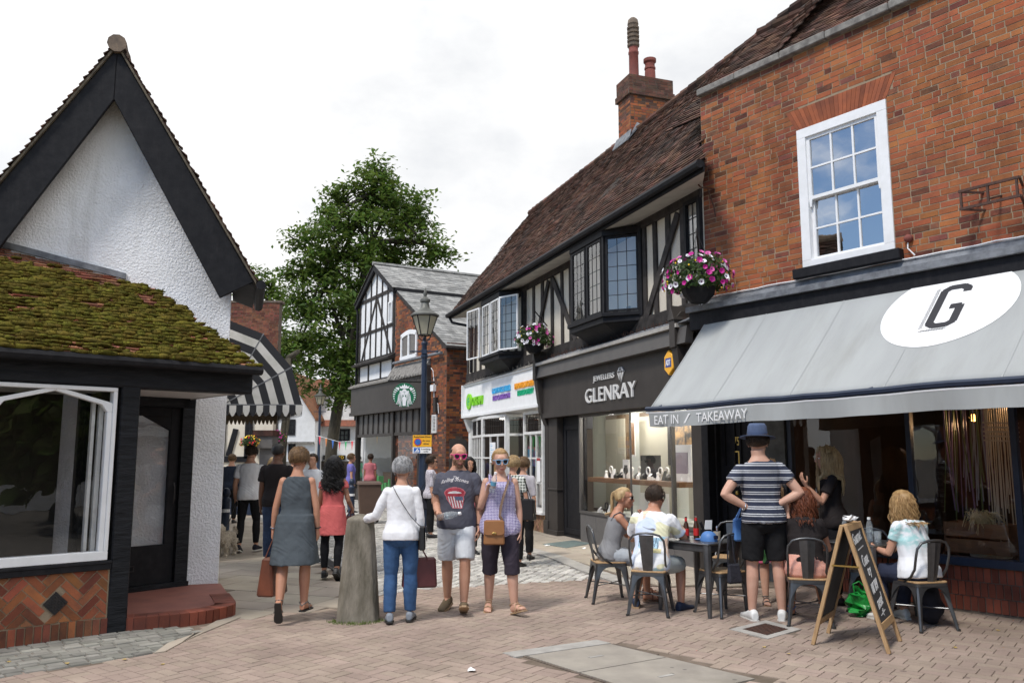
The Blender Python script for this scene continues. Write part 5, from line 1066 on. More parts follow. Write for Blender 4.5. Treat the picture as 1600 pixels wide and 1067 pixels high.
def plate(z0, z1, m):
    g = MB(); g.box(-.215, .205, -.012, .0, z0, z1); return g.build('plate', m, SG, bevel=.004)
p1 = plate(1.92, 2.31, 'sign_yellow'); p2 = plate(1.70, 1.905, 'paper')
fit_text('Restricted Zone', -.19, .18, 2.23, 2.285, -.014, .004, bold=.015).build('lettering', 'canvas_black', p1)
fit_text('At any', -.0, .17, 2.09, 2.15, -.014, .004, bold=.015).build('lettering', 'canvas_black', p1); fit_text('time', .02, .14, 2.0, 2.05, -.014, .004, bold=.015).build('lettering', 'canvas_black', p1)
g = MB(); g.lathe([(.085, 0), (.085, .004)], n=20, X=Matrix.Translation((-.1, -.012, 2.08)) @ Matrix.Scale(1.5, 4, (0, 0, 1)) @ RY); g.build('no_waiting_disc', 'sign_red', p1); g = MB(); g.lathe([(.066, 0), (.066, .003)], n=20, X=Matrix.Translation((-.1, -.0165, 2.08)) @ Matrix.Scale(1.5, 4, (0, 0, 1)) @ RY); g.bar(-.15, 2.13, -.05, 2.03, .018, -.0225, -.0195, 0); g.build('disc_centre', 'sign_blue', p1)
g = MB(); g.box(-.19, -.05, -.016, -.012, 1.72, 1.885); lb = g.build('loading_panel', 'sign_blue', p2); g = MB(); g.bar(-.15, 1.75, -.10, 1.86, .02, -.019, -.016); g.bar(-.15, 1.75, -.07, 1.75, .018, -.019, -.016); g.box(-.11, -.07, -.019, -.016, 1.77, 1.81); g.lathe([(.016, 0), (.016, .003)], n=10, X=Matrix.Translation((-.16, -.016, 1.75)) @ RY); g.build('loading_symbol', 'paper', lb)
fit_text('Loading', -.02, .18, 1.81, 1.87, -.014, .004, bold=.015).build('lettering', 'canvas_black', p2); fit_text('only', .03, .13, 1.735, 1.79, -.014, .004, bold=.015).build('lettering', 'canvas_black', p2)
g = MB(); g.box(-.22, .21, .0, .02, 1.8, 1.83); g.tube([(-.4, .02, 1.93), (-.33, .0, 1.82), (-.2, .01, 1.81)], .012, 5); g.build('fixing', 'lead', SG)
lamp_post('distant slim lamp post in front of the far white houses', at(497, 735, 42) * Vector((1, 1, 0)), .93)
# bollards and bin
def bollard(lab, px, py, Y=None):
    p = gnd(px, py) if Y is None else at(px, py, Y) * Vector((1, 1, 0)); t = thing('bollard', lab, 'bollard', p)
    g = MB(); g.lathe([(.11, 0), (.11, .1), (.085, .14), (.08, .78), (.09, .8), (.09, .84), (.065, .87), (.05, .89), (.075, .93), (.08, .97), (.06, 1.03), (.02, 1.06)], n=14); g.build('post', 'navy', t, smooth='auto'); g = MB(); g.lathe([(.083, .60), (.083, .66)], n=14); g.build('band', 'white', t)
bollard('navy bollard with white band by the white shop corner and the small dog', 350, 850)
bollard('navy bollard beside the brown wheelie bin', 0, 0, None) if 0 else bollard('navy bollard half hidden behind the coral dress, left of the brown bin', 549, 790, 22.5)
t = thing('wheelie_bin', 'brown wheelie bin standing in the street behind the stone bollard', 'bin', at(576, 800, 21) * Vector((1, 1, 0)), radians(14))
M['binp'] = mat('brown_plastic', (.10, .062, .045), (.085, .052, .038), 5, .6)
g = MB(); g.hexa([(-.21, -.24, .06), (.21, -.24, .06), (.21, .24, .06), (-.21, .24, .06)], [(-.28, -.32, .95), (.28, -.32, .95), (.28, .32, .95), (-.28, .32, .95)]); g.build('body', 'binp', t, bevel=.02); g = MB(); g.hexa([(-.30, -.35, .95), (.30, -.35, .95), (.30, .36, .95), (-.30, .36, .95)], [(-.28, -.32, 1.01), (.28, -.32, 1.01), (.28, .36, 1.03), (-.28, .36, 1.03)]); g.tube([(-.24, .38, 1.0), (.24, .38, 1.0)], .02, 6); g.build('lid', 'binp', t, bevel=.015)
for x in (-.24, .24): g = MB(); g.lathe([(.1, -.025), (.1, .025)], n=14, X=Matrix.Translation((x, .26, .1)) @ Matrix.Rotation(pi / 2, 4, 'Y')); g.build('wheel', 'black', t)
# stone bollard
c0 = gnd(561, 972); c0.z = 0; c0.y += .2; c0.x -= .045
t = thing('stone_bollard', 'big tapering weathered stone bollard with a flat pyramid top', 'bollard', c0, radians(8))
M['oldstone'] = mat('mossy_stone', (.25, .222, .18), (.115, .103, .078), 4.5, .95, .7, 30, .012, stretch=(1.6, 1.6, .5), spec=.1, detail=10)
def sqr(r, z, q=.30): return [Vector((x * r, y * r, z)) for x, y in ((1, q), (q, 1), (-q, 1), (-1, q), (-1, -q), (-q, -1), (q, -1), (1, -q))]
g = MB(); rings = [(.216, -.02, .8), (.206, .12, .78), (.178, .5, .74), (.15, .88, .7), (.14, 1.0, .66), (.135, 1.02, .66), (.03, 1.065, .5)]
vs = []
for r, z, q in rings: vs += [p + Vector((U(-.004, .004), U(-.004, .004), 0)) for p in sqr(r, z, q)]
g.faces(vs, [(i * 8 + a, i * 8 + (a + 1) % 8, (i + 1) * 8 + (a + 1) % 8, (i + 1) * 8 + a) for i in range(6) for a in range(8)] + [tuple(48 + a for a in range(8))]); g.build('shaft', 'oldstone', t, bevel=.008)
ink('grass', (.09, .14, .025)); g = MB()
for i in range(260):
    A = U(3.6, 6.0); r = U(.22, .33); p = Vector((r * cos(A), r * sin(A) * 1.1, 0)); g.tube([p, p + Vector((U(-.02, .02), U(-.02, .02), U(.01, .03)))], [.003, .001], 3, cap=False)
o = g.build('weeds', 'grass'); o.location = c0; tag(o, 'short green weeds sprouting in the joints round the bollard foot', 'weeds', kind='stuff')
# ======== left side of the street
sx = Vector((-4.62, 13.2, 0)); LS = frame_rz(-22)
def lp_(x, y, z): return Vector((x, y, z))
# frame: local x along the street away from us, local -y... street side is +x world; ang bearing -22 means towards the back left
t = thing('shop_row', 'dark brick shop behind the white gabled house with the striped canopy', 'building', sx, atan2(cos(radians(-22)), sin(radians(-22))))
# local +x runs away from the viewer, local -y points to the street
g = MB(); g.box(.3, 9, .0, .3, 0, 3.95); g.build('front_wall', 'render_w', t)
Ti = (Matrix.Translation(sx) @ Matrix.Rotation(atan2(cos(radians(-22)), sin(radians(-22))), 4, 'Z')).inverted()
g = MB(); X = Ti @ Matrix.Translation((-15, 30, 0)); g.box(0, 6.42, .0, .4, 0, 7.25, 0, X=X); bricks(g, 0, 6.43, 3.6, 7.25, X=X, m=1, Ls=(.225, .115)); g.box(-.1, 6.5, -.03, .45, 7.25, 7.33, 0, X=X); g.build('brick_gable', ['mortar_dark', 'brick_dark'], t)
g = MB(); g.box(.6, 4.2, -.04, .05, .5, 2.4); sw = g.build('shop_window', 'navy', t); g = MB(); pane(g, .7, 4.1, .6, 2.3, -.05); g.build('pane', 'glass_shop', sw)
# striped canopy (dutch)
M['stripe'] = None
t = thing('striped_canopy', 'black and white striped folding canopy with scalloped valance beyond the white house', 'awning', sx, t.rotation_euler.z)
ink('stripe_black', (.018, .018, .022)); M['stripe_white'] = mat('stripe_white', (.66, .65, .62), (.42, .42, .36), 3, .8, lo=.45, hi=.8); M['stripe_back'] = mat('canvas_back', (.20, .155, .10), (.15, .115, .075), 3, .9)
bowp = [(.02, 3.85), (.58, 3.65), (1.05, 3.12), (1.24, 2.50)]     # projection, height
CL_ = 3.6; hz = 2.48
g = MB(); k = 0
NS = 10
for (p0, z0), (p1, z1) in zip(bowp[:-1], bowp[1:]):
    for i in range(NS):   # end facet: stripes run outwards from one bow to the next
        a, b = i / NS, (i + 1) / NS
        f = lambda p, z, s_: Vector((0, -p * s_, hz + (z - hz) * s_))
        s_ = lambda q: q
        g.poly([f(p0, z0, a), f(p1, z1, a), f(p1, z1, b), f(p0, z0, b)], (i + 1) % 2)
    nn = 18
    for i in range(nn): x0, x1 = CL_ * i / nn, CL_ * (i + 1) / nn; g.poly([(x0, -p0, z0), (x1, -p0, z0), (x1, -p1, z1), (x0, -p1, z1)], (i + 1) % 2)
    for i in range(NS): a, b = i / NS, (i + 1) / NS; g.poly([Vector((CL_, -p0 * a, hz + (z0 - hz) * a)), Vector((CL_, -p1 * a, hz + (z1 - hz) * a)), Vector((CL_, -p1 * b, hz + (z1 - hz) * b)), Vector((CL_, -p0 * b, hz + (z0 - hz) * b))], (i + 1) % 2)
g.build('canopy', ['stripe_black', 'stripe_white'], t)
def scallop(mb, P, Q, n, h, m0, m1):
    P = Vector(P); Q = Vector(Q)
    for i in range(n):
        a = P + (Q - P) * i / n; b = P + (Q - P) * (i + 1) / n; k = 6; pts = [a, b] + [b + (a - b) * j / k + Vector((0, 0, -h * (.55 + .45 * sin(pi * j / k)))) for j in range(k + 1)]; mb.poly(pts, m0 if i % 2 else m1)
pj, zz = bowp[-1]
g = MB(); scallop(g, (-.005, -.0, hz), (-.005, -pj, zz), 12, .19, 0, 1); scallop(g, (0, -pj - .005, zz), (CL_, -pj - .005, zz), 36, .19, 0, 1); scallop(g, (CL_, -.0, hz), (CL_, -pj, zz), 16, .2, 2, 2); g.build('valance', ['stripe_white', 'stripe_black', 'stripe_back'], t)
g = MB()
for p, z in bowp[1:]: g.tube([(0, 0, hz), (0, -p, z), (CL_, -p, z), (CL_, 0, hz)], .012, 5)
g.build('hoops', 'lead', t)
# cream timbered shop farther on
Y0 = 24
def wallpiece(mb, px0, py0, px1, py1, Y, th, m):
    a, b = at(px0, py0, Y), at(px1, py1, Y); mb.box(min(a.x, b.x), max(a.x, b.x), Y, Y + th, min(a.z, b.z), max(a.z, b.z), m)
t = thing('timbered_cream_house', 'cream house front with dark timbers below the striped canopy', 'building', (0, 0, 0))
g = MB(); wallpiece(g, 250, 560, 420, 830, Y0, .3, 0); w = g.build('wall', 'cream', t)
g = MB()
for q in ((330, 713, 392, 722), (340, 630, 350, 716), (384, 640, 392, 716)): wallpiece(g, *q, Y0 - .06, .06, 0)
a, b = at(369, 670, Y0), at(357, 712, Y0); g.bar(a.x, a.z, b.x, b.z, .14, Y0 - .05, Y0); g.build('timber_frame', 'black', w)
g = MB(); wallpiece(g, 392, 680, 425, 700, Y0 - .3, .6, 0); wallpiece(g, 406, 699, 423, 800, Y0 - .2, .5, 0); wallpiece(g, 395, 672, 426, 681, Y0 - .35, .7, 1); g.build('porch', ['riser', 'tile'], t)
g = MB(); wallpiece(g, 340, 722, 362, 760, Y0 - .02, .02, 0); g.build('notice_board', 'cream', t); g = MB(); wallpiece(g, 335, 752, 420, 830, Y0 - .05, .05, 0); g.build('plinth', 'navy', t)
# ======== far houses
def far(name, lab, pts, Y, m='render_w', th=6):
    t = thing(name, lab, 'house', (0, 0, 0)); g = MB(); g.prism([at(x, y, Y) for x, y in pts], (0, th, 0)); g.build('wall', m, t); return t
def fwin(t, px0, py0, px1, py1, Y, nx=2, nz=3):
    a, b = at(px0, py1, Y), at(px1, py0, Y); g = MB(); rect_frame(g, a.x, b.x, a.z, b.z, .14, Y - .06, Y + .05); bars(g, a.x + .1, b.x - .1, a.z + .1, b.z - .1, nx, nz, .07, Y - .04, Y - .0); w = g.build('window', 'black', t); g = MB(); g.box(a.x, b.x, Y - .012, Y - .005, a.z, b.z); g.build('pane', 'glassdark', w)
M['glassdark'] = mat('dark_window', (.05, .06, .065), (.02, .025, .028), 2, .15)
Y1 = 52
t = far('white_house', 'far white house with two dark casement windows left of the leaning tree trunk', [(415, 800), (492, 800), (492, 655), (473, 622), (452, 590), (415, 610)], Y1)
fwin(t, 450, 655, 462, 680, Y1); fwin(t, 450, 690, 462, 717, Y1)
g = MB(); wallpiece(g, 415, 690, 489, 693, Y1 - .3, .3, 0); wallpiece(g, 420, 721, 492, 726, Y1 - .3, .3, 0); wallpiece(g, 427, 640, 431, 720, Y1 - .1, .1, 1); g.build('ledge', ['stone', 'black'], t)
a, b, c_, d = at(452, 588, Y1), at(492, 654, Y1), at(492, 654, Y1), at(452, 588, Y1)
g = MB(); g.prism([at(450, 586, Y1) + Vector((0, -.3, 0)), at(495, 657, Y1) + Vector((0, -.3, 0)), at(495, 652, Y1) + Vector((0, -.3, 0)), at(452, 578, Y1) + Vector((0, -.3, 0))], (0, 7, 0)); g.build('roof', 'tile_red', t)
Y2 = 54
t = far('white_house', 'far white gabled house with a brown tiled pent roof behind the tree trunk', [(489, 800), (565, 800), (565, 655), (541, 620), (523, 600), (489, 652)], Y2)
fwin(t, 523, 670, 547, 690, Y2, 3, 2); fwin(t, 527, 630, 535, 648, Y2, 1, 2)
g = MB(); a, b = at(492, 666, Y2), at(566, 666, Y2); g.prism([a + Vector((0, -.6, 0)), a + Vector((0, 0, .42)), a], (b.x - a.x, 0, 0)); g.build('pent_roof', 'tile_red', t)
g = MB()
for p, q in (((522, 597), (487, 655)), ((524, 597), (570, 665))):
    p, q = at(*p, Y2), at(*q, Y2); g.prism([p + Vector((0, -.3, -.05)), q + Vector((0, -.3, -.05)), q + Vector((0, -.3, .22)), p + Vector((0, -.3, .22))], (0, 7, 0))
g.build('roof', 'tile_red', t)
g = MB(); wallpiece(g, 495, 720, 570, 790, Y2 - .3, .3, 0); wallpiece(g, 505, 711, 539, 718, Y2 - .15, .12, 1); sf = g.build('shop_front', ['dark', 'black'], t); a, b = at(520, 717, Y2 - .18), at(537, 712, Y2 - .18); fit_text('CARD', a.x, b.x, a.z, b.z, Y2 - .17, .03).build('lettering', 'yellow', sf)
t = far('brown_roof_house', 'far house with a steep brown tiled roof above the white gables', [(455, 660), (520, 660), (520, 632), (470, 632)], 62, 'render_w'); g = MB(); g.prism([at(452, 634, 60), at(528, 634, 60), at(510, 592, 60), at(470, 596, 60)], (0, 3, 0)); g.build('roof', 'tile_red', t)
t = far('white_house', 'far white building seen in the narrow gap beside the coffee shop corner', [(560, 800), (590, 800), (590, 640), (560, 640)], 58)
t = thing('bunting', 'string of red green yellow triangular flags across the far street', 'bunting', (0, 0, 0)); ink('flag_red', (.7, .04, .06)); ink('flag_green', (.02, .4, .12)); ink('flag_yellow', (.9, .6, .08)); ink('flag_blue', (.03, .15, .5)); ink('flag_orange', (.8, .25, .05))
P_ = [at(494, 680, 40), at(530, 690, 38), at(565, 688, 36), at(600, 672, 30)]
def bz(s_): s_ *= 3; i = min(2, int(s_)); return P_[i].lerp(P_[i + 1], s_ - i)
g = MB(); g.tube([bz(i / 24) for i in range(25)], .012, 4); g.build('cord', 'white', t)
for i in range(10): p = bz((i + .4) / 10.5); q = bz((i + .75) / 10.5); g = MB(); g.poly([p, q, (p + q) / 2 + Vector((0, 0, -.42))]); g.build('flag', ['flag_red', 'flag_orange', 'flag_blue', 'flag_red', 'flag_green', 'flag_red', 'flag_yellow', 'flag_red', 'flag_green', 'flag_yellow'][i], t)
# ======== trees
def tree(name, lab, base, trunk, lobes, Y, ncl, nleaf, ls, sig, mleaf='leaf', grp=None, limbs=True):
    t = thing(name, lab, 'tree', base); B_ = Vector(base); k = Y / 1302
    g = MB(); pts = [at(x, y, Y + dy) - B_ for x, y, dy, r in trunk]; g.tube(pts, [r for *_, r in trunk], 10)
    top = pts[-1]; cl = []
    for (px, py, rx, ry, dy) in lobes:
        c = at(px, py, Y + dy) - B_; rx *= k; ry *= k
        for _ in range(int(ncl * rx * ry / 3)):
            d = Vector((random.gauss(0, 1), random.gauss(0, 1), random.gauss(0, 1))).normalized(); q = U(.35, 1.0) ** .5 * U(.9, 1.1)
            cl.append(c + Vector((d.x * rx, d.y * rx * .95, d.z * ry)) * q)
        if limbs:
            s_ = pts[random.randrange(len(pts) // 2, len(pts))]; m_ = s_.lerp(c, .5) + Vector((U(-.4, .4), U(-.4, .4), .3)); g.tube([s_, m_, c, c + (c - m_) * .12], [.14, .10, .05, .02], 6)
            for q in random.sample(cl, min(4, len(cl))):
                if (q - c).length < 3: g.tube([c.lerp(m_, .3), (c + q) / 2 + Vector((0, 0, .15)), q], [.05, .03, .012], 4)
    g.build('trunk', 'bark', t, smooth=True)
    f = MB(); vs, fs, rs = [], [], []
    for c in cl:
        kk = U(.5, 1.3); rr = R()
        for _ in range(int(nleaf * kk)):
            p = c + Vector((random.gauss(0, sig), random.gauss(0, sig), random.gauss(0, sig * .55))) * (.6 + .5 * kk); s_ = ls * U(.6, 1.3); n = Vector((random.gauss(0, .6), random.gauss(0, .6) - .15, 1)).normalized(); u = n.orthogonal().normalized(); u.rotate(Matrix.Rotation(U(0, 6.28), 3, n)); w = n.cross(u); b = len(vs)
            vs += [p - u * s_, p + w * s_ * .45 - u * s_ * .1 + n * s_ * .12, p + u * s_ - n * s_ * .2, p - w * s_ * .45 - u * s_ * .1 + n * s_ * .12]; fs.append((b, b + 1, b + 2, b + 3)); rs.append(min(1, max(0, rr * .6 + R() * .4)))
    f.v = [tuple(v) for v in vs]; f.f = fs; f.m = [0] * len(fs); f.r = rs; f.build('crown', mleaf, t); return t
lob = [(583, 268, 26, 30, 0), (602, 296, 26, 24, 0), (698, 388, 12, 12, 0), (457, 372, 14, 14, 0), (520, 318, 22, 22, 0), (583, 292, 30, 34, 0), (625, 315, 42, 38, 0), (648, 345, 36, 40, 1), (545, 325, 40, 44, 0), (515, 372, 46, 44, -1), (676, 382, 26, 22, 0), (685, 402, 18, 14, 0), (595, 370, 62, 60, 0), (480, 395, 30, 34, 0), (560, 430, 70, 60, 0), (630, 420, 50, 46, 1), (485, 455, 52, 50, 0), (470, 515, 42, 50, 0), (540, 510, 70, 62, -1), (500, 572, 62, 42, 0), (560, 585, 46, 46, -1), (455, 560, 30, 36, 0), (532, 620, 28, 22, -1), (590, 480, 40, 40, 1)]
tree('broadleaf_tree', 'tall full leafy green tree rising behind the coffee shop', at(515, 760, 44) * Vector((1, 1, 0)), [(514, 765, 0, .34), (518, 700, 0, .31), (526, 645, 0, .29), (545, 560, 0, .24), (565, 470, 0, .18), (580, 380, 0, .11), (584, 300, 0, .04)], lob, 44, 36, 52, .175, .35)
tree('broadleaf_tree', 'paler loose tree farther back left of the tall leafy tree', at(425, 745, 66) * Vector((1, 1, 0)), [(425, 760, 0, .3), (424, 600, 0, .25), (422, 480, 0, .12)], [(408, 455, 18, 22, 0), (425, 445, 18, 20, 0), (420, 490, 30, 32, 0), (415, 540, 28, 30, 0), (395, 430, 10, 12, 0)], 66, 22, 50, .26, .45)
tree('slender_tree', 'thin ivy-clad trunk of a street tree under the striped canopy', at(442, 760, 36) * Vector((1, 1, 0)), [(440, 765, 0, .17), (442, 700, 0, .16), (447, 640, 0, .15), (450, 560, 0, .1)], [(447, 690, 7, 12, -.5), (455, 560, 30, 30, 1)], 36, 30, 30, .12, .2)
# things behind the camera that the shop glass mirrors
t = thing('white_street_house', 'white house with a dark gabled roof across the street, mirrored in the shop window', 'house', (13, -3.5, 0), radians(60))
g = MB(); g.prism([(-5, 0, 0), (5, 0, 0), (5, 0, 4.6), (0, 0, 8.5), (-5, 0, 4.6)], (0, -5, 0)); g.build('wall', 'render_w', t); g = MB(); g.prism([(-5.4, .3, 4.3), (0, .3, 8.6), (0, .3, 8.9), (-5.6, .3, 4.5)], (0, -6, 0)); g.prism([(5.4, .3, 4.3), (0, .3, 8.6), (0, .3, 8.9), (5.6, .3, 4.5)], (0, -6, 0)); g.build('roof', 'tile', t)
for x in (-3, 0, 3):
    for z in (1, 3.6): g = MB(); g.box(x - .5, x + .5, .0, .03, z, z + 1.3); g.build('window', 'glassdark', t)
t = thing('added_terrace', 'brick terrace behind the photographer on the left, mirrored in the cafe window', 'house', (-15, -4, 0))  # added out of view to block the pale open horizon in the cafe glass
g = MB(); g.box(-5, 0, -9, 8, 0, 5.6); g.prism([(-5.2, -9, 5.6), (.2, -9, 5.6), (-2.5, -9, 8.4)], (0, 17, 0), 1); g.build('wall', ['brick_dark', 'tile'], t)
for y in (-7, -4, -1, 2, 5):
    for z in (.9, 3.5): g = MB(); g.box(0, .03, y, y + 1.1, z, z + 1.4); g.build('window', 'glassdark', t)
for i, (x, y) in enumerate(((6.4, 6.3), (9.2, 4.4), (-11, -7))):
    t = thing('leafy_tree', ['round green tree opposite the mossy shop bay, mirrored low in its window', 'broad green tree beside the mirrored white house', 'tall green tree behind the photographer on the left'][i], 'tree', (x, y - 5, 0)); g = MB(); g.tube([(0, 0, 0), (.1, 0, 2.5)], [.2, .15], 8); g.build('trunk', 'bark', t)
    vs, fs, rs = [], [], []
    for _ in range(5200):
        d = Vector((random.gauss(0, 1), random.gauss(0, 1), random.gauss(0, 1))).normalized() * U(.5, 1) * 2.2; d *= 1 + .35 * noise.noise(d * .9); p = Vector((d.x, d.y, 3.4 + d.z * 1.1)); b = len(vs); n = Vector((U(-1, 1), U(-1, 1), U(-1, 1))).normalized(); u = n.orthogonal() * .2; w = n.cross(u) * .6; vs += [p - u, p + w, p + u, p - w]; fs.append((b, b + 1, b + 2, b + 3)); rs.append(R())
    f = MB(); f.v = [tuple(v) for v in vs]; f.f = fs; f.m = [0] * len(fs); f.r = rs; f.build('crown', 'leaf', t)
# ======== hanging baskets
for n_, c_ in (('pet_magenta', (.45, .008, .22)), ('pet_pink', (.62, .12, .36)), ('pet_white', (.8, .78, .8)), ('pet_throat', (.10, .01, .10)), ('fl_yellow', (.85, .55, .02)), ('fl_red', (.75, .03, .05))): ink(n_, c_)
def basket(lab, W_, loc, k=1.0, cols=(0, 0, 0, 1, 2, 2), nf=95, hang=None):
    t = thing('hanging_basket', lab, 'hanging basket', W_ @ Vector(loc))
    g = MB(); g.lathe([(.10 * k, -.30 * k), (.2 * k, -.2 * k), (.24 * k, -.02 * k)], n=12); g.build('bowl', 'black', t)
    g = MB()
    for A in (0, 2.1, 4.2): g.tube([(.24 * k * cos(A), .24 * k * sin(A), 0), (0, 0, .62 * k)], .004, 4)
    if hang: h = (W_.inverted() @ (W_ @ Vector(loc)) * 0 + (W_.to_3x3() @ Vector(hang))); g.tube([Vector((0, 0, .62 * k)), Vector((0, 0, .66 * k)), h], .014, 5)
    g.build('bracket', 'iron', t)
    def surf(): 
        A = U(0, 2 * pi); P = U(-.75, 1.25); d = Vector((cos(A) * cos(P), sin(A) * cos(P), sin(P) * .72 if P > 0 else sin(P) * .62)); return d, d * (.42 + .09 * noise.noise(d * 2.3)) * k + Vector((0, 0, .02))
    vs, fs, rs = [], [], []
    for _ in range(1500):
        d, p = surf(); p = p * U(.55, 1.02); s_ = U(.02, .042) * k; n = (d + Vector((U(-1, 1), U(-1, 1), U(-.4, 1)))).normalized(); u = n.orthogonal().normalized(); u.rotate(Matrix.Rotation(U(0, 6.28), 3, n)); w = n.cross(u); b = len(vs); vs += [p - u * s_, p + w * s_ * .5, p + u * s_, p - w * s_ * .5]; fs.append((b, b + 1, b + 2, b + 3)); rs.append(R())
    f = MB(); f.v = [tuple(v) for v in vs]; f.f = fs; f.m = [0] * len(fs); f.r = rs; f.build('foliage', 'leaf2', t)
    g = MB()
    for i in range(nf):
        d, p = surf(); p *= 1.03; s_ = U(.030, .043) * k; n = (d + Vector((U(-.4, .4), U(-.4, .4), U(-.2, .4)))).normalized(); u = n.orthogonal().normalized(); w = n.cross(u); m = random.choice(cols); ring = []; kq = 10
        for a in range(kq): A = 2 * pi * a / kq; rr = s_ * (1 if a % 2 else .86); ring.append(p + (u * cos(A) + w * sin(A)) * rr + n * .012 * k)
        for a in range(kq): g.poly([p - n * .008 * k, ring[a], ring[(a + 1) % kq]], m)
        if m in (1, 2): g.poly([p + (u * cos(2 * pi * a / 6) + w * sin(2 * pi * a / 6)) * s_ * .28 + n * .006 for a in range(6)], 3)
    for i in range(26): d, p = surf(); g.blob(p * 1.02, .013 * k, .013 * k, .013 * k, 5, 3, 4)
    g.build('flowers', ['pet_magenta', 'pet_pink', 'pet_white', 'pet_throat', 'fl_yellow', 'fl_red'], t)
basket('hanging basket of magenta and white petunias at the brick building corner', W1, (6.0, -.42, 4.16), 1.12, hang=(-.62, .42, .5))
basket('hanging basket of pink and white petunias above the charity shop fascia', W1, (-.55, -.42, 4.16), 1.0, (0, 1, 1, 2, 2, 2), 80, hang=(-.2, .4, .35))
basket('small basket of yellow and red flowers on the cream timbered house', Matrix.Identity(4), at(390, 692, 23.4), .62, (4, 4, 5, 5), 60)
basket('dim hanging basket of dark pink flowers beside the leaning trunk', Matrix.Identity(4), at(431, 684, 30), .85, (1, 0, 1), 40)
# ======== people
def remesh(mb, voxel, smooth=2, ratio=None, post=None):
    me = bpy.data.meshes.new('tmp'); me.from_pydata([tuple(v) for v in mb.v], [], mb.f); o = bpy.data.objects.new('tmp', me)
    m = o.modifiers.new('r', 'REMESH'); m.mode = 'VOXEL'; m.voxel_size = voxel
    if smooth: k = o.modifiers.new('s', 'SMOOTH'); k.factor = .5; k.iterations = smooth
    if ratio: d = o.modifiers.new('d', 'DECIMATE'); d.ratio = ratio
    out = evaluated(o); bpy.data.objects.remove(o); bpy.data.meshes.remove(me)
    if post:
        cs = [v.co.copy() for v in out.vertices]; ns = [v.normal.copy() for v in out.vertices]; out.vertices.foreach_set('co', [x for c, n in zip(cs, ns) for x in post(c, n)])
    out.polygons.foreach_set('use_smooth', [True] * len(out.polygons)); out.materials.clear(); return out
def link(me, name, mats, parent=None):
    me.name = name
    for q in (mats if isinstance(mats, (list, tuple)) else [mats]): me.materials.append(M[q] if isinstance(q, str) else q)
    o = bpy.data.objects.new(name, me); COL.objects.link(o)
    if parent is not None: o.parent = parent
    return o
def ring_loft(mb, rings, n=16, X=None, p=2.3):   # ring: (centre, half width, half depth, axis u, axis v)
    vs = []
    for c, a, b, u, v in rings:
        for i in range(n):
            A = 2 * pi * i / n; ca, sa = cos(A), sin(A); e = 2 / p
            q = c + u * (a * abs(ca) ** e * (1 if ca > 0 else -1)) + v * (b * abs(sa) ** e * (1 if sa > 0 else -1)); vs.append(q)
    k = len(rings); fs = [(i * n + a, i * n + (a + 1) % n, (i + 1) * n + (a + 1) % n, (i + 1) * n + a) for i in range(k - 1) for a in range(n)] + [tuple(range(n - 1, -1, -1)), tuple((k - 1) * n + a for a in range(n))]
    mb.faces(vs, fs)
def interp(tab, z):
    if z <= tab[0][0]: return tab[0][1:]
    for a, b in zip(tab[:-1], tab[1:]):
        if z <= b[0]: s = (z - a[0]) / (b[0] - a[0]); s = s * s * (3 - 2 * s) * .5 + s * .5; return tuple(p + (q - p) * s for p, q in zip(a[1:], b[1:]))
    return tab[-1][1:]
TORSO = {'m': [(.78, .11, .08, 0), (.86, .165, .115, -.012), (.95, .172, .122, -.015), (1.08, .152, .108, .005), (1.2, .165, .116, .008), (1.30, .178, .122, .004), (1.38, .170, .108, -.008), (1.42, .138, .09, -.02), (1.46, .085, .07, -.026), (1.50, .062, .06, -.02)],
         'f': [(.78, .11, .085, 0), (.86, .178, .125, -.016), (.93, .180, .128, -.02), (1.07, .138, .098, .0), (1.18, .146, .105, .008), (1.28, .152, .118, .012), (1.36, .148, .098, -.004), (1.41, .122, .078, -.018), (1.445, .07, .06, -.024), (1.49, .052, .052, -.018)]}
SKIN = {}
def skin(c, nm):
    if nm not in M: M[nm] = mat(nm, c, tuple(x * y for x, y in zip(c, (.86, .74, .70))), 7, .5, .12, 60, .002, spec=.35, lo=.3, hi=.85)
    return nm
skin((.52, .29, .195), 'skin_fair'); skin((.46, .235, .15), 'skin_tan'); skin((.56, .34, .25), 'skin_pale'); skin((.13, .062, .036), 'skin_dark'); skin((.30, .15, .09), 'skin_olive')
def cloth(nm, c, c2=None, rough=.85, sc=3, bump=.25, bs=14, **k):
    M[nm] = mat(nm, c, c2 or tuple(x * .84 for x in c), sc, rough, bump * 1.6, bs, .014, spec=.15, **k); return nm
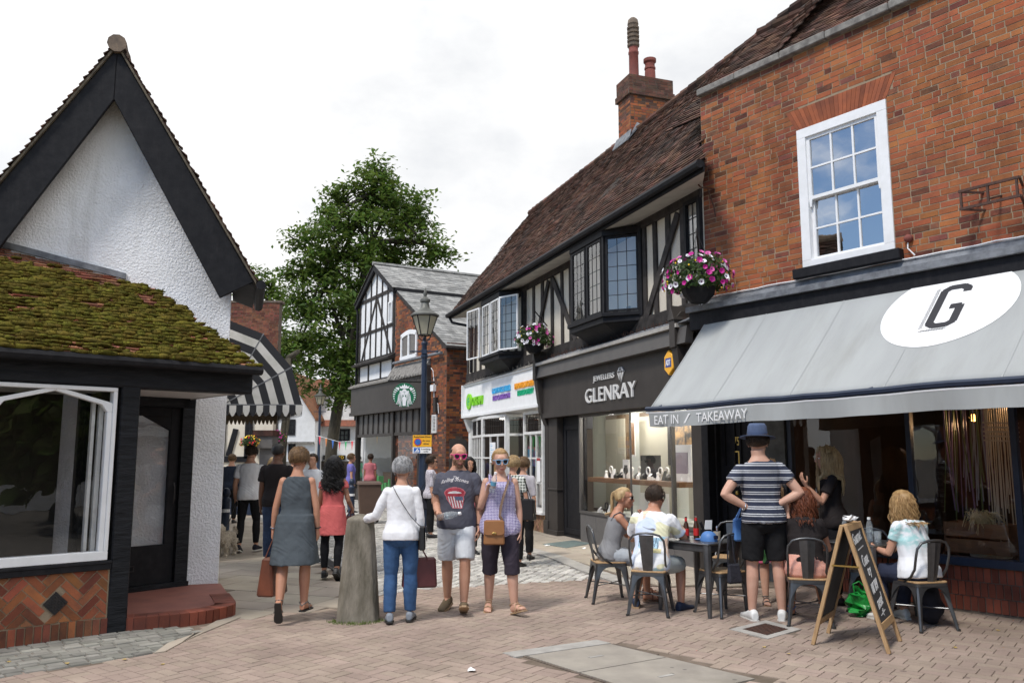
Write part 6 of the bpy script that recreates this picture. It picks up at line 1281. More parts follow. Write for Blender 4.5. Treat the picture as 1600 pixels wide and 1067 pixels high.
class Person:
    # built facing +y, then turned; all lengths for 1.75 m and scaled by k
    def __init__(s, label, pos, yaw, H=1.75, sex='m', sk='skin_fair', lean=0, bend=0, side=0, twist=0, arms=None, legs=None, head=(0, 0, 0), hair=None, hairc=None, seat=None, voxel=.0075, heavy=1.0, feet=True, group=None, gaze=True, eyes=True, curl=(.5, .5), armk=1.0, lips=(.33, .11, .09), neckk=1.0, nose=1.0):
        s.k = H / 1.75; s.sex = sex; s.hv = heavy; k = s.k
        s.T = Matrix.Rotation(radians(side), 4, 'Y') @ Matrix.Rotation(radians(-lean), 4, 'X') @ Matrix.Rotation(radians(twist), 4, 'Z'); P0 = Vector((0, 0, .95))
        arms = arms or {}; legs = legs or {}
        shx = .178 if sex == 'm' else .152
        A_ = {'R': ((.12, 0, -1), (.05, .15, -1)), 'L': ((-.12, 0, -1), (-.05, .15, -1))}; A_.update(arms)
        L_ = {'R': ((.02, 0, -1), (0, 0, -1), 8, 0), 'L': ((-.02, 0, -1), (0, 0, -1), -8, 0)}; L_.update(legs)
        # legs first: they set the pelvis height
        hips = {'R': Vector((.092, 0, .90)), 'L': Vector((-.092, 0, .90))}; J = {}
        for sd, (td, sh, fy, fp) in L_.items():
            h = hips[sd]; kn = h + Vector(td).normalized() * .415; an = kn + Vector(sh).normalized() * .405; J[sd] = [h, kn, an, -fy if 0 else fy, fp]
        lows = []
        for sd in 'RL':
            h, kn, an, fy, fp = J[sd]; f = Vector((sin(radians(fy)), cos(radians(fy)), 0)); toe = an + f * cos(radians(fp)) * .17 + Vector((0, 0, sin(radians(fp)) * .17)) ; heel = an - f * cos(radians(fp)) * .05 - Vector((0, 0, sin(radians(fp)) * .05)); lows.append(min(toe.z, heel.z) - .085)
        dz = -min(lows) if seat is None else seat / k - .86
        s.off = Vector((0, 0, dz)); s.J = {sd: [q + s.off for q in J[sd][:3]] + J[sd][3:] for sd in J}
        s.P = P0 + s.off
        def tp(p):  # torso point in standing coordinates -> posed; extra bend of the upper back
            p = Vector(p) - P0
            if bend and p.z > .12: w = min(1, (p.z - .12) / .25); q = Vector((0, 0, .12)); p = q + Matrix.Rotation(radians(-bend * w), 3, 'X') @ (p - q)
            return s.P + s.T @ p
        s.tp = tp
        s.A = {}
        for sd in 'RL':
            sg = 1 if sd == 'R' else -1; sh = tp((sg * shx, -.015, 1.372)); a = A_[sd]; u = Vector(a[0]).normalized(); f = Vector(a[1]).normalized(); el = sh + u * .29 * armk; wr = el + f * .245 * armk; s.A[sd] = [sh, el, wr, f, a[2] if len(a) > 2 else None, a[3] if len(a) > 3 else None, curl[0 if sd == 'R' else 1]]
        # head frame
        hy, hp, hr = head; base = tp((0, -.018, 1.47)); up = (tp((0, -.01, 1.6)) - base).normalized(); s.neck = base
        s.HX = Matrix.Rotation(radians(hy), 3, 'Z') @ Matrix.Rotation(radians(-hp), 3, 'X') @ Matrix.Rotation(radians(hr), 3, 'Y')
        s.HC = base + up * .142 + s.HX @ Vector((0, .024, 0)) 
        s.root_m = Matrix.Translation(pos) @ Matrix.Rotation(radians(yaw), 4, 'Z') @ Matrix.Scale(k, 4)
        g = MB(); s.body(g, feet, neckk, nose)
        me = remesh(g, voxel, 2); s.o = link(me, 'person', sk); s.o.matrix_world = s.root_m; tag(s.o, label, 'person', group)
        s.voxel = voxel
        if gaze and eyes: s.face(lips)
        if hair: s.hair(hair, hairc)
    def hd(s, x, y, z): return s.HC + s.HX @ (Vector((x, y, z)) * 1.10)
    def torso_rings(s, z0, z1, off=0.0, n=9, ex=None):
        tab = TORSO[s.sex]; u = s.T.to_3x3() @ Vector((1, 0, 0)); v = s.T.to_3x3() @ Vector((0, 1, 0)); r = []
        for i in range(n + 1):
            z = z0 + (z1 - z0) * i / n; a, b, c = interp(tab, z); e = ex(z) if ex else (0, 0, 0); h = s.hv if z < 1.25 else 1 + (s.hv - 1) * .2
            r.append((s.tp((0, c + e[2], z)), a * h + off + e[0], b * h + off + e[1], u, v))
        return r
    def limb(s, mb, pts, radii, n=12, sub=5):
        P = []; Rr = []; K = len(pts)
        for i in range(K - 1):
            p0, p1, p2, p3 = pts[max(i - 1, 0)], pts[i], pts[i + 1], pts[min(i + 2, K - 1)]
            for j in range(sub):
                t = j / sub; P.append(p1.lerp(p2, t)); ra, rb = radii[i], radii[i + 1]; Rr.append(ra + (rb - ra) * t)
        P.append(pts[-1]); Rr.append(radii[-1]); mb.tube(P, Rr, n)
    def armpts(s, sd, off=0.0):
        sh, el, wr, *_ = s.A[sd]; q = 1.0 if s.sex == 'm' else .84; f = [.056, .052, .047, .041, .043, .036, .027]; pts = [sh, sh.lerp(el, .35), sh.lerp(el, .7), el, el.lerp(wr, .3), el.lerp(wr, .65), wr]; return pts, [r * q * (1 + (s.hv - 1) * .5) + off for r in f]
    def legpts(s, sd, off=0.0):
        h, kn, an, fy, fp = s.J[sd]; f = [.088, .082, .070, .054, .057, .054, .036]; q = 1.0 if s.sex == 'm' else 1.03; bk = Vector((0, -.012, 0)); pts = [h, h.lerp(kn, .35), h.lerp(kn, .72), kn, kn.lerp(an, .25) + bk, kn.lerp(an, .45) + bk * .8, an]; return pts, [r * q * (1 + (s.hv - 1) * .8) + off for r in f]
    def body(s, g, feet, neckk, nose):
        ring_loft(g, s.torso_rings(.85, 1.5, 0, 12), 18)
        for sd in 'RL':
            p, r = s.armpts(sd); s.limb(g, p, r, 12, 3); g.blob(p[0], .060 if s.sex == 'm' else .05, .056, .056, 10, 7)
            p, r = s.legpts(sd); s.limb(g, p, r, 12, 3)
            if feet: s.foot(g, sd)
            s.hand(g, sd)
        if s.sex == 'f':
            for x in (-.07, .07): g.blob(s.tp((x, .088, 1.255)), .062, .05, .062, 10, 7)
        # neck and head
        a = s.neck - Vector((0, 0, .03)); b = s.hd(0, -.028, -.055); q = (.064 if s.sex == 'm' else .051) * neckk; s.limb(g, [a, a.lerp(b, .5), b], [q * 1.12, q, q], 12, 3)
        X = s.HX; B = lambda x, y, z, rx, ry, rz, n=12, k=9: g.blob(s.hd(x, y, z), rx * 1.1, ry * 1.1, rz * 1.1, n, k, X=X)
        B(0, -.008, .03, .077, .096, .088, 16, 12); B(0, .018, -.03, .062, .074, .072, 14, 10); B(0, .05, -.078, .036, .036, .034); B(0, .062, -.045, .03, .03, .03)
        B(0, .084, .035, .05, .014, .03)       # brow
        for x in (-.04, .04): B(x, .064, -.018, .022, .022, .024, 8, 6)
        g.tube([s.hd(0, .088, .022), s.hd(0, .104 * nose, -.008), s.hd(0, .112 * nose, -.028)], [.008, .011, .014], 8); B(0, .098, -.032, .017, .014, .009, 8, 6)
        for x in (-.077, .077): B(x, -.006, -.004, .010, .018, .031, 8, 6)
        B(0, .087, -.062, .024, .011, .009, 8, 6)
    def foot(s, g, sd):
        h, kn, an, fy, fp = s.J[sd]; f = Vector((sin(radians(fy)), cos(radians(fy)), 0)); cp, sp = cos(radians(fp)), sin(radians(fp)); d = f * cp + Vector((0, 0, sp)); u = Vector((f.y, -f.x, 0)); nrm = u.cross(d); nrm = nrm if nrm.z > 0 else -nrm
        F = lambda a, b, c: an + d * a + nrm * b + u * c
        s.F = getattr(s, 'F', {}); s.F[sd] = (an.copy(), d.copy(), nrm.copy(), u.copy())
        ring_loft(g, [(F(-.055, -.05, 0), .028, .03, u, nrm), (F(-.03, -.035, 0), .034, .046, u, nrm), (F(.02, -.035, 0), .033, .046, u, nrm), (F(.08, -.052, 0), .040, .03, u, nrm), (F(.13, -.063, 0), .043, .021, u, nrm), (F(.165, -.068, 0), .036, .016, u, nrm)], 12)
        for i in range(5): c = (-.032 + i * .016) * (1 if sd == 'R' else -1); g.tube([F(.155, -.07, c), F(.185 - .006 * i, -.072, c * 1.05)], [.012 - .001 * i] * 2, 6)
    def hand(s, g, sd):
        sh, el, wr, f, hd_, pn, curl = s.A[sd]; d = Vector(hd_).normalized() if hd_ is not None else f; sg = 1 if sd == 'R' else -1
        p = Vector(pn) if pn is not None else Vector((-sg, .2, 0)); p = (p - d * p.dot(d)); p = p.normalized() if p.length > .01 else d.orthogonal().normalized(); w = d.cross(p) * sg   # w: towards the thumb
        if pn is None and w.y < 0: w = -w
        s.HF = getattr(s, 'HF', {}); s.HF[sd] = (wr.copy(), d.copy(), p.copy(), w.copy())
        F = lambda a, b, c: wr + d * a + p * b + w * c
        ring_loft(g, [(F(-.01, 0, 0), .026, .02, w, p), (F(.03, 0, 0), .036, .018, w, p), (F(.085, 0, 0), .040, .014, w, p)], 10)
        for i, (l, c) in enumerate(((.078, .030), (.086, .011), (.080, -.010), (.062, -.030))):
            a = F(.082, 0, c); dr = d + w * ((c) * 2.2); dr.normalize(); pts = [a - dr * .01]; ang = .12
            for j, q in enumerate((.42, .32, .26)):
                ang += curl * (.75 if j == 0 else .9); a = a + (dr * cos(ang) + p * sin(ang)) * l * q; pts.append(a)
            g.tube(pts, [.0095, .0092, .0085, .0072], 7)
        a = F(.025, .006, .026); b = a + (d * .6 + w * .8 + p * .25).normalized() * .04; c = b + (d * .85 + w * .25 + p * (.3 + curl * .5)).normalized() * .034; e = c + (d * .9 + p * (.3 + curl * .5) - w * .1).normalized() * .026; g.tube([a, b, c, e], [.014, .0115, .0105, .008], 7)
    def face(s, lips):
        g = MB(); X = s.HX
        for x in (-.032, .032): g.blob(s.hd(x, .0775, .008), .0148, .0115, .0094, 10, 7, 0, X=X); g.blob(s.hd(x, .0865, .008), .0058, .0025, .0058, 8, 5, 1, X=X)
        for q in ('eye_white', 'iris', 'brow'):
            if q not in M: M[q] = mat(q, {'eye_white': (.7, .68, .65), 'iris': (.03, .025, .02), 'brow': (.10, .06, .035)}[q], None, rough=.4)
        if 'lip' not in M: M['lip'] = mat('lip', lips, None, rough=.45)
        g.build('eyes', ['eye_white', 'iris'], s.o, smooth=True)
        g = MB()
        for x in (-1, 1): g.tube([s.hd(x * .016, .0965, .028), s.hd(x * .034, .094, .033), s.hd(x * .053, .080, .027)], [.003, .0042, .002], 5)
        g.build('eyebrows', 'brow', s.o)
        g = MB(); g.tube([s.hd(-.024, .091, -.064), s.hd(-.01, .0985, -.060), s.hd(0, .099, -.062), s.hd(.01, .0985, -.060), s.hd(.024, .091, -.064)], [.002, .005, .0045, .005, .002], 6, flat=.7); g.tube([s.hd(-.02, .092, -.068), s.hd(0, .098, -.072), s.hd(.02, .092, -.068)], [.003, .006, .003], 6); g.build('lips', 'lip', s.o, smooth=True)
    # ---- clothing
    def wrinkle(s, amp, seed, fr=9):
        o = Vector((seed * 3.1, seed * 1.7, seed))
        def f(c, n):
            a = noise.noise(Vector((c.x * fr * .9, c.y * fr * .9, c.z * fr * .55)) + o) + .5 * noise.noise(Vector((c.x * fr * 2, c.y * fr * 2, c.z * fr * 1.4)) - o)
            w = noise.noise(Vector((c.x * 4, c.y * 4, c.z * 3)) + o); q = c.z * 1.0 + (c.x + c.y) * (.8 if w > 0 else -.8) + .05 * w; b = 1 - abs(noise.noise(Vector((q * fr * 2.6, w * 2, 0)) - o)) * 2.4
            return c + n * (a + max(0, b) * .8 * max(0, w + .25)) * amp * 1.35
        return f
    def top(s, m, hem=.86, sleeve=.55, off=.016, neck=1.45, loose=(0, 0, 0), amp=.006, name='shirt', ex=None, bust=True, cuff=0.0):
        g = MB()
        def e(z):
            w = max(0, min(1, (1.12 - z) / .25)); b = ex(z) if ex else (0, 0, 0); return (loose[0] * w + b[0], loose[1] * w + b[1], loose[2] * w + b[2])
        ring_loft(g, s.torso_rings(hem, neck, off, 14, e), 22)
        for sd in 'RL':
            if sleeve > 0:
                p, r = s.armpts(sd, off * .85); 
                Lk = [0, .35, .7, 1, 1.3, 1.65, 2]; pp = []; rr = []
                for i in range(len(p)):
                    if Lk[i] <= sleeve: pp.append(p[i]); rr.append(r[i] + cuff * Lk[i])
                if Lk[len(pp) - 1] < sleeve and len(pp) < len(p): i = len(pp); t = (sleeve - Lk[i - 1]) / (Lk[i] - Lk[i - 1]); pp.append(p[i - 1].lerp(p[i], t)); rr.append(r[i - 1] + (r[i] - r[i - 1]) * t + cuff * sleeve)
                s.limb(g, pp, rr, 14, 4); q = p[0]; g.blob(q, .06 + off * .4 if s.sex == 'm' else .052 + off * .4, .058 + off * .4, .056 + off * .4, 10, 7)
            elif sleeve < 0: p, r = s.armpts(sd); pass
        if s.sex == 'f' and bust:
            for x in (-.07, .07): g.blob(s.tp((x, .09, 1.255)), .066 + off * .5, .052 + off * .5, .066 + off * .5, 10, 7)
        me = remesh(g, max(.009, s.voxel), 3, None, s.wrinkle(amp, R() * 10)); return link(me, name, m, s.o)
    def bottoms(s, m, length=2.0, off=.014, wide=0.0, waist=1.0, amp=.005, name='trousers'):
        g = MB(); ring_loft(g, s.torso_rings(.79, waist, off * .9, 8), 20)
        Lk = [0, .35, .72, 1, 1.25, 1.45, 2]
        for sd in 'RL':
            p, r = s.legpts(sd, off); pp, rr = [], []
            for i in range(7):
                if Lk[i] <= length: pp.append(p[i]); rr.append(r[i] + wide * (Lk[i] if Lk[i] > .3 else .3))
            if Lk[len(pp) - 1] < length - .01 and len(pp) < 7: i = len(pp); t = (length - Lk[i - 1]) / (Lk[i] - Lk[i - 1]); pp.append(p[i - 1].lerp(p[i], t)); rr.append(r[i - 1] + (r[i] - r[i - 1]) * t + wide * length)
            g.blob(p[0], rr[0], rr[0], rr[0], 10, 7); s.limb(g, pp, rr, 16, 4)
        me = remesh(g, max(.009, s.voxel), 3, None, s.wrinkle(amp, R() * 10, 12)); return link(me, name, m, s.o)
    def dress(s, m, hem=.48, off=.016, flare=.05, depth=.03, neck=1.44, sleeve=0, waist=0.0, amp=.006, name='dress', swing=0.0, z0=.90):
        g = MB(); ring_loft(g, s.torso_rings(z0, neck, off, 12, lambda z: (waist * math.exp(-((z - 1.06) / .07) ** 2), waist * math.exp(-((z - 1.06) / .07) ** 2), 0)), 22)
        u = Vector((1, 0, 0)); v = Vector((0, 1, 0)); rings = []; a, b, c = interp(TORSO[s.sex], .93); K = 8
        def mid(z):
            zs = []
            for sd in 'RL':
                h, kn, an = s.J[sd][:3]; z_ = z + s.off.z
                if z_ > kn.z: t = (h.z - z_) / max(.05, h.z - kn.z); zs.append(h.lerp(kn, min(1, max(0, t))))
                else: t = (kn.z - z_) / max(.05, kn.z - an.z); zs.append(kn.lerp(an, min(1, max(0, t))))
            return zs
        for i in range(K + 1):
            z = 1.02 + (hem - 1.02) * i / K; t = max(0, (.93 - z) / (.93 - hem)); aa, bb, cc = interp(TORSO[s.sex], max(z, .90)); q = mid(z) if z < .88 else None
            cy = s.tp((0, cc, max(z, .93))).y; sp = 0
            if q: sp = abs(q[0].y - q[1].y) / 2; cy = cy * (1 - t) + t * (q[0].y + q[1].y) / 2
            rings.append((Vector((s.tp((0, 0, max(z, .93))).x + swing * t, cy, z + s.off.z)), max(aa, .165) * s.hv + off + flare * t, max(bb, .115) * s.hv + off + depth * t + sp * .85 * t, u, v))
        ring_loft(g, rings[::-1], 24)
        if sleeve:
            for sd in 'RL': p, r = s.armpts(sd, off); n_ = 2 if sleeve < .6 else 4; s.limb(g, p[:n_], r[:n_], 14, 4)
        for x in (-.07, .07): g.blob(s.tp((x, .09, 1.255)), .07, .056, .07, 10, 7)
        me = remesh(g, max(.009, s.voxel), 3, None, s.wrinkle(amp, R() * 10, 8)); return link(me, name, m, s.o)
    def shoes(s, m, sole='sole_white', kind='shoe'):
        for sd in 'RL':
            an, d, nrm, u = s.F[sd]; F = lambda a, b, c=0: an + d * a + nrm * b + u * c
            if kind == 'sandal':
                g = MB(); q = [(-.062, .03), (-.03, .036), (.05, .036), (.12, .046), (.17, .044), (.192, .02)]; pts = [F(a, -.083, w) for a, w in q] + [F(a, -.083, -w) for a, w in q[::-1]]; g.prism(pts, nrm * -.014)
                so = g.build('sandal', sole, s.o); g = MB()
                for a0, b0 in ((.12, -.05), (.06, -.02)): g.tube([F(a0, -.08, -.045), F(a0, b0 + .012, -.025), F(a0, b0 + .02, 0), F(a0, b0 + .012, .025), F(a0, -.08, .045)], .007, 6)
                g.tube([F(-.06, -.03, 0), F(-.03, .0, -.04), F(.03, .01, -.03), F(.04, .015, 0), F(.03, .01, .03), F(-.03, .0, .04), F(-.06, -.03, 0)], .006, 6); g.build('straps', m, so); continue
            g = MB(); hi = .055 if kind == 'boot' else 0
            ring_loft(g, [(F(-.07, -.05), .033, .038, u, nrm), (F(-.04, -.036), .041, .052, u, nrm), (F(.01, -.038), .042, .050, u, nrm), (F(.07, -.052), .047, .036, u, nrm), (F(.13, -.062), .050, .027, u, nrm), (F(.185, -.067), .043, .023, u, nrm), (F(.212, -.07), .025, .017, u, nrm)], 14)
            if hi: g.tube([F(-.01, -.02), F(-.012, hi)], [.046, .043], 12)
            sh = link(remesh(g, .008, 2), 'shoe', m, s.o)
            g = MB(); q = [(-.082, .028), (-.05, .041), (.03, .043), (.11, .053), (.18, .047), (.222, .022)]; g.prism([F(a, -.079, w) for a, w in q] + [F(a, -.079, -w) for a, w in q[::-1]], nrm * -.018); g.build('sole', sole, sh)
    # ---- hair
    def hair(s, style, m):
        V = [0.0, 0]; X = s.HX; front = {'short': .62, 'buzz': .55, 'bald': .2, 'tied': .60, 'long': .6, 'curly': .55, 'bob': .55, 'pixie': .50}[style]
        th = {'short': .016, 'buzz': .007, 'bald': .003, 'tied': .012, 'long': .018, 'curly': .03, 'bob': .024, 'pixie': .024}[style]
        g = MB(); n, k = 28, 18; vs = []
        for i in range(k + 1):
            P = pi * i / k
            for a in range(n):
                A = 2 * pi * a / n; d = Vector((sin(P) * sin(A), sin(P) * cos(A), cos(P))); fr = d.y     # +y = face
                line = (front if fr > .35 else front * max(0, fr) / .35 - .25 * (1 - max(0, fr) / .35) if fr > 0 else -.25 - .5 * (-fr) ** .6)
                if style == 'bald': line = .62 if 0 else (2 if (d.z > .45 or fr > .25) else line)
                if style in ('bob', 'long', 'curly') and fr < .45: line = min(line, -.75)
                w = min(1, max(0, (d.z - line) / .14 + .5)); r = 1 + (th * (.8 + .35 * noise.noise(d * 5 + Vector((s.k * 9, 0, 0)))) / .085) * w - .10 * (1 - w)
                vs.append(s.hd(d.x * .0785 * r, -.008 + d.y * .0975 * r, .03 + d.z * .0905 * r))
        fs = [(i * n + a, (i + 1) * n + a, (i + 1) * n + (a + 1) % n, i * n + (a + 1) % n) for i in range(k) for a in range(n)]; g.faces(vs, fs, 0, .5)
        dn = Vector((0, 0, -1))
        def strand(x, y, z, length, curl, fr, out, rad=.004, seg=8, m_=0, dirr=None):
            p = s.hd(x, y, z); pts = [p]; c = s.hd(0, -.01, .02); ph = U(0, 6.28); dd = (p - c).normalized()
            for j in range(seg):
                w = min(1, (j + 1) / 3); st = (dn * w + dd * (1 - w) * .6 + Vector((U(-.15, .15), U(-.15, .15), 0)) * out)
                if dirr is not None: st = st + dirr * (1 - w)
                p = p + st.normalized() * length / seg; q = p - c; e = Vector((q.x / .096, q.y / .114, q.z / .11))
                if q.z > -.12 and e.length < 1: p = c + q * (1 / e.length)
                # keep off the back and shoulders
                lo = s.tp((0, 0, 1.38)).z
                if p.z < lo + .03:
                    qq = s.T.inverted().to_3x3() @ (p - s.P); lim = .125 
                    if abs(qq.y) < lim and abs(qq.x) < .17: p = p + s.T.to_3x3() @ Vector((0, (-lim if qq.y < .02 else lim) - qq.y, 0))
                pts.append(p + Vector((cos(ph + j * fr), sin(ph + j * fr), 0)) * curl * min(1, j / 2))
            g.tube(pts, [rad] * (len(pts) - 1) + [rad * .3], 4, m_, cap=False, r=R())
        def scalp(fy=.3):
            while 1:
                d = Vector((random.gauss(0, 1), random.gauss(0, 1), abs(random.gauss(0, .8)) - .35)).normalized()
                if d.y < fy and d.z > -.55: return d.x * .08, -.008 + d.y * .1, .03 + d.z * .093
        if style == 'long':
            for _ in range(560): strand(*scalp(.45), U(.28, .44), .006, .7, .8, .0042, 9)
        elif style == 'curly':
            for _ in range(560): strand(*scalp(.5), U(.30, .46), .026, 1.7, 2.6, .0075, 13)
        elif style == 'bob':
            for _ in range(620): strand(*scalp(.5), U(.14, .28), .013, 1.2, 1.5, .0045, 9)
        elif style == 'tied':
            for _ in range(70): strand(U(-.02, .02), -.105, .06 + U(-.02, .02), U(.22, .3), .005, .7, .5, .0065, 8)
            g.blob(s.hd(0, -.108, .062), .028, .03, .028, 10, 6)
            for _ in range(60): d = scalp(.5); strand(*d, .05, .002, 1, .6, .003, 3, dirr=Vector((0, -1, .2)))
        elif style in ('short', 'pixie'):
            for _ in range(900 if style == 'pixie' else 600):
                x, y, z = scalp(.42); d = Vector((x, y, z - .03)).normalized(); t_ = X @ (Vector((0, -.5, -.7)) - d * Vector((0, -.5, -.7)).dot(d)); p = s.hd(x, y, z) + X @ d * th * .8; l = .042 if style == 'pixie' else .026; g.tube([p, p + t_ * l * .6 + X @ d * .008, p + t_ * l + X @ d * U(-.002, .009)], [.0034, .003, .0008], 3, cap=False, r=R())
        o = g.build('hair', m, s.o, smooth=True); return o
    def sunglasses(s, mf, round_=False, ml='lens_dark'):
        g = MB(); X = s.HX
        P = lambda x, z, y=.104: s.hd(x, y - abs(x) * .18, z)
        rs = [(.008, .026), (.03, .030), (.058, .028), (.060, .008), (.05, -.014), (.028, -.018), (.012, -.006)] if not round_ else [(.034 + .025 * cos(a), .006 + .023 * sin(a)) for a in [i * pi / 6 for i in range(12)]]
        for sg in (-1, 1):
            pts = [P(sg * x, z) for x, z in rs]; g.tube(pts + [pts[0]], .0042 if not round_ else .002, 6); g.tube([P(sg * .06, .022), s.hd(sg * .078, .05, .02), s.hd(sg * .082, -.01, .012)], .0042 if not round_ else .002, 6)
        g.tube([P(-.01, .02), P(0, .024, .108), P(.01, .02)], .004, 6); fr = g.build('sunglasses', mf, s.o)
        g = MB()
        for sg in (-1, 1): pts = [P(sg * x, z) for x, z in rs]; pts = pts if sg < 0 else pts[::-1]; g.poly(pts)
        g.build('lens', ml, fr)
    def world(s, p): return s.root_m @ Vector(p)
    def palm(s, sd, a=.06, b=.03, c=0): wr, d, p, w = s.HF[sd]; return s.root_m @ (wr + d * a + p * b + w * c)
def decal(target, org, right, up, fwd, w, h, step, fn, mats, name, parent, lift=.003, cut=.35):
    # a printed picture laid on a garment: cells of a grid cast along fwd onto the cloth; fn(x, y) gives the ink or None
    bm = bmesh.new(); bm.from_mesh(target.data); bvh = BVHTree.FromBMesh(bm); bm.free(); nx, ny = int(w / step), int(h / step); cache = {}
    def P(i, j):
        if (i, j) not in cache:
            q = org + right * (-w / 2 + i * step) + up * (-h / 2 + j * step); loc, nr, *_ = bvh.ray_cast(q - fwd * .5, fwd, cut + .5); cache[i, j] = loc - fwd * lift if loc is not None else None
        return cache[i, j]
    g = MB()
    for i in range(nx):
        for j in range(ny):
            m = fn(-w / 2 + (i + .5) * step, -h / 2 + (j + .5) * step)
            if m is None: continue
            q = [P(i, j), P(i + 1, j), P(i + 1, j + 1), P(i, j + 1)]
            if any(x is None for x in q) or (q[0] - q[2]).length > step * 6: continue
            g.poly(q, m, .5)
    return g.build(name, mats, parent) if g.f else None
def text_mask(txt, x0, x1, y0, y1, **k):
    mb = text_mb(txt, 1, 0, **k); xs = [v[0] for v in mb.v]; ys = [v[1] for v in mb.v]; a, b, c, d = min(xs), max(xs), min(ys), max(ys); V = [Vector(((v[0] - a) / (b - a) * (x1 - x0) + x0, (v[1] - c) / (d - c) * (y1 - y0) + y0, 0)) for v in mb.v]; t = BVHTree.FromPolygons(V, mb.f)
    return lambda x, y: t.ray_cast(Vector((x, y, 1)), Vector((0, 0, -1)), 2)[0] is not None
for n_, c_ in (('sole_white', (.6, .58, .54)), ('sole_dark', (.03, .028, .026)), ('sole_tan', (.36, .24, .14)), ('sole_brown', (.13, .07, .04))): ink(n_, c_)
M['lens_dark'] = mat('dark_lens', (.008, .006, .012), None, rough=.08, spec=.6)
def hairmat(n, c, c2): M[n] = mat(n, c, c2, 30, .5, .5, 90, .004, attr=.5, spec=.35, stretch=(1, 1, .3))
hairmat('hair_grey', (.42, .41, .41), (.22, .22, .22)); hairmat('hair_brown', (.055, .032, .018), (.03, .018, .011)); hairmat('hair_black', (.008, .007, .007), (.014, .012, .011)); hairmat('hair_blonde', (.42, .27, .12), (.26, .15, .06)); hairmat('hair_auburn', (.17, .05, .02), (.08, .025, .012)); hairmat('hair_fair', (.50, .36, .19), (.34, .22, .10)); hairmat('hair_lightbrown', (.20, .115, .05), (.09, .05, .024))
# ======== cafe furniture
def make_chair(label, pos, yaw, turn=None):
    t = thing('cafe_chair', label, 'chair', pos, radians(yaw), 'gunmetal cafe chairs on the terrace')
    g = MB(); pts = []
    for x, y in ((-1, -1), (1, -1), (1, 1), (-1, 1)):
        for a in range(4): A = atan2(y, x) - pi / 4 + a * pi / 6; pts.append((x * .145 + .04 * cos(A), y * .145 + .04 * sin(A), .445))
    g.prism(pts, (0, 0, .016)); g.build('seat', 'pine', t, bevel=.003)
    g = MB(); g.prism([(x * 1.0, y * 1.0, .415) for x, y, z in pts], (0, 0, .029)); g.build('seat_frame', 'steel', t)
    for sx in (-1, 1):
        for sy in (-1, 1):
            g = MB(); a = Vector((sx * .155, sy * .155, .43)); b = Vector((sx * .215, sy * (.215 if sy > 0 else .235), 0)); u = Vector((sx, 0, 0)); v = Vector((0, sy, 0))
            def sec(p, w, q): return [p + u * q, p + u * q * .1 - v * w, p - u * .004 - v * w, p - u * w - v * .004, p - u * w + v * q * .1, p + v * q]
            R_ = [sec(a, .07, .02), sec(a.lerp(b, .25), .045, .018), sec(a.lerp(b, .6), .03, .016), sec(b, .022, .012)]
            vs = [q for r in R_ for q in r]; g.faces(vs, [(i * 6 + k, i * 6 + (k + 1) % 6, (i + 1) * 6 + (k + 1) % 6, (i + 1) * 6 + k) for i in range(3) for k in range(6)] + [tuple(18 + k for k in range(6)), tuple(5 - k for k in range(6))]); lg = g.build('leg', 'steel', t, bevel=.004)
            g = MB(); g.tube([b + Vector((0, 0, .0)), b + Vector((0, 0, .02))], .018, 6); g.build('foot_cap', 'sole_dark', lg)
    g = MB()      # arched skirts between the legs
    for k in range(4):
        X = Matrix.Rotation(k * pi / 2, 4, 'Z'); n = 10; top, bot = [], []
        for i in range(n + 1):
            q = -1 + 2 * i / n; h = .12 * abs(q) ** 3.2; x = q * .165; top.append(X @ Vector((x, -.178, .43))); bot.append(X @ Vector((x * (1 + h * .5), -.180 - h * .22, .405 - h * 1.25)))
        for i in range(n): g.poly([bot[i], bot[i + 1], top[i + 1], top[i]]); o_ = X.to_3x3() @ Vector((0, .004, 0)); g.poly([bot[i + 1] + o_, bot[i] + o_, top[i] + o_, top[i + 1] + o_])
    for s_ in (-1, 1): g.tube([(s_ * .19, -.19, .2), (-s_ * .19, .19, .2)], .007, 5)
    g.build('skirt', 'steel', t)
    g = MB(); hp = [(-.178, .0, .44), (-.182, -.10, .50), (-.185, -.165, .58), (-.19, -.20, .70), (-.182, -.215, .78), (-.14, -.228, .835), (-.07, -.236, .855), (0, -.238, .86)]; hp = hp + [(-x, y, z) for x, y, z in hp[-2::-1]]; g.tube(hp, .0125, 8); g.build('back_hoop', 'steel', t, smooth=True)
    g = MB()
    for dx, m_, y in ((.078, 0, 0), (.035, 0, .006)):
        rows = [(.445, -.165, .62), (.55, -.19, .75), (.7, -.215, .9), (.84, -.236, 1.0)]; vs = []
        for z, yy, w in rows: vs += [(-dx * w, yy - y, z), (0, yy - y - .008, z), (dx * w, yy - y, z)]
        g.faces(vs, [(i * 3 + k, i * 3 + k + 1, (i + 1) * 3 + k + 1, (i + 1) * 3 + k) for i in range(3) for k in range(2)])
    o = g.build('back_splat', 'steel', t); md = o.modifiers.new('t', 'SOLIDIFY'); md.thickness = .003
    return t
def place(px, Y): return Vector(((px - 800) / 1302 * Y, Y, 0))
C1 = make_chair('gunmetal chair of the seated blonde woman in the grey vest, at the jeweller end', place(948, 9.95), -84)
C2 = make_chair('gunmetal chair with its back to us under the man in the patterned white T-shirt', place(1012, 9.2), -18)
C3 = make_chair('empty gunmetal chair nearest the blue-hatted man, black bag strap on its back', place(1122, 9.15), 25)
C4 = make_chair('empty gunmetal chair on the far side of the cafe table, its back to the doorway', place(1135, 10.35), 155)
C5 = make_chair('gunmetal chair under the red-haired woman in the coral shorts', place(1250, 8.65), -12)
C6 = make_chair('gunmetal chair under the curly blonde woman in white and aqua', place(1424, 8.45), 14)
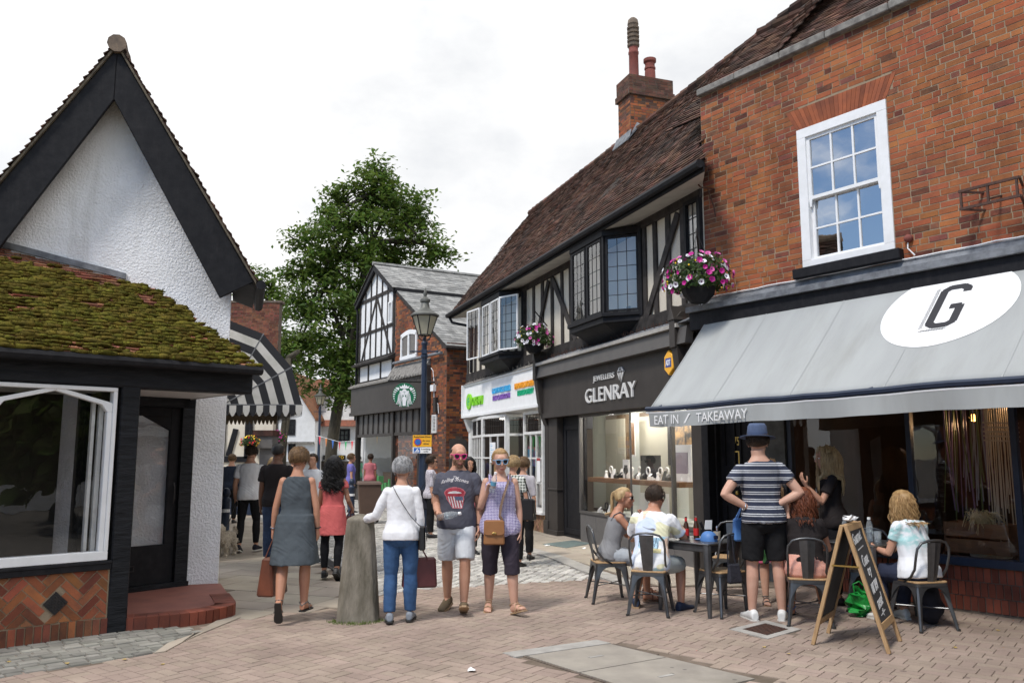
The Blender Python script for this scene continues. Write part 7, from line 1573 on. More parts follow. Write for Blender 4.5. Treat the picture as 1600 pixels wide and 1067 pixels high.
C7 = make_chair('gunmetal chair half hidden behind the chalkboard beside the green bag', place(1348, 9.35), 150)
def make_table(label, pos, yaw):
    t = thing('cafe_table', label, 'table', pos, radians(yaw), 'gunmetal cafe tables')
    g = MB(); g.box(-.34, .34, -.34, .34, .735, .755); g.box(-.31, .31, -.31, .31, .66, .735); g.build('tabletop', 'steel', t, bevel=.008)
    for x in (-1, 1):
        for y in (-1, 1): g = MB(); g.tube([(x * .30, y * .30, .735), (x * .315, y * .315, .4), (x * .33, y * .33, 0)], [.045, .036, .022], 8); g.build('leg', 'steel', t, smooth='auto')
    return t
TB1 = place(1092, 9.35); TB2 = place(1345, 9.15)
make_table('gunmetal cafe table with beer bottles and a blue cap between two diners', TB1, 40); make_table('gunmetal cafe table with water bottles behind the chalkboard', TB2, 30)
M['beer_glass'] = mat('brown_glass', (.05, .018, .006), None, rough=.08, spec=.6); M['label_red'] = mat('label_red', (.5, .02, .02), None, rough=.5)
M['clear'] = mat('clear_plastic', (.85, .9, .92), None, rough=.05, spec=.6); _p = M['clear'].node_tree.nodes['Principled BSDF']; _p.inputs['Transmission Weight'].default_value = .85; _p.inputs['IOR'].default_value = 1.15
M['bottle_blue'] = mat('bottle_label', (.10, .28, .42), None, rough=.4)
def beer(lab, p):
    t = thing('beer_bottle', lab, 'bottle', p); g = MB(); g.lathe([(.03, 0), (.031, .13), (.026, .16), (.014, .19), (.013, .235), (.015, .24), (.012, .245)], n=12); g.build('glass', 'beer_glass', t, smooth='auto'); g = MB(); g.lathe([(.0318, .035), (.0318, .115)], n=12); g.build('label', 'label_red', t, smooth='auto'); g = MB(); g.lathe([(.0148, .195), (.0142, .23)], n=10); g.build('neck_label', 'label_red', t)
Z1 = Vector((0, 0, .756))
beer('brown beer bottle with a red label, nearer the seated man', TB1 + Vector((-.15, .08, 0)) + Z1); beer('brown beer bottle with a red label, beside the menu holder', TB1 + Vector((-.03, .12, 0)) + Z1)
def water(lab, p, X=None, s_=1.0, name='water_bottle', band='bottle_blue'):
    t = thing(name, lab, 'bottle', p)
    if X is not None: t.rotation_euler = X
    t.scale = (s_,) * 3; g = MB(); g.lathe([(.028, 0), (.032, .01), (.032, .06), (.029, .07), (.032, .08), (.031, .14), (.018, .185), (.012, .195), (.012, .205)], n=14); g.build('body', 'clear', t, smooth='auto'); g = MB(); g.lathe([(.015, .2), (.015, .222)], n=12); g.build('cap', 'paper', t); g = MB(); g.lathe([(.0328, .075), (.0328, .115)], n=14); g.build('label', band, t); return t
water('clear water bottle on the table by the red-haired woman', TB2 + Vector((-.20, .05, 0)) + Z1, s_=1.15, band='clear'); water('clear water bottle in the middle of the table behind the chalkboard', TB2 + Vector((.06, .03, 0)) + Z1, s_=1.15, band='clear')
t = thing('drinking_glass', 'clear tumbler beside the water bottle', 'glass', TB2 + Vector((.08, -.12, 0)) + Z1); g = MB(); g.lathe([(.034, 0), (.04, .12), (.037, .12), (.031, .008)], n=14); g.build('tumbler', 'clear', t, smooth='auto')
t = thing('menu_holder', 'black holder with a white menu card on the cafe table', 'menu holder', TB1 + Vector((.08, .12, 0)) + Z1, radians(20)); g = MB(); g.box(-.05, .05, -.035, .035, 0, .10); g.prism([(-.05, -.01, .1), (-.02, -.01, .1), (-.06, -.01, .19), (-.085, -.01, .18)], (0, .012, 0)); g.build('holder', 'black', t); g = MB(); g.prism([(-.02, .0, .08), (.075, .0, .08), (.085, .0, .2), (-.0, .0, .2)], (0, .006, 0)); g.build('menu_card', 'paper', t)
t = thing('jam_jar', 'small straw-coloured pot beside the blue cap', 'pot', TB1 + Vector((.17, -.02, 0)) + Z1); g = MB(); g.lathe([(.036, 0), (.04, .09), (.036, .09), (.032, .01)], n=12); g.build('pot', 'twine', t); g = MB(); g.lathe([(.012, .01), (.012, .13), (.006, .15)], (.0, .0, 0), 8); g.build('shaker', 'chrome', t)
ink('cap_blue', (.07, .18, .42)); ink('cap_navy', (.02, .03, .07))
t = thing('baseball_cap', 'blue baseball cap lying on the cafe table', 'cap', TB1 + Vector((.05, -.14, 0)) + Z1, radians(35)); g = MB()
for i in range(0, 8): pass
vs = []; n, k = 18, 7
for i in range(k): P = pi / 2 * i / k; vs += [(.092 * cos(P) ** .75 * cos(2 * pi * a / n), .098 * cos(P) ** .75 * sin(2 * pi * a / n), .105 * sin(P)) for a in range(n)]
vs.append((0, 0, .106)); g.faces(vs, [(i * n + a, i * n + (a + 1) % n, (i + 1) * n + (a + 1) % n, (i + 1) * n + a) for i in range(k - 1) for a in range(n)] + [((k - 1) * n + a, (k - 1) * n + (a + 1) % n, k * n) for a in range(n)]); g.build('crown', 'cap_blue', t, smooth=True)
g = MB(); q = [(.085 * sin(a), .06 + .03 * cos(a) + (.09 * cos(a) if 1 else 0), .008 - .02 * cos(a) * 0) for a in [radians(-80 + 16 * i) for i in range(11)]]; g.prism(q, (0, 0, .006)); g.build('peak', 'cap_blue', t); g = MB(); g.box(-.03, .03, -.105, -.094, .03, .065); g.build('badge', 'cap_navy', t)
# ---- chalkboard
A_, B_, C_, D_ = [gnd(*p) for p in ((1270, 1012), (1383, 1020), (1300, 990), (1404, 995))]
mid = (A_ + B_ + C_ + D_) / 4; ax = ((D_ - B_).normalized() + (C_ - A_).normalized()).normalized(); rz = atan2(ax.y, ax.x)
t = thing('chalkboard_sign', 'folding wooden A-frame chalkboard with white handwriting on the paving', 'sign', mid, rz)
M['chalkboard'] = mat('chalkboard', (.035, .035, .037), (.055, .055, .057), 3, .8); ink('chalk', (.62, .62, .62))
HT, SP_, HW = 1.06, .30, .31
for sg, nm in ((-1, 'front'), (1, 'rear')):
    X = Matrix.Translation((0, sg * .015, HT)) @ Matrix.Rotation(sg * atan2(SP_, HT), 4, 'X'); L_ = sqrt(HT ** 2 + SP_ ** 2)
    g = MB()
    for x in (-1, 1): a, b = sorted((x * HW, x * (HW - .045))); g.box(a, b, -.016, .016, -L_, 0, X=X)
    g.box(-HW + .045, HW - .045, -.015, .015, -.06, -.002, X=X); g.box(-HW + .045, HW - .045, -.015, .015, -.92, -.86, X=X); fr = g.build('frame', 'pine', t, bevel=.003)
    g = MB(); g.box(-HW + .04, HW - .04, -.005, .005, -.87, -.05, X=X); bd = g.build('board', 'chalkboard', t)
    if sg < 0:
        def chalk(tx, x0, x1, z0, z1, w=True):
            mb = fit_text(tx, x0, x1, z0, z1, -.0065, .002, shear=.35, bold=-.004); mb.v = [tuple(X @ Vector((v[0], v[1], v[2] + (v[0] - x0) * .10))) for v in mb.v]; mb.build('chalk_writing', 'chalk', bd)
        chalk('Gourmet', -.21, .16, -.19, -.09); chalk('Come', -.14, .13, -.39, -.29); chalk('try', -.06, .08, -.50, -.41); chalk('our new', -.14, .16, -.63, -.54); chalk('menu!', -.12, .14, -.76, -.66)
        g = MB(); g.bar(-.16, -.235, .1, -.215, .008, -.0075, -.0055); g.bar(-.12, -.81, .1, -.79, .008, -.0075, -.0055); g.bar(-.03, -.78, .01, -.83, .008, -.0075, -.0055); g.bar(.02, -.77, -.02, -.82, .008, -.0075, -.0055); g.v = [tuple(X @ Vector(v)) for v in g.v]; g.build('chalk_flourish', 'chalk', bd)
g = MB(); g.box(-HW - .004, -HW + .001, -.115, .115, .70, .714); g.build('stay', 'brass', t)
g = MB()
for i in range(7): c = Vector((U(-.12, .1), U(-.03, .03), HT + U(.02, .05))); g.poly([c + Vector((U(-.09, .09), U(-.05, .05), U(-.02, .05))) for _ in range(3)]); g.blob(c, U(.02, .05), U(.015, .03), U(.01, .025), 6, 4, jit=.4)
g.v = [(v[0], v[1], max(v[2], HT + .004)) for v in g.v]
o = g.build('napkins', 'paper'); o.matrix_world = t.matrix_basis.copy() if 0 else Matrix.Translation(mid) @ Matrix.Rotation(rz, 4, 'Z'); tag(o, 'crumpled white napkins lying on top of the chalkboard', 'napkins')
M['green_plastic'] = mat('green_plastic', (.02, .30, .05), (.01, .16, .03), 9, .35, .8, 20, .02); M['dark_cloth'] = mat('dark_cloth', (.012, .012, .018), (.02, .02, .028), 8, .9, .6, 20, .02)
def sack(name, lab, p, r, m, cat='bag'):
    g = MB(); g.blob((0, 0, r[2]), *r, 14, 10); g.v = [tuple(Vector(v) + Vector(v).normalized() * .6 * r[0] * noise.noise(Vector(v) * 9) + Vector((0, 0, max(0, v[2] - r[2]) * .3))) for v in g.v]; g.v = [(v[0], v[1], max(0.003, v[2])) for v in g.v]; o = g.build(name, m, smooth=True); o.location = p; return tag(o, lab, cat)
random.seed(3); g = MB(); g.blob((0, 0, .13), .12, .10, .135, 16, 11); g.v = [tuple(Vector(v) * (1 + .55 * noise.noise(Vector(v) * 13)) + Vector((.10 * noise.noise(Vector(v) * 22), .1 * noise.noise(Vector(v) * 22 + Vector((5, 0, 0))), 0))) for v in g.v]; g.v = [(x, y, max(.004, z)) for x, y, z in g.v]
g.tube([(-.05, 0, .22), (-.06, .01, .33), (.0, .0, .36), (.05, -.01, .31), (.05, 0, .22)], .008, 5); o = g.build('carrier_bag', 'green_plastic'); o.location = place(1331, 9.0); tag(o, 'crumpled green plastic carrier bag under the table behind the chalkboard', 'bag')
sack('handbag', 'black cloth bag slumped under the curly blonde woman\'s chair', place(1437, 8.6), (.13, .12, .17), 'dark_cloth')
t = thing('shoulder_bag', 'black bag hanging by its strap from the empty chair back', 'bag', C3.location, C3.rotation_euler.z)
g = MB(); g.tube([(-.10, -.25, .86), (-.13, -.262, .7), (-.13, -.262, .52), (-.08, -.27, .42), (-.02, -.27, .46), (-.05, -.262, .65), (-.06, -.255, .84)], .009, 6); g.build('strap', 'dark_cloth', t)
g = MB(); g.hexa([(-.17, -.33, .36), (.02, -.33, .36), (.02, -.265, .36), (-.17, -.265, .36)], [(-.15, -.30, .56), (.0, -.30, .56), (.0, -.262, .56), (-.15, -.262, .56)]); g.build('pouch', 'dark_cloth', t, bevel=.02)
# cafe interior chairs
for i, (px, py) in enumerate(((1478, 810), (1572, 815))):
    p = W2 @ Vector(((3.33, 1.0, .06), (4.0, 1.05, .06))[i]); t = thing('tub_chair', ('pale grey tub chair inside the window left of the wooden crate', 'pale grey tub chair inside the window right of the wooden crate')[i], 'chair', p, frame_rz(143.9)); ink('tub', (.33, .36, .35))
    g = MB(); n = 12; vs = []
    for z, r in ((.45, .22), (.6, .25), (.8, .26)): vs += [(r * cos(pi * k / n), -r * .9 * sin(pi * k / n) + .0, z - (.12 * (1 - sin(pi * k / n)) if z > .7 else 0)) for k in range(n + 1)]
    g.faces(vs, [(r * (n + 1) + k, r * (n + 1) + k + 1, (r + 1) * (n + 1) + k + 1, (r + 1) * (n + 1) + k) for r in range(2) for k in range(n)]); g.build('shell', 'tub', t, smooth=True); g = MB(); g.lathe([(.22, .43), (.22, .46)], n=14); g.build('seat', 'tub', t)
    for A in range(4): g = MB(); g.tube([(.1 * cos(A * 1.57), .1 * sin(A * 1.57), .43), (.2 * cos(A * 1.57), .2 * sin(A * 1.57), 0)], .012, 5); g.build('leg', 'pine', t)
# jewellery stands on the shop shelf
ink('jewel_white', (.75, .73, .70)); ink('jewel_black', (.012, .012, .012)); ink('jewel_green', (.35, .5, .12))
def stand(lab, x, y, z, k, m): 
    t = MB()
    if k == 0: t.lathe([(.035, 0), (.03, .02), (.018, .06), (.022, .1), (.012, .11)], n=10)
    elif k == 1: t.box(-.035, .035, -.03, .03, 0, .045); t.prism([(-.03, -.02, .045), (.03, -.02, .045), (.03, .02, .08), (-.03, .02, .08)], (0, 0, .006))
    elif k == 2: t.prism([(-.045, -.02, 0), (.045, -.02, 0), (.03, .02, .13), (-.03, .02, .13)], (0, .012, .004))
    else: t.tube([(0, 0, 0), (0, 0, .08)], .008, 6); t.tube([(.05 * cos(a), 0, .12 + .05 * sin(a)) for a in [i * pi / 5 for i in range(11)]], .012, 6)
    o = t.build('jewellery_stand', m); o.matrix_world = W1 @ Matrix.Translation((x, y, z)) @ Matrix.Scale(1.25, 4); tag(o, lab, 'jewellery stand', 'jewellery display stands'); return o
for i in range(34):
    m = 'jewel_black' if R() < .42 else 'jewel_white'; up = i < 27
    stand(('small white jewellery stand on the wooden shelf in the jeweller\'s window' if up else 'small white jewellery stand low on the window floor') if m == 'jewel_white' else ('small black jewellery stand on the wooden shelf in the jeweller\'s window' if up else 'small black jewellery stand low on the window floor'), 1.35 + (i % 27) * .112 if up else U(1.1, 2.4), U(.2, .5), 1.257 if up else .58, random.randrange(4), m)
def card(lab, x0, x1, z0, z1, y, mats, f=.18):
    t = thing('display_card', lab, 'display card', W1 @ Vector(((x0 + x1) / 2, y, z0)), frame_rz(160.5)); w = (x1 - x0) / 2; h = z1 - z0; g = MB(); g.box(-w, w, 0, .02, 0, h); p = g.build('board', mats[0], t)
    if len(mats) > 1: g = MB(); g.box(-w * (1 - f), w * (1 - f), -.004, 0, h * f * .6, h * (1 - f * .6)); g.build('picture', mats[1], p)
    return t
ink('photo_brown', (.20, .11, .06)); ink('photo_mauve', (.30, .25, .28)); M['poster'] = mat('poster_art', (.42, .25, .10), (.03, .03, .03), 5, .4, lo=.4, hi=.6)
card('plain black display board on the jeweller\'s shelf', 2.55, 3.25, 1.257, 1.68, .45, ['jewel_black']); card('white framed mauve picture on the jeweller\'s shelf', 3.75, 4.35, 1.257, 1.85, .4, ['jewel_white', 'photo_mauve'], .35); card('small white photograph card left on the jeweller\'s shelf', 1.85, 2.1, 1.257, 1.6, .45, ['jewel_white', 'jewel_black'], .5)
card('dark poster with a golden picture at the back of the jeweller\'s window', 2.75, 3.75, 1.5, 2.38, .9, ['jewel_black', 'poster'], .2); card('slim brown photograph panel in the jeweller\'s window', 1.5, 1.68, 1.65, 2.35, .8, ['jewel_white', 'photo_brown'], .1); card('white card on the lower window floor', 1.8, 2.2, .58, .98, .8, ['jewel_white']); card('pale framed card on the lower window floor behind the seated blonde', 2.3, 2.9, .58, 1.0, .8, ['jewel_white', 'dispback'], .2)
# ======== the people
def tote(name, lab, top, w, h, d, m, hand, yaw=0, strap_m=None, flap=False):
    # an open-top bag hanging below the hand
    t = thing(name, lab, 'bag', (top.x, top.y, top.z - h), radians(yaw)); g = MB()
    g.hexa([(-w * .5, -d * .55, 0), (w * .5, -d * .55, 0), (w * .5, d * .55, 0), (-w * .5, d * .55, 0)], [(-w * .46, -d * .3, h), (w * .46, -d * .3, h), (w * .46, d * .3, h), (-w * .46, d * .3, h)]); b = g.build('bag_body', m, t, bevel=.018)
    hl = hand - t.location; hl.rotate(Matrix.Rotation(-radians(yaw), 3, 'Z')); g = MB()
    for s_ in (-1, 1): g.tube([(-w * .22, s_ * d * .31, h * .9), (-w * .2, s_ * d * .31, h), (hl.x - .03, hl.y, hl.z), (hl.x + .03, hl.y, hl.z), (w * .2, s_ * d * .31, h), (w * .22, s_ * d * .31, h * .9)], .007, 6)
    g.build('handles', strap_m or m, t); return t, b
M['leather_brown'] = mat('brown_leather', (.16, .05, .025), (.095, .032, .018), 5, .42, .3, 60, .003); M['leather_maroon'] = mat('maroon_leather', (.10, .022, .022), (.07, .016, .016), 5, .5, .2, 60, .002); M['leather_tan'] = mat('tan_leather', (.30, .135, .05), (.23, .10, .036), 5, .45, .2, 60, .002); M['leather_black'] = mat('black_leather', (.014, .013, .013), None, rough=.4); M['strap_brown'] = mat('strap_brown', (.17, .11, .075), None, rough=.7)
# 1 woman in the grey dress
p = gnd(457, 971); p.z = 0
A = Person('woman walking away in a sleeveless slate-grey dress with short highlighted brown hair', p, 3, 1.645, 'f', 'skin_tan', lean=2, arms={'L': ((-.26, -.02, -1), (-.10, .12, -1)), 'R': ((.24, -.05, -1), (.06, .15, -1))}, legs={'R': ((.04, .10, -1), (.0, -.02, -1), 12, 0), 'L': ((-.05, -.12, -1), (.02, -.42, -1), -4, -62)}, head=(-8, 4, 0), hair='pixie', hairc='hair_lightbrown', voxel=.0075, heavy=1.08, eyes=False)
cloth('slate_dress', (.075, .088, .098), (.062, .074, .084)); A.dress('slate_dress', hem=.50, flare=.055, depth=.06, neck=1.43, waist=-.004, amp=.008); M['silver_leather'] = mat('pewter_leather', (.16, .15, .14), None, rough=.45, metal=.3); A.shoes('silver_leather', 'sole_dark', 'sandal')
h = A.palm('L', .07, .03); tote('tote_bag', 'brown leather tote hanging from the grey-dressed woman\'s left hand', h + Vector((-.01, .0, -.20)), .34, .38, .17, 'leather_brown', h, 78)
g = MB(); wr, d, pp, w = A.HF['L']; 
def bangle(P, sd, m, r=.034, wid=.006, name='wristwatch', a=-.03):
    wr, d, pp, w = P.HF[sd]; g = MB(); n = 14; g.tube([wr + d * a + (w * cos(2 * pi * i / n) + pp * sin(2 * pi * i / n)) * r for i in range(n + 1)], wid, 6, cap=False); g.build(name, m, P.o)
bangle(A, 'L', 'chrome', name='bracelet'); bangle(A, 'R', 'leather_black')
# 2 older woman in white
p = gnd(624, 973); p.z = 0
B2 = Person('older grey-haired woman in a white long-sleeved top with her hand on the stone bollard', p, 4, 1.635, 'f', 'skin_fair', lean=1, arms={'L': ((-.42, .12, -.86), (-.62, .66, -.24), (-.8, .5, -.1), (0, -.1, -1)), 'R': ((.22, -.0, -1), (-.02, .22, -1))}, legs={'L': ((-.03, .08, -1), (0, -.16, -1), -6, -8), 'R': ((.04, .14, -1), (.0, .06, -1), 6, 0)}, head=(-4, 2, 0), hair='pixie', hairc='hair_grey', heavy=1.0, eyes=False)
cloth('white_jersey', (.78, .78, .79), (.72, .72, .74)); B2.top('white_jersey', hem=.86, sleeve=1.8, off=.012, loose=(.014, .01, 0), cuff=.001)
M['denim'] = mat('blue_denim', (.055, .115, .235), (.04, .085, .18), 12, .9, .4, 120, .002, spec=.1); M['denim_dark'] = mat('dark_denim', (.03, .05, .10), (.02, .034, .07), 12, .9, .3, 120, .002)
B2.bottoms('denim', 1.96, .010, .006, name='jeans'); M['grey_shoe'] = mat('grey_shoe', (.20, .22, .25), None, rough=.6); B2.shoes('grey_shoe', 'sole_dark')
def strap(P, pts, w, th, m, name='strap', parent=None):   # a band over the body, points in torso coordinates
    g = MB(); q = [P.world(P.tp(x)) for x in pts]; g.tube(q, [w] * len(q), 6, flat=.25); return g.build(name, m, parent)
def crossbag(P, name, lab, hip, w, h, d, m, sm, pts, yaw, flap=True, wid=.017, clasp=None):
    c = P.world(P.tp(hip)); t = thing(name, lab, 'bag', (c.x, c.y, c.z - h / 2), radians(yaw)); g = MB(); g.hexa([(-w / 2, -d / 2, 0), (w / 2, -d / 2, 0), (w / 2, d / 2, 0), (-w / 2, d / 2, 0)], [(-w * .46, -d * .4, h), (w * .46, -d * .4, h), (w * .46, d * .4, h), (-w * .46, d * .4, h)]); g.build('bag_body', m, t, bevel=.014)
    if flap: g = MB(); g.prism([(-w * .48, -d * .52, h * .98), (-w * .49, -d * .58, h * .48), (-w * .36, -d * .6, h * .40), (w * .36, -d * .6, h * .40), (w * .49, -d * .58, h * .48), (w * .48, -d * .52, h * .98)][::-1], (0, -.008, 0)); fl = g.build('flap', m, t, bevel=.003)
    if clasp: g = MB(); g.blob((0, -d * .6 - .012, h * .47), .026, .008, .014, 12, 6); g.build('clasp', clasp, t, smooth=True); g = MB(); g.box(-.012, .012, -d * .6 - .022, -d * .6 - .02, h * .45, h * .49); g.build('clasp_bar', 'leather_black', t)
    Q = t.location; Rm = Matrix.Rotation(-radians(yaw), 3, 'Z'); g = MB(); q = [Rm @ (P.world(P.tp(x)) - Q) for x in pts]; g.tube(q, [wid] * len(q), 6, flat=.22); g.build('strap', sm, t); return t
crossbag(B2, 'shoulder_bag', 'small black bag worn across the white-topped woman\'s back', (.235, -.02, .88), .17, .24, .07, 'leather_black', 'leather_black', [(-.10, -.05, 1.455), (-.06, -.125, 1.38), (.02, -.155, 1.25), (.11, -.155, 1.12), (.19, -.11, 1.03), (.235, -.03, .99)], 95, flap=True, wid=.013)
h = B2.palm('R', .07, .03); tote('tote_bag', 'maroon shopping tote carried in front of the white-topped woman', h + Vector((.02, .05, -.12)), .36, .30, .12, 'leather_maroon', h, 12)
# 3 bald man
p = gnd(713, 955); p.z = 0
C = Person('bald bearded man in pink sunglasses, dark grey band T-shirt and pale shorts', p, 176, 1.795, 'm', 'skin_fair', lean=-1, twist=-4, arms={'R': ((.20, -.06, -1), (-.22, .80, -.42), (-.2, .9, -.12), (-.5, .1, .9)), 'L': ((-.20, -.06, -1), (-.02, .22, -1))}, legs={'R': ((.05, -.14, -1), (.02, -.26, -1), 14, -12), 'L': ((-.03, .30, -1), (.02, .04, -1), -8, 22)}, head=(20, 8, 0), hair='bald', hairc='hair_brown', heavy=1.10, curl=(.85, .4))
cloth('charcoal_tee', (.082, .083, .105), (.066, .067, .086)); TS = C.top('charcoal_tee', hem=.84, sleeve=.62, off=.017, loose=(.02, .02, 0), cuff=.012, amp=.008, name='t_shirt')
cloth('pale_shorts', (.60, .62, .64), (.52, .54, .57)); C.bottoms('pale_shorts', .94, .020, .016, .99, name='shorts'); M['suede'] = mat('olive_suede', (.13, .095, .055), None, rough=.9); C.shoes('suede', 'sole_tan'); M['pink_plastic'] = mat('pink_plastic', (.75, .03, .25), None, rough=.25); C.sunglasses('pink_plastic'); 
g = MB(); X = C.HX
for i in range(170): a = U(-1.25, 1.25); z = U(-.095, -.058) if abs(a) < .6 else U(-.085, -.03); rr = .068 + .016 * cos(a); q = C.hd(sin(a) * .062, .020 + cos(a) * .072, z); g.blob(q, .004, .003, .006, 5, 3)
for i in range(60): a = U(-.45, .45); q = C.hd(sin(a) * .06, .03 + cos(a) * .064, -.0925 + U(-.012, .006)); g.blob(q, .006, .005, .007, 5, 3)
M['stubble'] = mat('beard', (.11, .06, .035), None, rough=.8); g.build('beard', 'stubble', C.o)
ink('print_red', (.30, .03, .045)); ink('print_white', (.55, .52, .52)); ink('print_blue', (.08, .10, .16)); ink('print_line', (.45, .12, .14))
tm1 = text_mask('The', -.02, .04, .165, .19, shear=.3); tm2 = text_mask('Rolling Stones', -.16, .145, .105, .155, shear=.4, bold=.01)
def tongue(x, y):
    if y > .09: 
        if tm1(x, y) : return 1
        yy = y - .035 * (1 - (x / .16) ** 2) + .012
        return 1 if tm2(x, yy) else None
    a = sqrt((x / .115) ** 2 + ((y - .015) / (.062)) ** 2)
    if y > -.02 and a < 1:
        if abs(y - (.075 - abs(abs(x) - .028) * .45 if 0 else .085)) < .0: return None
        b = sqrt((x / .075) ** 2 + ((y - .012) / .022) ** 2)
        if b < 1: return 1 if y > .008 else 0
        return 0 if a < .9 else 3
    xx = x + (y + .02) * .25
    if -.135 < y <= -.01 and abs(xx) < .085 * (1 - max(0, (-y - .05)) * 5):
        return (1 if int((xx + .2) / .014) % 2 else 0) if y < -.06 or xx < 0 else 2
    if -.145 < y <= -.0 and abs(xx) < .095 * (1 - max(0, (-y - .05)) * 5): return 3
    return None
V = lambda a: C.T.to_3x3() @ Vector(a)
decal(TS, C.tp((0, .3, 1.20)), V((-1, 0, 0)), V((0, 0, 1)), V((0, -1, 0)), .34, .40, .0042, tongue, ['print_red', 'print_white', 'print_blue', 'print_line'], 'shirt_print', TS)
h = C.palm('R', .085, .03); bt = water('clear crushed water bottle in the bald man\'s hand', h + Vector((-.03, .0, -.02)), (0, radians(80), radians(-15)), 1.2, band='clear'); bangle(C, 'L', 'leather_black')
# 4 woman in the purple top
p = gnd(781, 957); p.z = 0
D = Person('blonde woman in blue-framed sunglasses, purple dotted sleeveless top and dark cropped trousers', p, 180, 1.745, 'f', 'skin_pale', lean=-1, arms={'R': ((.24, .10, -1), (-.34, .50, .82), (-.25, .35, .9), (-.75, .5, -.1)), 'L': ((-.20, -.02, -1), (-.03, .18, -1))}, legs={'R': ((.05, -.16, -1), (.03, -.24, -1), 4, -8), 'L': ((-.09, .30, -1), (-.07, .0, -1), -34, 16)}, head=(10, 8, 3), hair='tied', hairc='hair_blonde', curl=(.95, .4), heavy=1.08)
def dots(nm, c, c2, sc, r=.36):
    m = mat(nm, c, None, rough=.85, bump=.15, bscale=14); t_ = m.node_tree; p_ = t_.nodes['Principled BSDF']; x_ = N(t_, 'ShaderNodeTexCoord'); v_ = N(t_, 'ShaderNodeTexVoronoi', voronoi_dimensions='2D', _Scale=sc, _Randomness=.1); s3 = N(t_, 'ShaderNodeSeparateXYZ'); c3 = N(t_, 'ShaderNodeCombineXYZ'); t_.links.new(x_.outputs['Object'], s3.inputs[0]); t_.links.new(s3.outputs[0], c3.inputs[0]); t_.links.new(s3.outputs[2], c3.inputs[1]); t_.links.new(c3.outputs[0], v_.inputs['Vector']); q_ = N(t_, 'ShaderNodeMath', operation='LESS_THAN'); q_.inputs[1].default_value = r; t_.links.new(v_.outputs['Distance'], q_.inputs[0]); mi = N(t_, 'ShaderNodeMix', data_type='RGBA'); mi.inputs[6].default_value = (*c, 1); mi.inputs[7].default_value = (*c2, 1); t_.links.new(q_.outputs[0], mi.inputs[0]); t_.links.new(mi.outputs[2], p_.inputs['Base Color']); M[nm] = m; return nm
dots('purple_dots', (.10, .065, .24), (.56, .53, .66), 62, .42); D.top('purple_dots', hem=.80, sleeve=0, off=.013, neck=1.385, loose=(.03, .03, 0), name='sleeveless_top', amp=.007)
g = MB()
for x in (-.105, .105): g.tube([D.tp((x, .09, 1.36)), D.tp((x * 1.0, .05, 1.425)), D.tp((x, -.02, 1.45)), D.tp((x, -.085, 1.40)), D.tp((x * .9, -.105, 1.34))], [.03] * 5, 8, flat=.3)
g.build('shoulder_straps', 'purple_dots', D.o, smooth=True)
cloth('plum_trousers', (.042, .034, .046), (.034, .027, .038)); D.bottoms('plum_trousers', 1.22, .016, .008, .98, name='cropped_trousers'); D.shoes('sole_tan', 'sole_tan', 'sandal'); M['blue_plastic'] = mat('blue_plastic', (.22, .42, .62), None, rough=.3); D.sunglasses('blue_plastic')
crossbag(D, 'satchel', 'tan leather satchel with a metal clasp on the purple-topped woman\'s hip', (.06, .225, .855), .225, .255, .075, 'leather_tan', 'strap_brown', [(-.105, -.04, 1.46), (-.10, .05, 1.435), (-.075, .135, 1.34), (-.045, .165, 1.25), (-.01, .165, 1.12), (.0, .19, 1.02), (-.03, .21, .98)], 2, clasp='brass', wid=.024)
h = D.palm('R', .08, .035); water('small water bottle with a blue label raised in the blonde woman\'s hand', h + Vector((.0, -.01, -.07)), (radians(8), radians(12), 0), 1.0)
# 5 coral dress
p = gnd(517, 905); p.z = 0
E = Person('woman with long black curly hair walking away in a coral dress and black leggings', p, 2, 1.61, 'f', 'skin_olive', arms={'R': ((.30, -.14, -1), (.10, .75, -.45)), 'L': ((-.16, .05, -1), (-.04, .3, -1))}, legs={'L': ((-.02, -.04, -1), (.02, -.10, -1), -6, 0), 'R': ((.04, -.08, -1), (.02, -.42, -1), 6, -30)}, hair='curly', hairc='hair_black', eyes=False, voxel=.009)
cloth('coral', (.56, .13, .125), (.48, .105, .105)); E.dress('coral', hem=.60, flare=.035, depth=.05, sleeve=.5); cloth('leggings', (.012, .012, .014)); E.bottoms('leggings', 1.9, .006, 0, name='leggings'); E.shoes('leather_black', 'sole_dark')
h = E.palm('R', .06, .02); tote('handbag', 'dark purple handbag on the arm of the woman in coral', h + Vector((-.02, .03, -.08)), .24, .18, .09, 'leather_maroon', h, 70)
# 6 white T-shirt man and his dog
p = gnd(386, 863); p.z = 0
F = Person('man in white T-shirt and slim black trousers walking away with a dog', p, 4, 1.815, 'm', 'skin_fair', arms={'L': ((-.22, -.02, -1), (-.02, .30, -1)), 'R': ((.2, .02, -1), (.04, .15, -1))}, legs={'L': ((-.05, -.06, -1), (0, -.22, -1), -4, -14), 'R': ((.06, .16, -1), (.02, .0, -1), 10, 0)}, head=(-6, 3, 0), hair='short', hairc='hair_brown', eyes=False, voxel=.009)
F.top('white_jersey', hem=.84, sleeve=.6, off=.016, loose=(.012, .012, 0), cuff=.01, name='t_shirt'); cloth('black_trousers', (.013, .013, .014)); F.bottoms('black_trousers', 1.9, .008, 0); F.shoes('dark_cloth', 'sole_white')
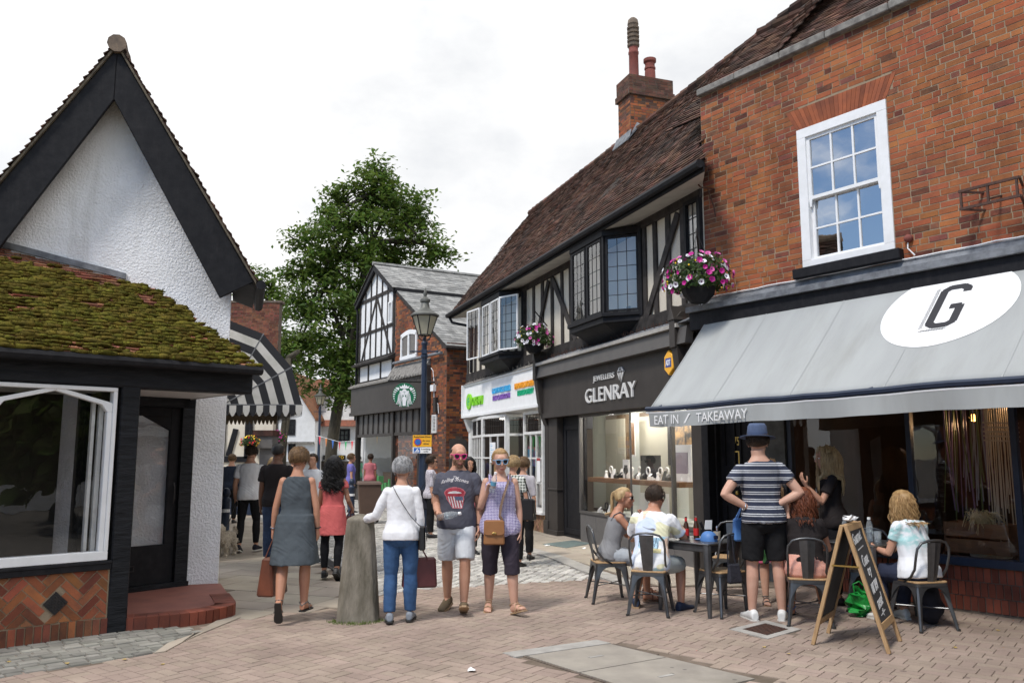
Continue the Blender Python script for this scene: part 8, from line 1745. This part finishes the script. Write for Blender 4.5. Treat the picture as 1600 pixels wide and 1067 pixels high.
# the dog
def dog(label, pos, yaw):
    g = MB(); L3 = lambda pts, r, n=10: g.tube([Vector(q) for q in pts], r, n)
    L3([(0, -.20, .30), (0, -.12, .315), (0, .0, .30), (0, .10, .29), (0, .17, .31), (0, .21, .36)], [.06, .095, .092, .105, .10, .07], 12); L3([(0, .17, .33), (0, .22, .40), (0, .25, .45)], [.085, .07, .065])
    g.blob((0, .265, .475), .072, .078, .070, 12, 9); g.blob((0, .335, .452), .04, .055, .036, 10, 7)
    for s_ in (-1, 1):
        g.blob((s_ * .072, .25, .458), .02, .034, .052, 8, 6); L3([(s_ * .062, .14, .26), (s_ * .066, .145, .15), (s_ * .068, .13, .10), (s_ * .068, .14, .03)], [.045, .034, .028, .03], 8); g.blob((s_ * .068, .155, .024), .032, .042, .024, 8, 6)
        L3([(s_ * .06, -.16, .27), (s_ * .07, -.12, .18), (s_ * .07, -.19, .11), (s_ * .07, -.175, .03)], [.065, .045, .03, .028], 8); g.blob((s_ * .07, -.16, .024), .03, .04, .024, 8, 6)
    L3([(0, -.24, .33), (0, -.30, .40), (0, -.27, .47)], [.028, .03, .02], 8)
    me = remesh(g, .011, 1, None, lambda c, n: c + n * (.016 * noise.noise(c * 26) + .010 * noise.noise(c * 60))); M['dogfur'] = mat('cream_fur', (.68, .60, .49), (.48, .41, .32), 9, 1, 1.0, 70, .02, spec=.05)
    o = link(me, 'dog', 'dogfur'); o.location = pos; o.rotation_euler = (0, 0, radians(yaw)); tag(o, label, 'dog'); f = MB()
    vv_ = me.vertices; ix = [random.randrange(len(vv_)) for _ in range(1500)]
    for i in ix: a = vv_[i].co; n = vv_[i].normal; f.tube([a, a + n * .012 + Vector((U(-.008, .008), U(-.008, .008), -.012)), a + n * .016 + Vector((U(-.014, .014), U(-.014, .014), -.034))], [.004, .003, .0008], 3, cap=False)
    f.build('fur', 'dogfur', o)
    e = MB(); e.blob((0, .388, .462), .017, .013, .013, 8, 6)
    for s_ in (-1, 1): e.blob((s_ * .033, .325, .495), .010, .009, .010, 8, 6)
    e.build('nose_and_eyes', 'leather_black', o, smooth=True); return o
dp = gnd(353, 868); dp.z = 0; dog('small scruffy cream dog standing by the white wall, facing the camera', dp, 172)
g = MB(); h = F.palm('L', .06, .02); n_ = Vector((dp.x + .02, dp.y - .2, .42)); g.tube([h, h.lerp(n_, .5) + Vector((0, 0, -.04)), n_], .007, 5); g.blob(h + Vector((0, 0, -.03)), .03, .05, .05, 8, 6); tag(g.build('dog_lead', 'leather_black'), 'black dog lead from the white T-shirt man\'s hand to the dog', 'lead')
# 7 man in black T-shirt
p = place(434, 12.6)
G7 = Person('dark-skinned man in a black T-shirt walking away ahead of the grey-dressed woman', p, 0, 1.80, 'm', 'skin_dark', legs={'L': ((-.04, .12, -1), (0, 0, -1), -6, 0), 'R': ((.04, -.06, -1), (0, -.3, -1), 6, -24)}, head=(-14, 3, 0), hair='buzz', hairc='hair_black', eyes=False, voxel=.010)
cloth('black_tee', (.022, .018, .018)); G7.top('black_tee', hem=.84, sleeve=.62, off=.018, loose=(.015, .015, 0), cuff=.01, name='t_shirt'); G7.bottoms('denim_dark', 1.9, .012, .004, name='jeans'); G7.shoes('leather_black', 'sole_dark')
# seated pair
p = C1.location + Vector((.03, .02, 0))
S1 = Person('blonde woman in round sunglasses and grey vest sitting chin on hand at the cafe table', p, -84, 1.66, 'f', 'skin_tan', lean=9, bend=7, seat=.475, arms={'R': ((.12, .62, -.72), (-.28, .42, .88), (-.3, .2, .9), (-.4, -.8, 0)), 'L': ((-.10, .55, -.8), (.3, .85, -.1))}, legs={'R': ((.16, 1, -.06), (.05, .0, -1), 10, 0), 'L': ((-.14, 1, -.06), (0, .2, -1), -6, 0)}, head=(-22, 0, 0), hair='tied', hairc='hair_fair', curl=(1.1, .7), voxel=.0078)
cloth('grey_vest', (.24, .24, .245)); S1.top('grey_vest', hem=.86, sleeve=0, off=.012, neck=1.36, loose=(.012, .012, 0), name='vest')
g = MB()
for x in (-.095, .095): g.tube([S1.tp((x, .085, 1.34)), S1.tp((x, .05, 1.42)), S1.tp((x, -.02, 1.442)), S1.tp((x, -.08, 1.39)), S1.tp((x, -.1, 1.32))], [.018] * 5, 8, flat=.35)
g.build('vest_straps', 'grey_vest', S1.o); cloth('light_denim', (.40, .43, .46)); S1.bottoms('light_denim', .55, .014, .012, 1.0, name='shorts'); S1.shoes('leather_brown', 'sole_brown', 'sandal'); S1.sunglasses('leather_black', True)
p = C2.location + Vector((.02, .03, 0))
S2 = Person('dark-haired man in a white T-shirt with pastel shapes sitting with his back to us', p, -22, 1.78, 'm', 'skin_tan', lean=10, bend=12, seat=.475, arms={'R': ((.45, .55, -.75), (-.25, .95, -.05)), 'L': ((-.35, .5, -.8), (.3, .9, .05))}, legs={'R': ((.38, 1, -.12), (.05, -.35, -1), 25, 0), 'L': ((-.30, 1, -.12), (-.05, -.5, -1), -14, 0)}, head=(-18, 4, 0), hair='short', hairc='hair_brown', eyes=False)
def pastel(nm):
    m = mat(nm, (.76, .77, .78), None, rough=.85, bump=.25, bscale=14, bdist=.012); t_ = m.node_tree; p_ = t_.nodes['Principled BSDF']; l = t_.links.new; x_ = N(t_, 'ShaderNodeTexCoord'); col = None
    for i, (c, sc, th_) in enumerate((((.38, .60, .70), 5.2, .63), ((.76, .56, .42), 6.0, .64), ((.72, .70, .48), 5.4, .65), ((.56, .63, .76), 4.3, .63), ((.20, .20, .22), 7.3, .74))):
        mp_ = N(t_, 'ShaderNodeMapping'); mp_.inputs['Location'].default_value = (i * 3.7, i * 1.9, i * 5.1); mp_.inputs['Rotation'].default_value = (0, .6 * i, .9 * i); mp_.inputs['Scale'].default_value = (1, 1, .5 if i % 2 else 1.4); l(x_.outputs['Object'], mp_.inputs[0]); n_ = N(t_, 'ShaderNodeTexNoise', _Scale=sc, _Detail=0.0); l(mp_.outputs[0], n_.inputs['Vector']); r_ = N(t_, 'ShaderNodeMapRange'); r_.inputs[1].default_value = th_; r_.inputs[2].default_value = th_ + .02; l(n_.outputs[0], r_.inputs[0]); mi = N(t_, 'ShaderNodeMix', data_type='RGBA'); mi.inputs[7].default_value = (*c, 1)
        if col is None: mi.inputs[6].default_value = (.76, .77, .78, 1)
        else: l(col, mi.inputs[6])
        l(r_.outputs[0], mi.inputs[0]); col = mi.outputs[2]
    l(col, p_.inputs['Base Color']); M[nm] = m
pastel('pastel_tee'); TS2 = S2.top('pastel_tee', hem=.80, sleeve=.75, off=.02, loose=(.03, .03, -.02), cuff=.014, amp=.009, name='t_shirt')
ink('print_sky', (.35, .55, .68)); ink('print_sand', (.72, .64, .33)); ink('print_teal', (.03, .32, .42)); ink('print_navy', (.07, .09, .16)); V2_ = lambda a: S2.T.to_3x3() @ Vector(a)
def zig(x, y):
    if -.12 < x < .10 and -.06 < y < .05: f = abs(((x + .5) / .036) % 1 - .5) * 2; return 3 if abs((y + .055) / .105 - f) < .14 else 0
    if -.04 < x < .13 and -.11 < y < -.065: return 1
    return None
decal(TS2, S2.tp((0, -.4, 1.10)), V2_((1, 0, 0)), V2_((0, 0, 1)), V2_((0, 1, 0)), .34, .26, .005, zig, ['print_sky', 'print_sand', 'print_teal', 'print_navy'], 'shirt_print', TS2)
cloth('ice_shorts', (.50, .55, .55)); S2.bottoms('ice_shorts', .95, .016, .012, 1.0, name='shorts'); M['navy_canvas'] = mat('navy_canvas', (.02, .03, .06), None, rough=.8); S2.shoes('navy_canvas', 'sole_tan')
# hat man
p = gnd(1199, 968); p.z = 0
H_ = Person('tall man in a blue trilby, navy striped T-shirt and black shorts standing hands on hips', p, -2, 1.955, 'm', 'skin_pale', lean=-2, side=-3, arms={'L': ((-.62, -.22, -.80), (.80, .10, -.45), (.92, .1, -.25), (.1, .9, -.3)), 'R': ((.60, -.22, -.80), (-.80, .10, -.42), (-.92, .1, -.25), (-.1, .9, -.3))}, legs={'L': ((-.06, .02, -1), (-.04, 0, -1), -10, 0), 'R': ((.07, .02, -1), (.05, 0, -1), 22, 0)}, head=(-24, 0, 0), hair='short', hairc='hair_brown', eyes=False, heavy=1.0)
def stripes(nm, c, c2, z0):
    m = mat(nm, c, None, rough=.85, bump=.25, bscale=14, bdist=.012); t_ = m.node_tree; p_ = t_.nodes['Principled BSDF']; l = t_.links.new; x_ = N(t_, 'ShaderNodeTexCoord'); s_ = N(t_, 'ShaderNodeSeparateXYZ'); l(x_.outputs['Object'], s_.inputs[0]); a = N(t_, 'ShaderNodeMath', operation='MULTIPLY_ADD'); a.inputs[1].default_value = 1 / .066; a.inputs[2].default_value = z0; l(s_.outputs['Z'], a.inputs[0]); f = N(t_, 'ShaderNodeMath', operation='FRACT'); l(a.outputs[0], f.inputs[0]); r_ = N(t_, 'ShaderNodeValToRGB'); r_.color_ramp.interpolation = 'CONSTANT'; el = r_.color_ramp.elements; el[0].position = 0; el[0].color = (0, 0, 0, 1); el[1].position = .50; el[1].color = (1, 1, 1, 1)
    for ps, v in ((.64, 0), (.78, 1), (.92, 0)): e_ = el.new(ps); e_.color = (v, v, v, 1)
    l(f.outputs[0], r_.inputs[0]); mi = N(t_, 'ShaderNodeMix', data_type='RGBA'); mi.inputs[6].default_value = (*c, 1); mi.inputs[7].default_value = (*c2, 1); l(r_.outputs[0], mi.inputs[0]); l(mi.outputs[2], p_.inputs['Base Color']); M[nm] = m
stripes('navy_stripes', (.022, .028, .052), (.50, .51, .53), .2); H_.top('navy_stripes', hem=.885, sleeve=.50, off=.018, loose=(.022, .022, 0), cuff=.006, name='t_shirt', amp=.007)
cloth('black_shorts', (.014, .014, .015)); H_.bottoms('black_shorts', .88, .020, .016, .93, name='shorts'); M['white_leather'] = mat('white_leather', (.70, .70, .68), (.6, .6, .58), 8, .5); H_.shoes('white_leather', 'sole_white'); bangle(H_, 'L', 'chrome')
M['hat_blue'] = mat('blue_hat', (.075, .105, .185), (.06, .085, .15), 20, .9, .4, 140, .002); M['hat_band'] = mat('hat_band', (.055, .08, .15), None, rough=.9)
g = MB(); n = 24; vs = []
for r, z, sq in ((.150, .052, 1.0), (.152, .048, 1.0), (.115, .060, .9), (.100, .068, .86), (.098, .1, .86), (.092, .15, .84), (.078, .172, .8), (.03, .160, .6)):
    for a in range(n):
        A_2 = 2 * pi * a / n; fx, fy = cos(A_2), sin(A_2); dz = (-.022 * max(0, fy) + .02 * max(0, -fy)) * (1 if r > .14 else 0) ; vs.append(H_.hd(r * sq * fx, -.008 + r * 1.08 * fy, z + dz))
g.faces(vs, [(i * n + a, i * n + (a + 1) % n, (i + 1) * n + (a + 1) % n, (i + 1) * n + a) for i in range(7) for a in range(n)] + [tuple(7 * n + a for a in range(n))]); ht = g.build('hat', 'hat_blue', H_.o, smooth=True); g = MB(); vs = []
for r, z in ((.1015, .068), (.100, .094)): vs += [H_.hd(r * .86 * cos(2 * pi * a / n), -.008 + r * 1.08 * sin(2 * pi * a / n), z) for a in range(n)]
g.faces(vs, [(a, (a + 1) % n, n + (a + 1) % n, n + a) for a in range(n)]); g.build('hat_band', 'hat_band', ht, smooth=True)
# woman in the floral trousers behind him
p = place(1200, 9.75)
I_ = Person('woman in floral trousers and silver sandals mostly hidden behind the hatted man', p, 178, 1.62, 'f', 'skin_pale', arms={'R': ((.3, .1, -1), (.1, .6, -.6)), 'L': ((-.2, .1, -1), (0, .4, -.8))}, hair='long', hairc='hair_lightbrown', eyes=False, voxel=.011)
m = mat('floral', (.04, .045, .05), None, rough=.85); t_ = m.node_tree; p_ = t_.nodes['Principled BSDF']; x_ = N(t_, 'ShaderNodeTexCoord'); v_ = N(t_, 'ShaderNodeTexVoronoi', _Scale=16); t_.links.new(x_.outputs['Object'], v_.inputs['Vector']); r_ = N(t_, 'ShaderNodeValToRGB'); el = r_.color_ramp.elements; r_.color_ramp.interpolation = 'CONSTANT'; el[0].color = (.05, .16, .05, 1); el[1].position = .3; el[1].color = (.02, .02, .03, 1)
for ps, c in ((.5, (.6, .12, .22, 1)), (.68, (.65, .55, .55, 1)), (.85, (.08, .25, .07, 1))): e_ = el.new(ps); e_.color = c
sp = N(t_, 'ShaderNodeSeparateColor'); t_.links.new(v_.outputs['Color'], sp.inputs[0]); t_.links.new(sp.outputs[0], r_.inputs[0]); t_.links.new(r_.outputs[0], p_.inputs['Base Color']); M['floral'] = m
I_.top('black_tee', hem=.88, sleeve=.5, off=.013, name='t_shirt'); I_.bottoms('floral', 1.0, .02, .02, name='floral_trousers'); I_.shoes('silver_leather', 'sole_tan', 'sandal')
h = place(1152, 8.95); t, b = tote('denim_bag', 'blue bag hanging beside the hatted man\'s left hip', Vector((h.x, h.y, 1.02)), .16, .24, .08, 'cap_blue', Vector((h.x + .07, h.y + .02, 1.16)), 10)
# blonde waitress
p = place(1296, 9.75)
J_ = Person('standing blonde woman in a black off-shoulder top gesturing with a raised hand', p, 74, 1.775, 'f', 'skin_fair', lean=2, arms={'L': ((-.30, .42, -.80), (-.18, .62, .72), (-.1, .5, .85), (.3, -.6, .3)), 'R': ((.10, .25, -1), (-.45, .85, -.15))}, head=(6, 2, 0), hair='long', hairc='hair_fair', curl=(.5, .25), voxel=.0085)
TJ = J_.top('black_tee', hem=.84, sleeve=.62, off=.018, neck=1.39, loose=(.02, .02, 0), cuff=.02, name='top'); J_.bottoms('leggings', 1.9, .01, .0, name='leggings'); J_.shoes('leather_black', 'sole_dark')
def catcher(x, y):
    r = sqrt(x * x + (y - .05) ** 2)
    if r < .055: return 0 if (r > .045 or int(r / .012) % 2 == 0 or int((atan2(y - .05, x) + 4) / .52) % 2 and r > .02) else None
    if -.11 < y < -.0 and min(abs(x), abs(x - .032), abs(x + .032)) < .011 * (1 if y < -.03 else .4): return 0
    return None
dj = (J_.T.to_3x3() @ Vector((-.75, -.55, 0))).normalized()
decal(TJ, J_.tp((0, 0, 1.18)) - Vector((-.62, -.78, 0)) * -.0 + Vector((.30, .35, 0)) * 0 + Vector((.25, .28, 0)) * 0 + Vector((.20, .26, 0)), Vector((.79, -.61, 0)) * -1, Vector((0, 0, 1)), Vector((-.61, -.79, 0)), .2, .26, .004, catcher, ['print_white'], 'shirt_print', TJ)
# seated redhead, seated curly blonde
p = C5.location + Vector((.02, .02, 0))
K_ = Person('red-haired woman in a black T-shirt and coral shorts sitting with her back to us', p, -16, 1.72, 'f', 'skin_tan', lean=5, bend=8, seat=.475, arms={'R': ((.28, .35, -.9), (.0, .95, .05)), 'L': ((-.2, .4, -.9), (.2, .9, .0))}, legs={'R': ((.12, 1, -.1), (.1, .15, -1), 6, 0), 'L': ((-.14, 1, -.08), (0, .1, -1), -6, 0)}, head=(-14, 8, 0), hair='bob', hairc='hair_auburn', eyes=False, heavy=1.1)
K_.top('black_tee', hem=.98, sleeve=.45, off=.014, loose=(.01, .01, 0), cuff=.008, name='t_shirt'); dots('coral_print', (.60, .22, .15), (.70, .48, .40), 90, .35); K_.bottoms('coral_print', .6, .022, .02, 1.06, name='shorts'); K_.shoes('cap_blue', 'sole_dark', 'sandal')
p = C6.location + Vector((.0, .03, 0))
L_2 = Person('curly blonde woman in a white and aqua tie-dye T-shirt sitting with her back to us', p, 16, 1.68, 'f', 'skin_fair', lean=6, bend=8, seat=.475, arms={'R': ((.16, .3, -.95), (-.3, .9, .1)), 'L': ((-.26, .25, -.95), (.15, .95, .1))}, legs={'R': ((.14, 1, -.08), (.0, .0, -1), 6, 0), 'L': ((-.16, 1, -.08), (0, -.1, -1), -6, 0)}, head=(10, 4, 0), hair='bob', hairc='hair_blonde', eyes=False, heavy=1.1)
m = mat('aqua_dye', (.76, .77, .79), None, rough=.85, bump=.25, bscale=14, bdist=.012); t_ = m.node_tree; p_ = t_.nodes['Principled BSDF']; l = t_.links.new; x_ = N(t_, 'ShaderNodeTexCoord'); n_ = N(t_, 'ShaderNodeTexNoise', _Scale=7.0, _Detail=4.0, _Distortion=1.5); l(x_.outputs['Object'], n_.inputs['Vector']); s_ = N(t_, 'ShaderNodeSeparateXYZ'); l(x_.outputs['Object'], s_.inputs[0]); mr = N(t_, 'ShaderNodeMapRange'); mr.inputs[1].default_value = .74; mr.inputs[2].default_value = .86; l(s_.outputs['Z'], mr.inputs[0]); r1 = N(t_, 'ShaderNodeMapRange'); r1.inputs[1].default_value = .42; r1.inputs[2].default_value = .6; l(n_.outputs[0], r1.inputs[0]); mu = N(t_, 'ShaderNodeMath', operation='MULTIPLY'); l(mr.outputs[0], mu.inputs[0]); l(r1.outputs[0], mu.inputs[1]); mi = N(t_, 'ShaderNodeMix', data_type='RGBA'); mi.inputs[6].default_value = (.76, .77, .79, 1); mi.inputs[7].default_value = (.36, .60, .60, 1); l(mu.outputs[0], mi.inputs[0]); l(mi.outputs[2], p_.inputs['Base Color']); M['aqua_dye'] = m
L_2.top('aqua_dye', hem=.86, sleeve=.5, off=.016, loose=(.02, .02, 0), cuff=.01, name='t_shirt'); M['navy_cloth'] = mat('navy_cloth', (.02, .025, .05), None, rough=.9); L_2.bottoms('navy_cloth', 1.9, .016, .006, 1.0, name='trousers'); L_2.shoes('white_leather', 'sole_white')
# people farther off
def extra(label, px, Y, yaw, H, sex, sk, hair, hc, tm, bm, sleeve=.55, **k):
    P = Person(label, place(px, Y), yaw, H, sex, sk, hair=hair, hairc=hc, eyes=False, voxel=k.pop('voxel', .014), **k); P.top(tm, hem=.84, sleeve=sleeve, off=.018, loose=(.01, .01, 0)); P.bottoms(bm, 1.9, .012, .004); P.shoes('leather_black', 'sole_dark'); return P
cloth('navy_jacket', (.022, .028, .045)); cloth('purple_shirt', (.16, .15, .42)); cloth('green_shirt', (.02, .20, .10)); cloth('pink_shirt', (.50, .16, .18)); cloth('print_blouse', (.5, .47, .5)); dots('speckled_blouse', (.10, .09, .13), (.52, .49, .53), 40, .5); dots('leaf_blouse', (.05, .06, .05), (.62, .64, .58), 22, .45); cloth('beige_shirt', (.5, .42, .34))
extra('person in a navy jacket standing with back turned by the cream timbered house', 363, 21, 10, 1.70, 'm', 'skin_fair', 'short', 'hair_lightbrown', 'navy_jacket', 'black_trousers', 1.9)
extra('blonde pedestrian barely showing left of the man in black', 427, 19, 0, 1.62, 'f', 'skin_fair', 'bob', 'hair_fair', 'beige_shirt', 'denim_dark')
extra('grey-haired pedestrian between the man in black and the grey-dressed woman', 459, 23, 0, 1.63, 'm', 'skin_fair', 'short', 'hair_grey', 'navy_jacket', 'denim_dark')
extra('person in a white T-shirt just right of the grey-dressed woman\'s head', 489, 16, 170, 1.70, 'm', 'skin_fair', 'short', 'hair_brown', 'white_jersey', 'denim_dark')
extra('pedestrian in a purple-blue shirt facing right beyond the navy bollard', 549, 25, -70, 1.72, 'f', 'skin_fair', 'pixie', 'hair_lightbrown', 'purple_shirt', 'denim_dark')
extra('distant pedestrian in a green shirt left of the wheelie bin', 561, 33, -10, 1.66, 'f', 'skin_fair', 'short', 'hair_brown', 'green_shirt', 'black_trousers')
extra('distant pedestrian in a pink top behind the wheelie bin', 579, 28, 0, 1.72, 'f', 'skin_olive', 'short', 'hair_brown', 'pink_shirt', 'black_trousers')
P = extra('dark-haired woman in dark sunglasses and a speckled blouse beside the lamp post', 674, 17.4, -78, 1.66, 'f', 'skin_fair', 'pixie', 'hair_brown', 'speckled_blouse', 'black_trousers', 1.0, voxel=.011); P.sunglasses('leather_black')
t, b = tote('backpack', 'black bag hanging behind the woman in the speckled blouse', P.world((-.12, -.16, 1.02)), .3, .40, .2, 'dark_cloth', P.world((-.12, -.1, 1.15)), 0)
extra('dark-haired woman with bare arms passing behind the bald man', 733, 14.6, -160, 1.64, 'f', 'skin_fair', 'bob', 'hair_black', 'pink_shirt', 'black_trousers', .3, arms={'L': ((-.3, .1, -1), (-.1, .6, .5))})
P = extra('woman with short fair hair and a leaf-print top walking away behind the purple-topped woman', 802, 12.9, -20, 1.66, 'f', 'skin_fair', 'pixie', 'hair_fair', 'leaf_blouse', 'black_trousers', .7, voxel=.010, arms={'R': ((.28, .0, -1), (.1, .15, -1))})
h = P.world((.24, -.06, 1.06)); t, b = tote('shoulder_bag', 'shiny black shoulder bag on the woman in the leaf-print top', h + Vector((.0, .0, .02)), .30, .32, .13, 'leather_black', P.world((.17, -.02, 1.40)), -25)
extra('older woman close beside the fair-haired woman at the charity shop window', 818, 13.8, -12, 1.64, 'f', 'skin_fair', 'pixie', 'hair_lightbrown', 'print_blouse', 'black_trousers', 1.0)

bpy.data.scenes.remove(TMP)
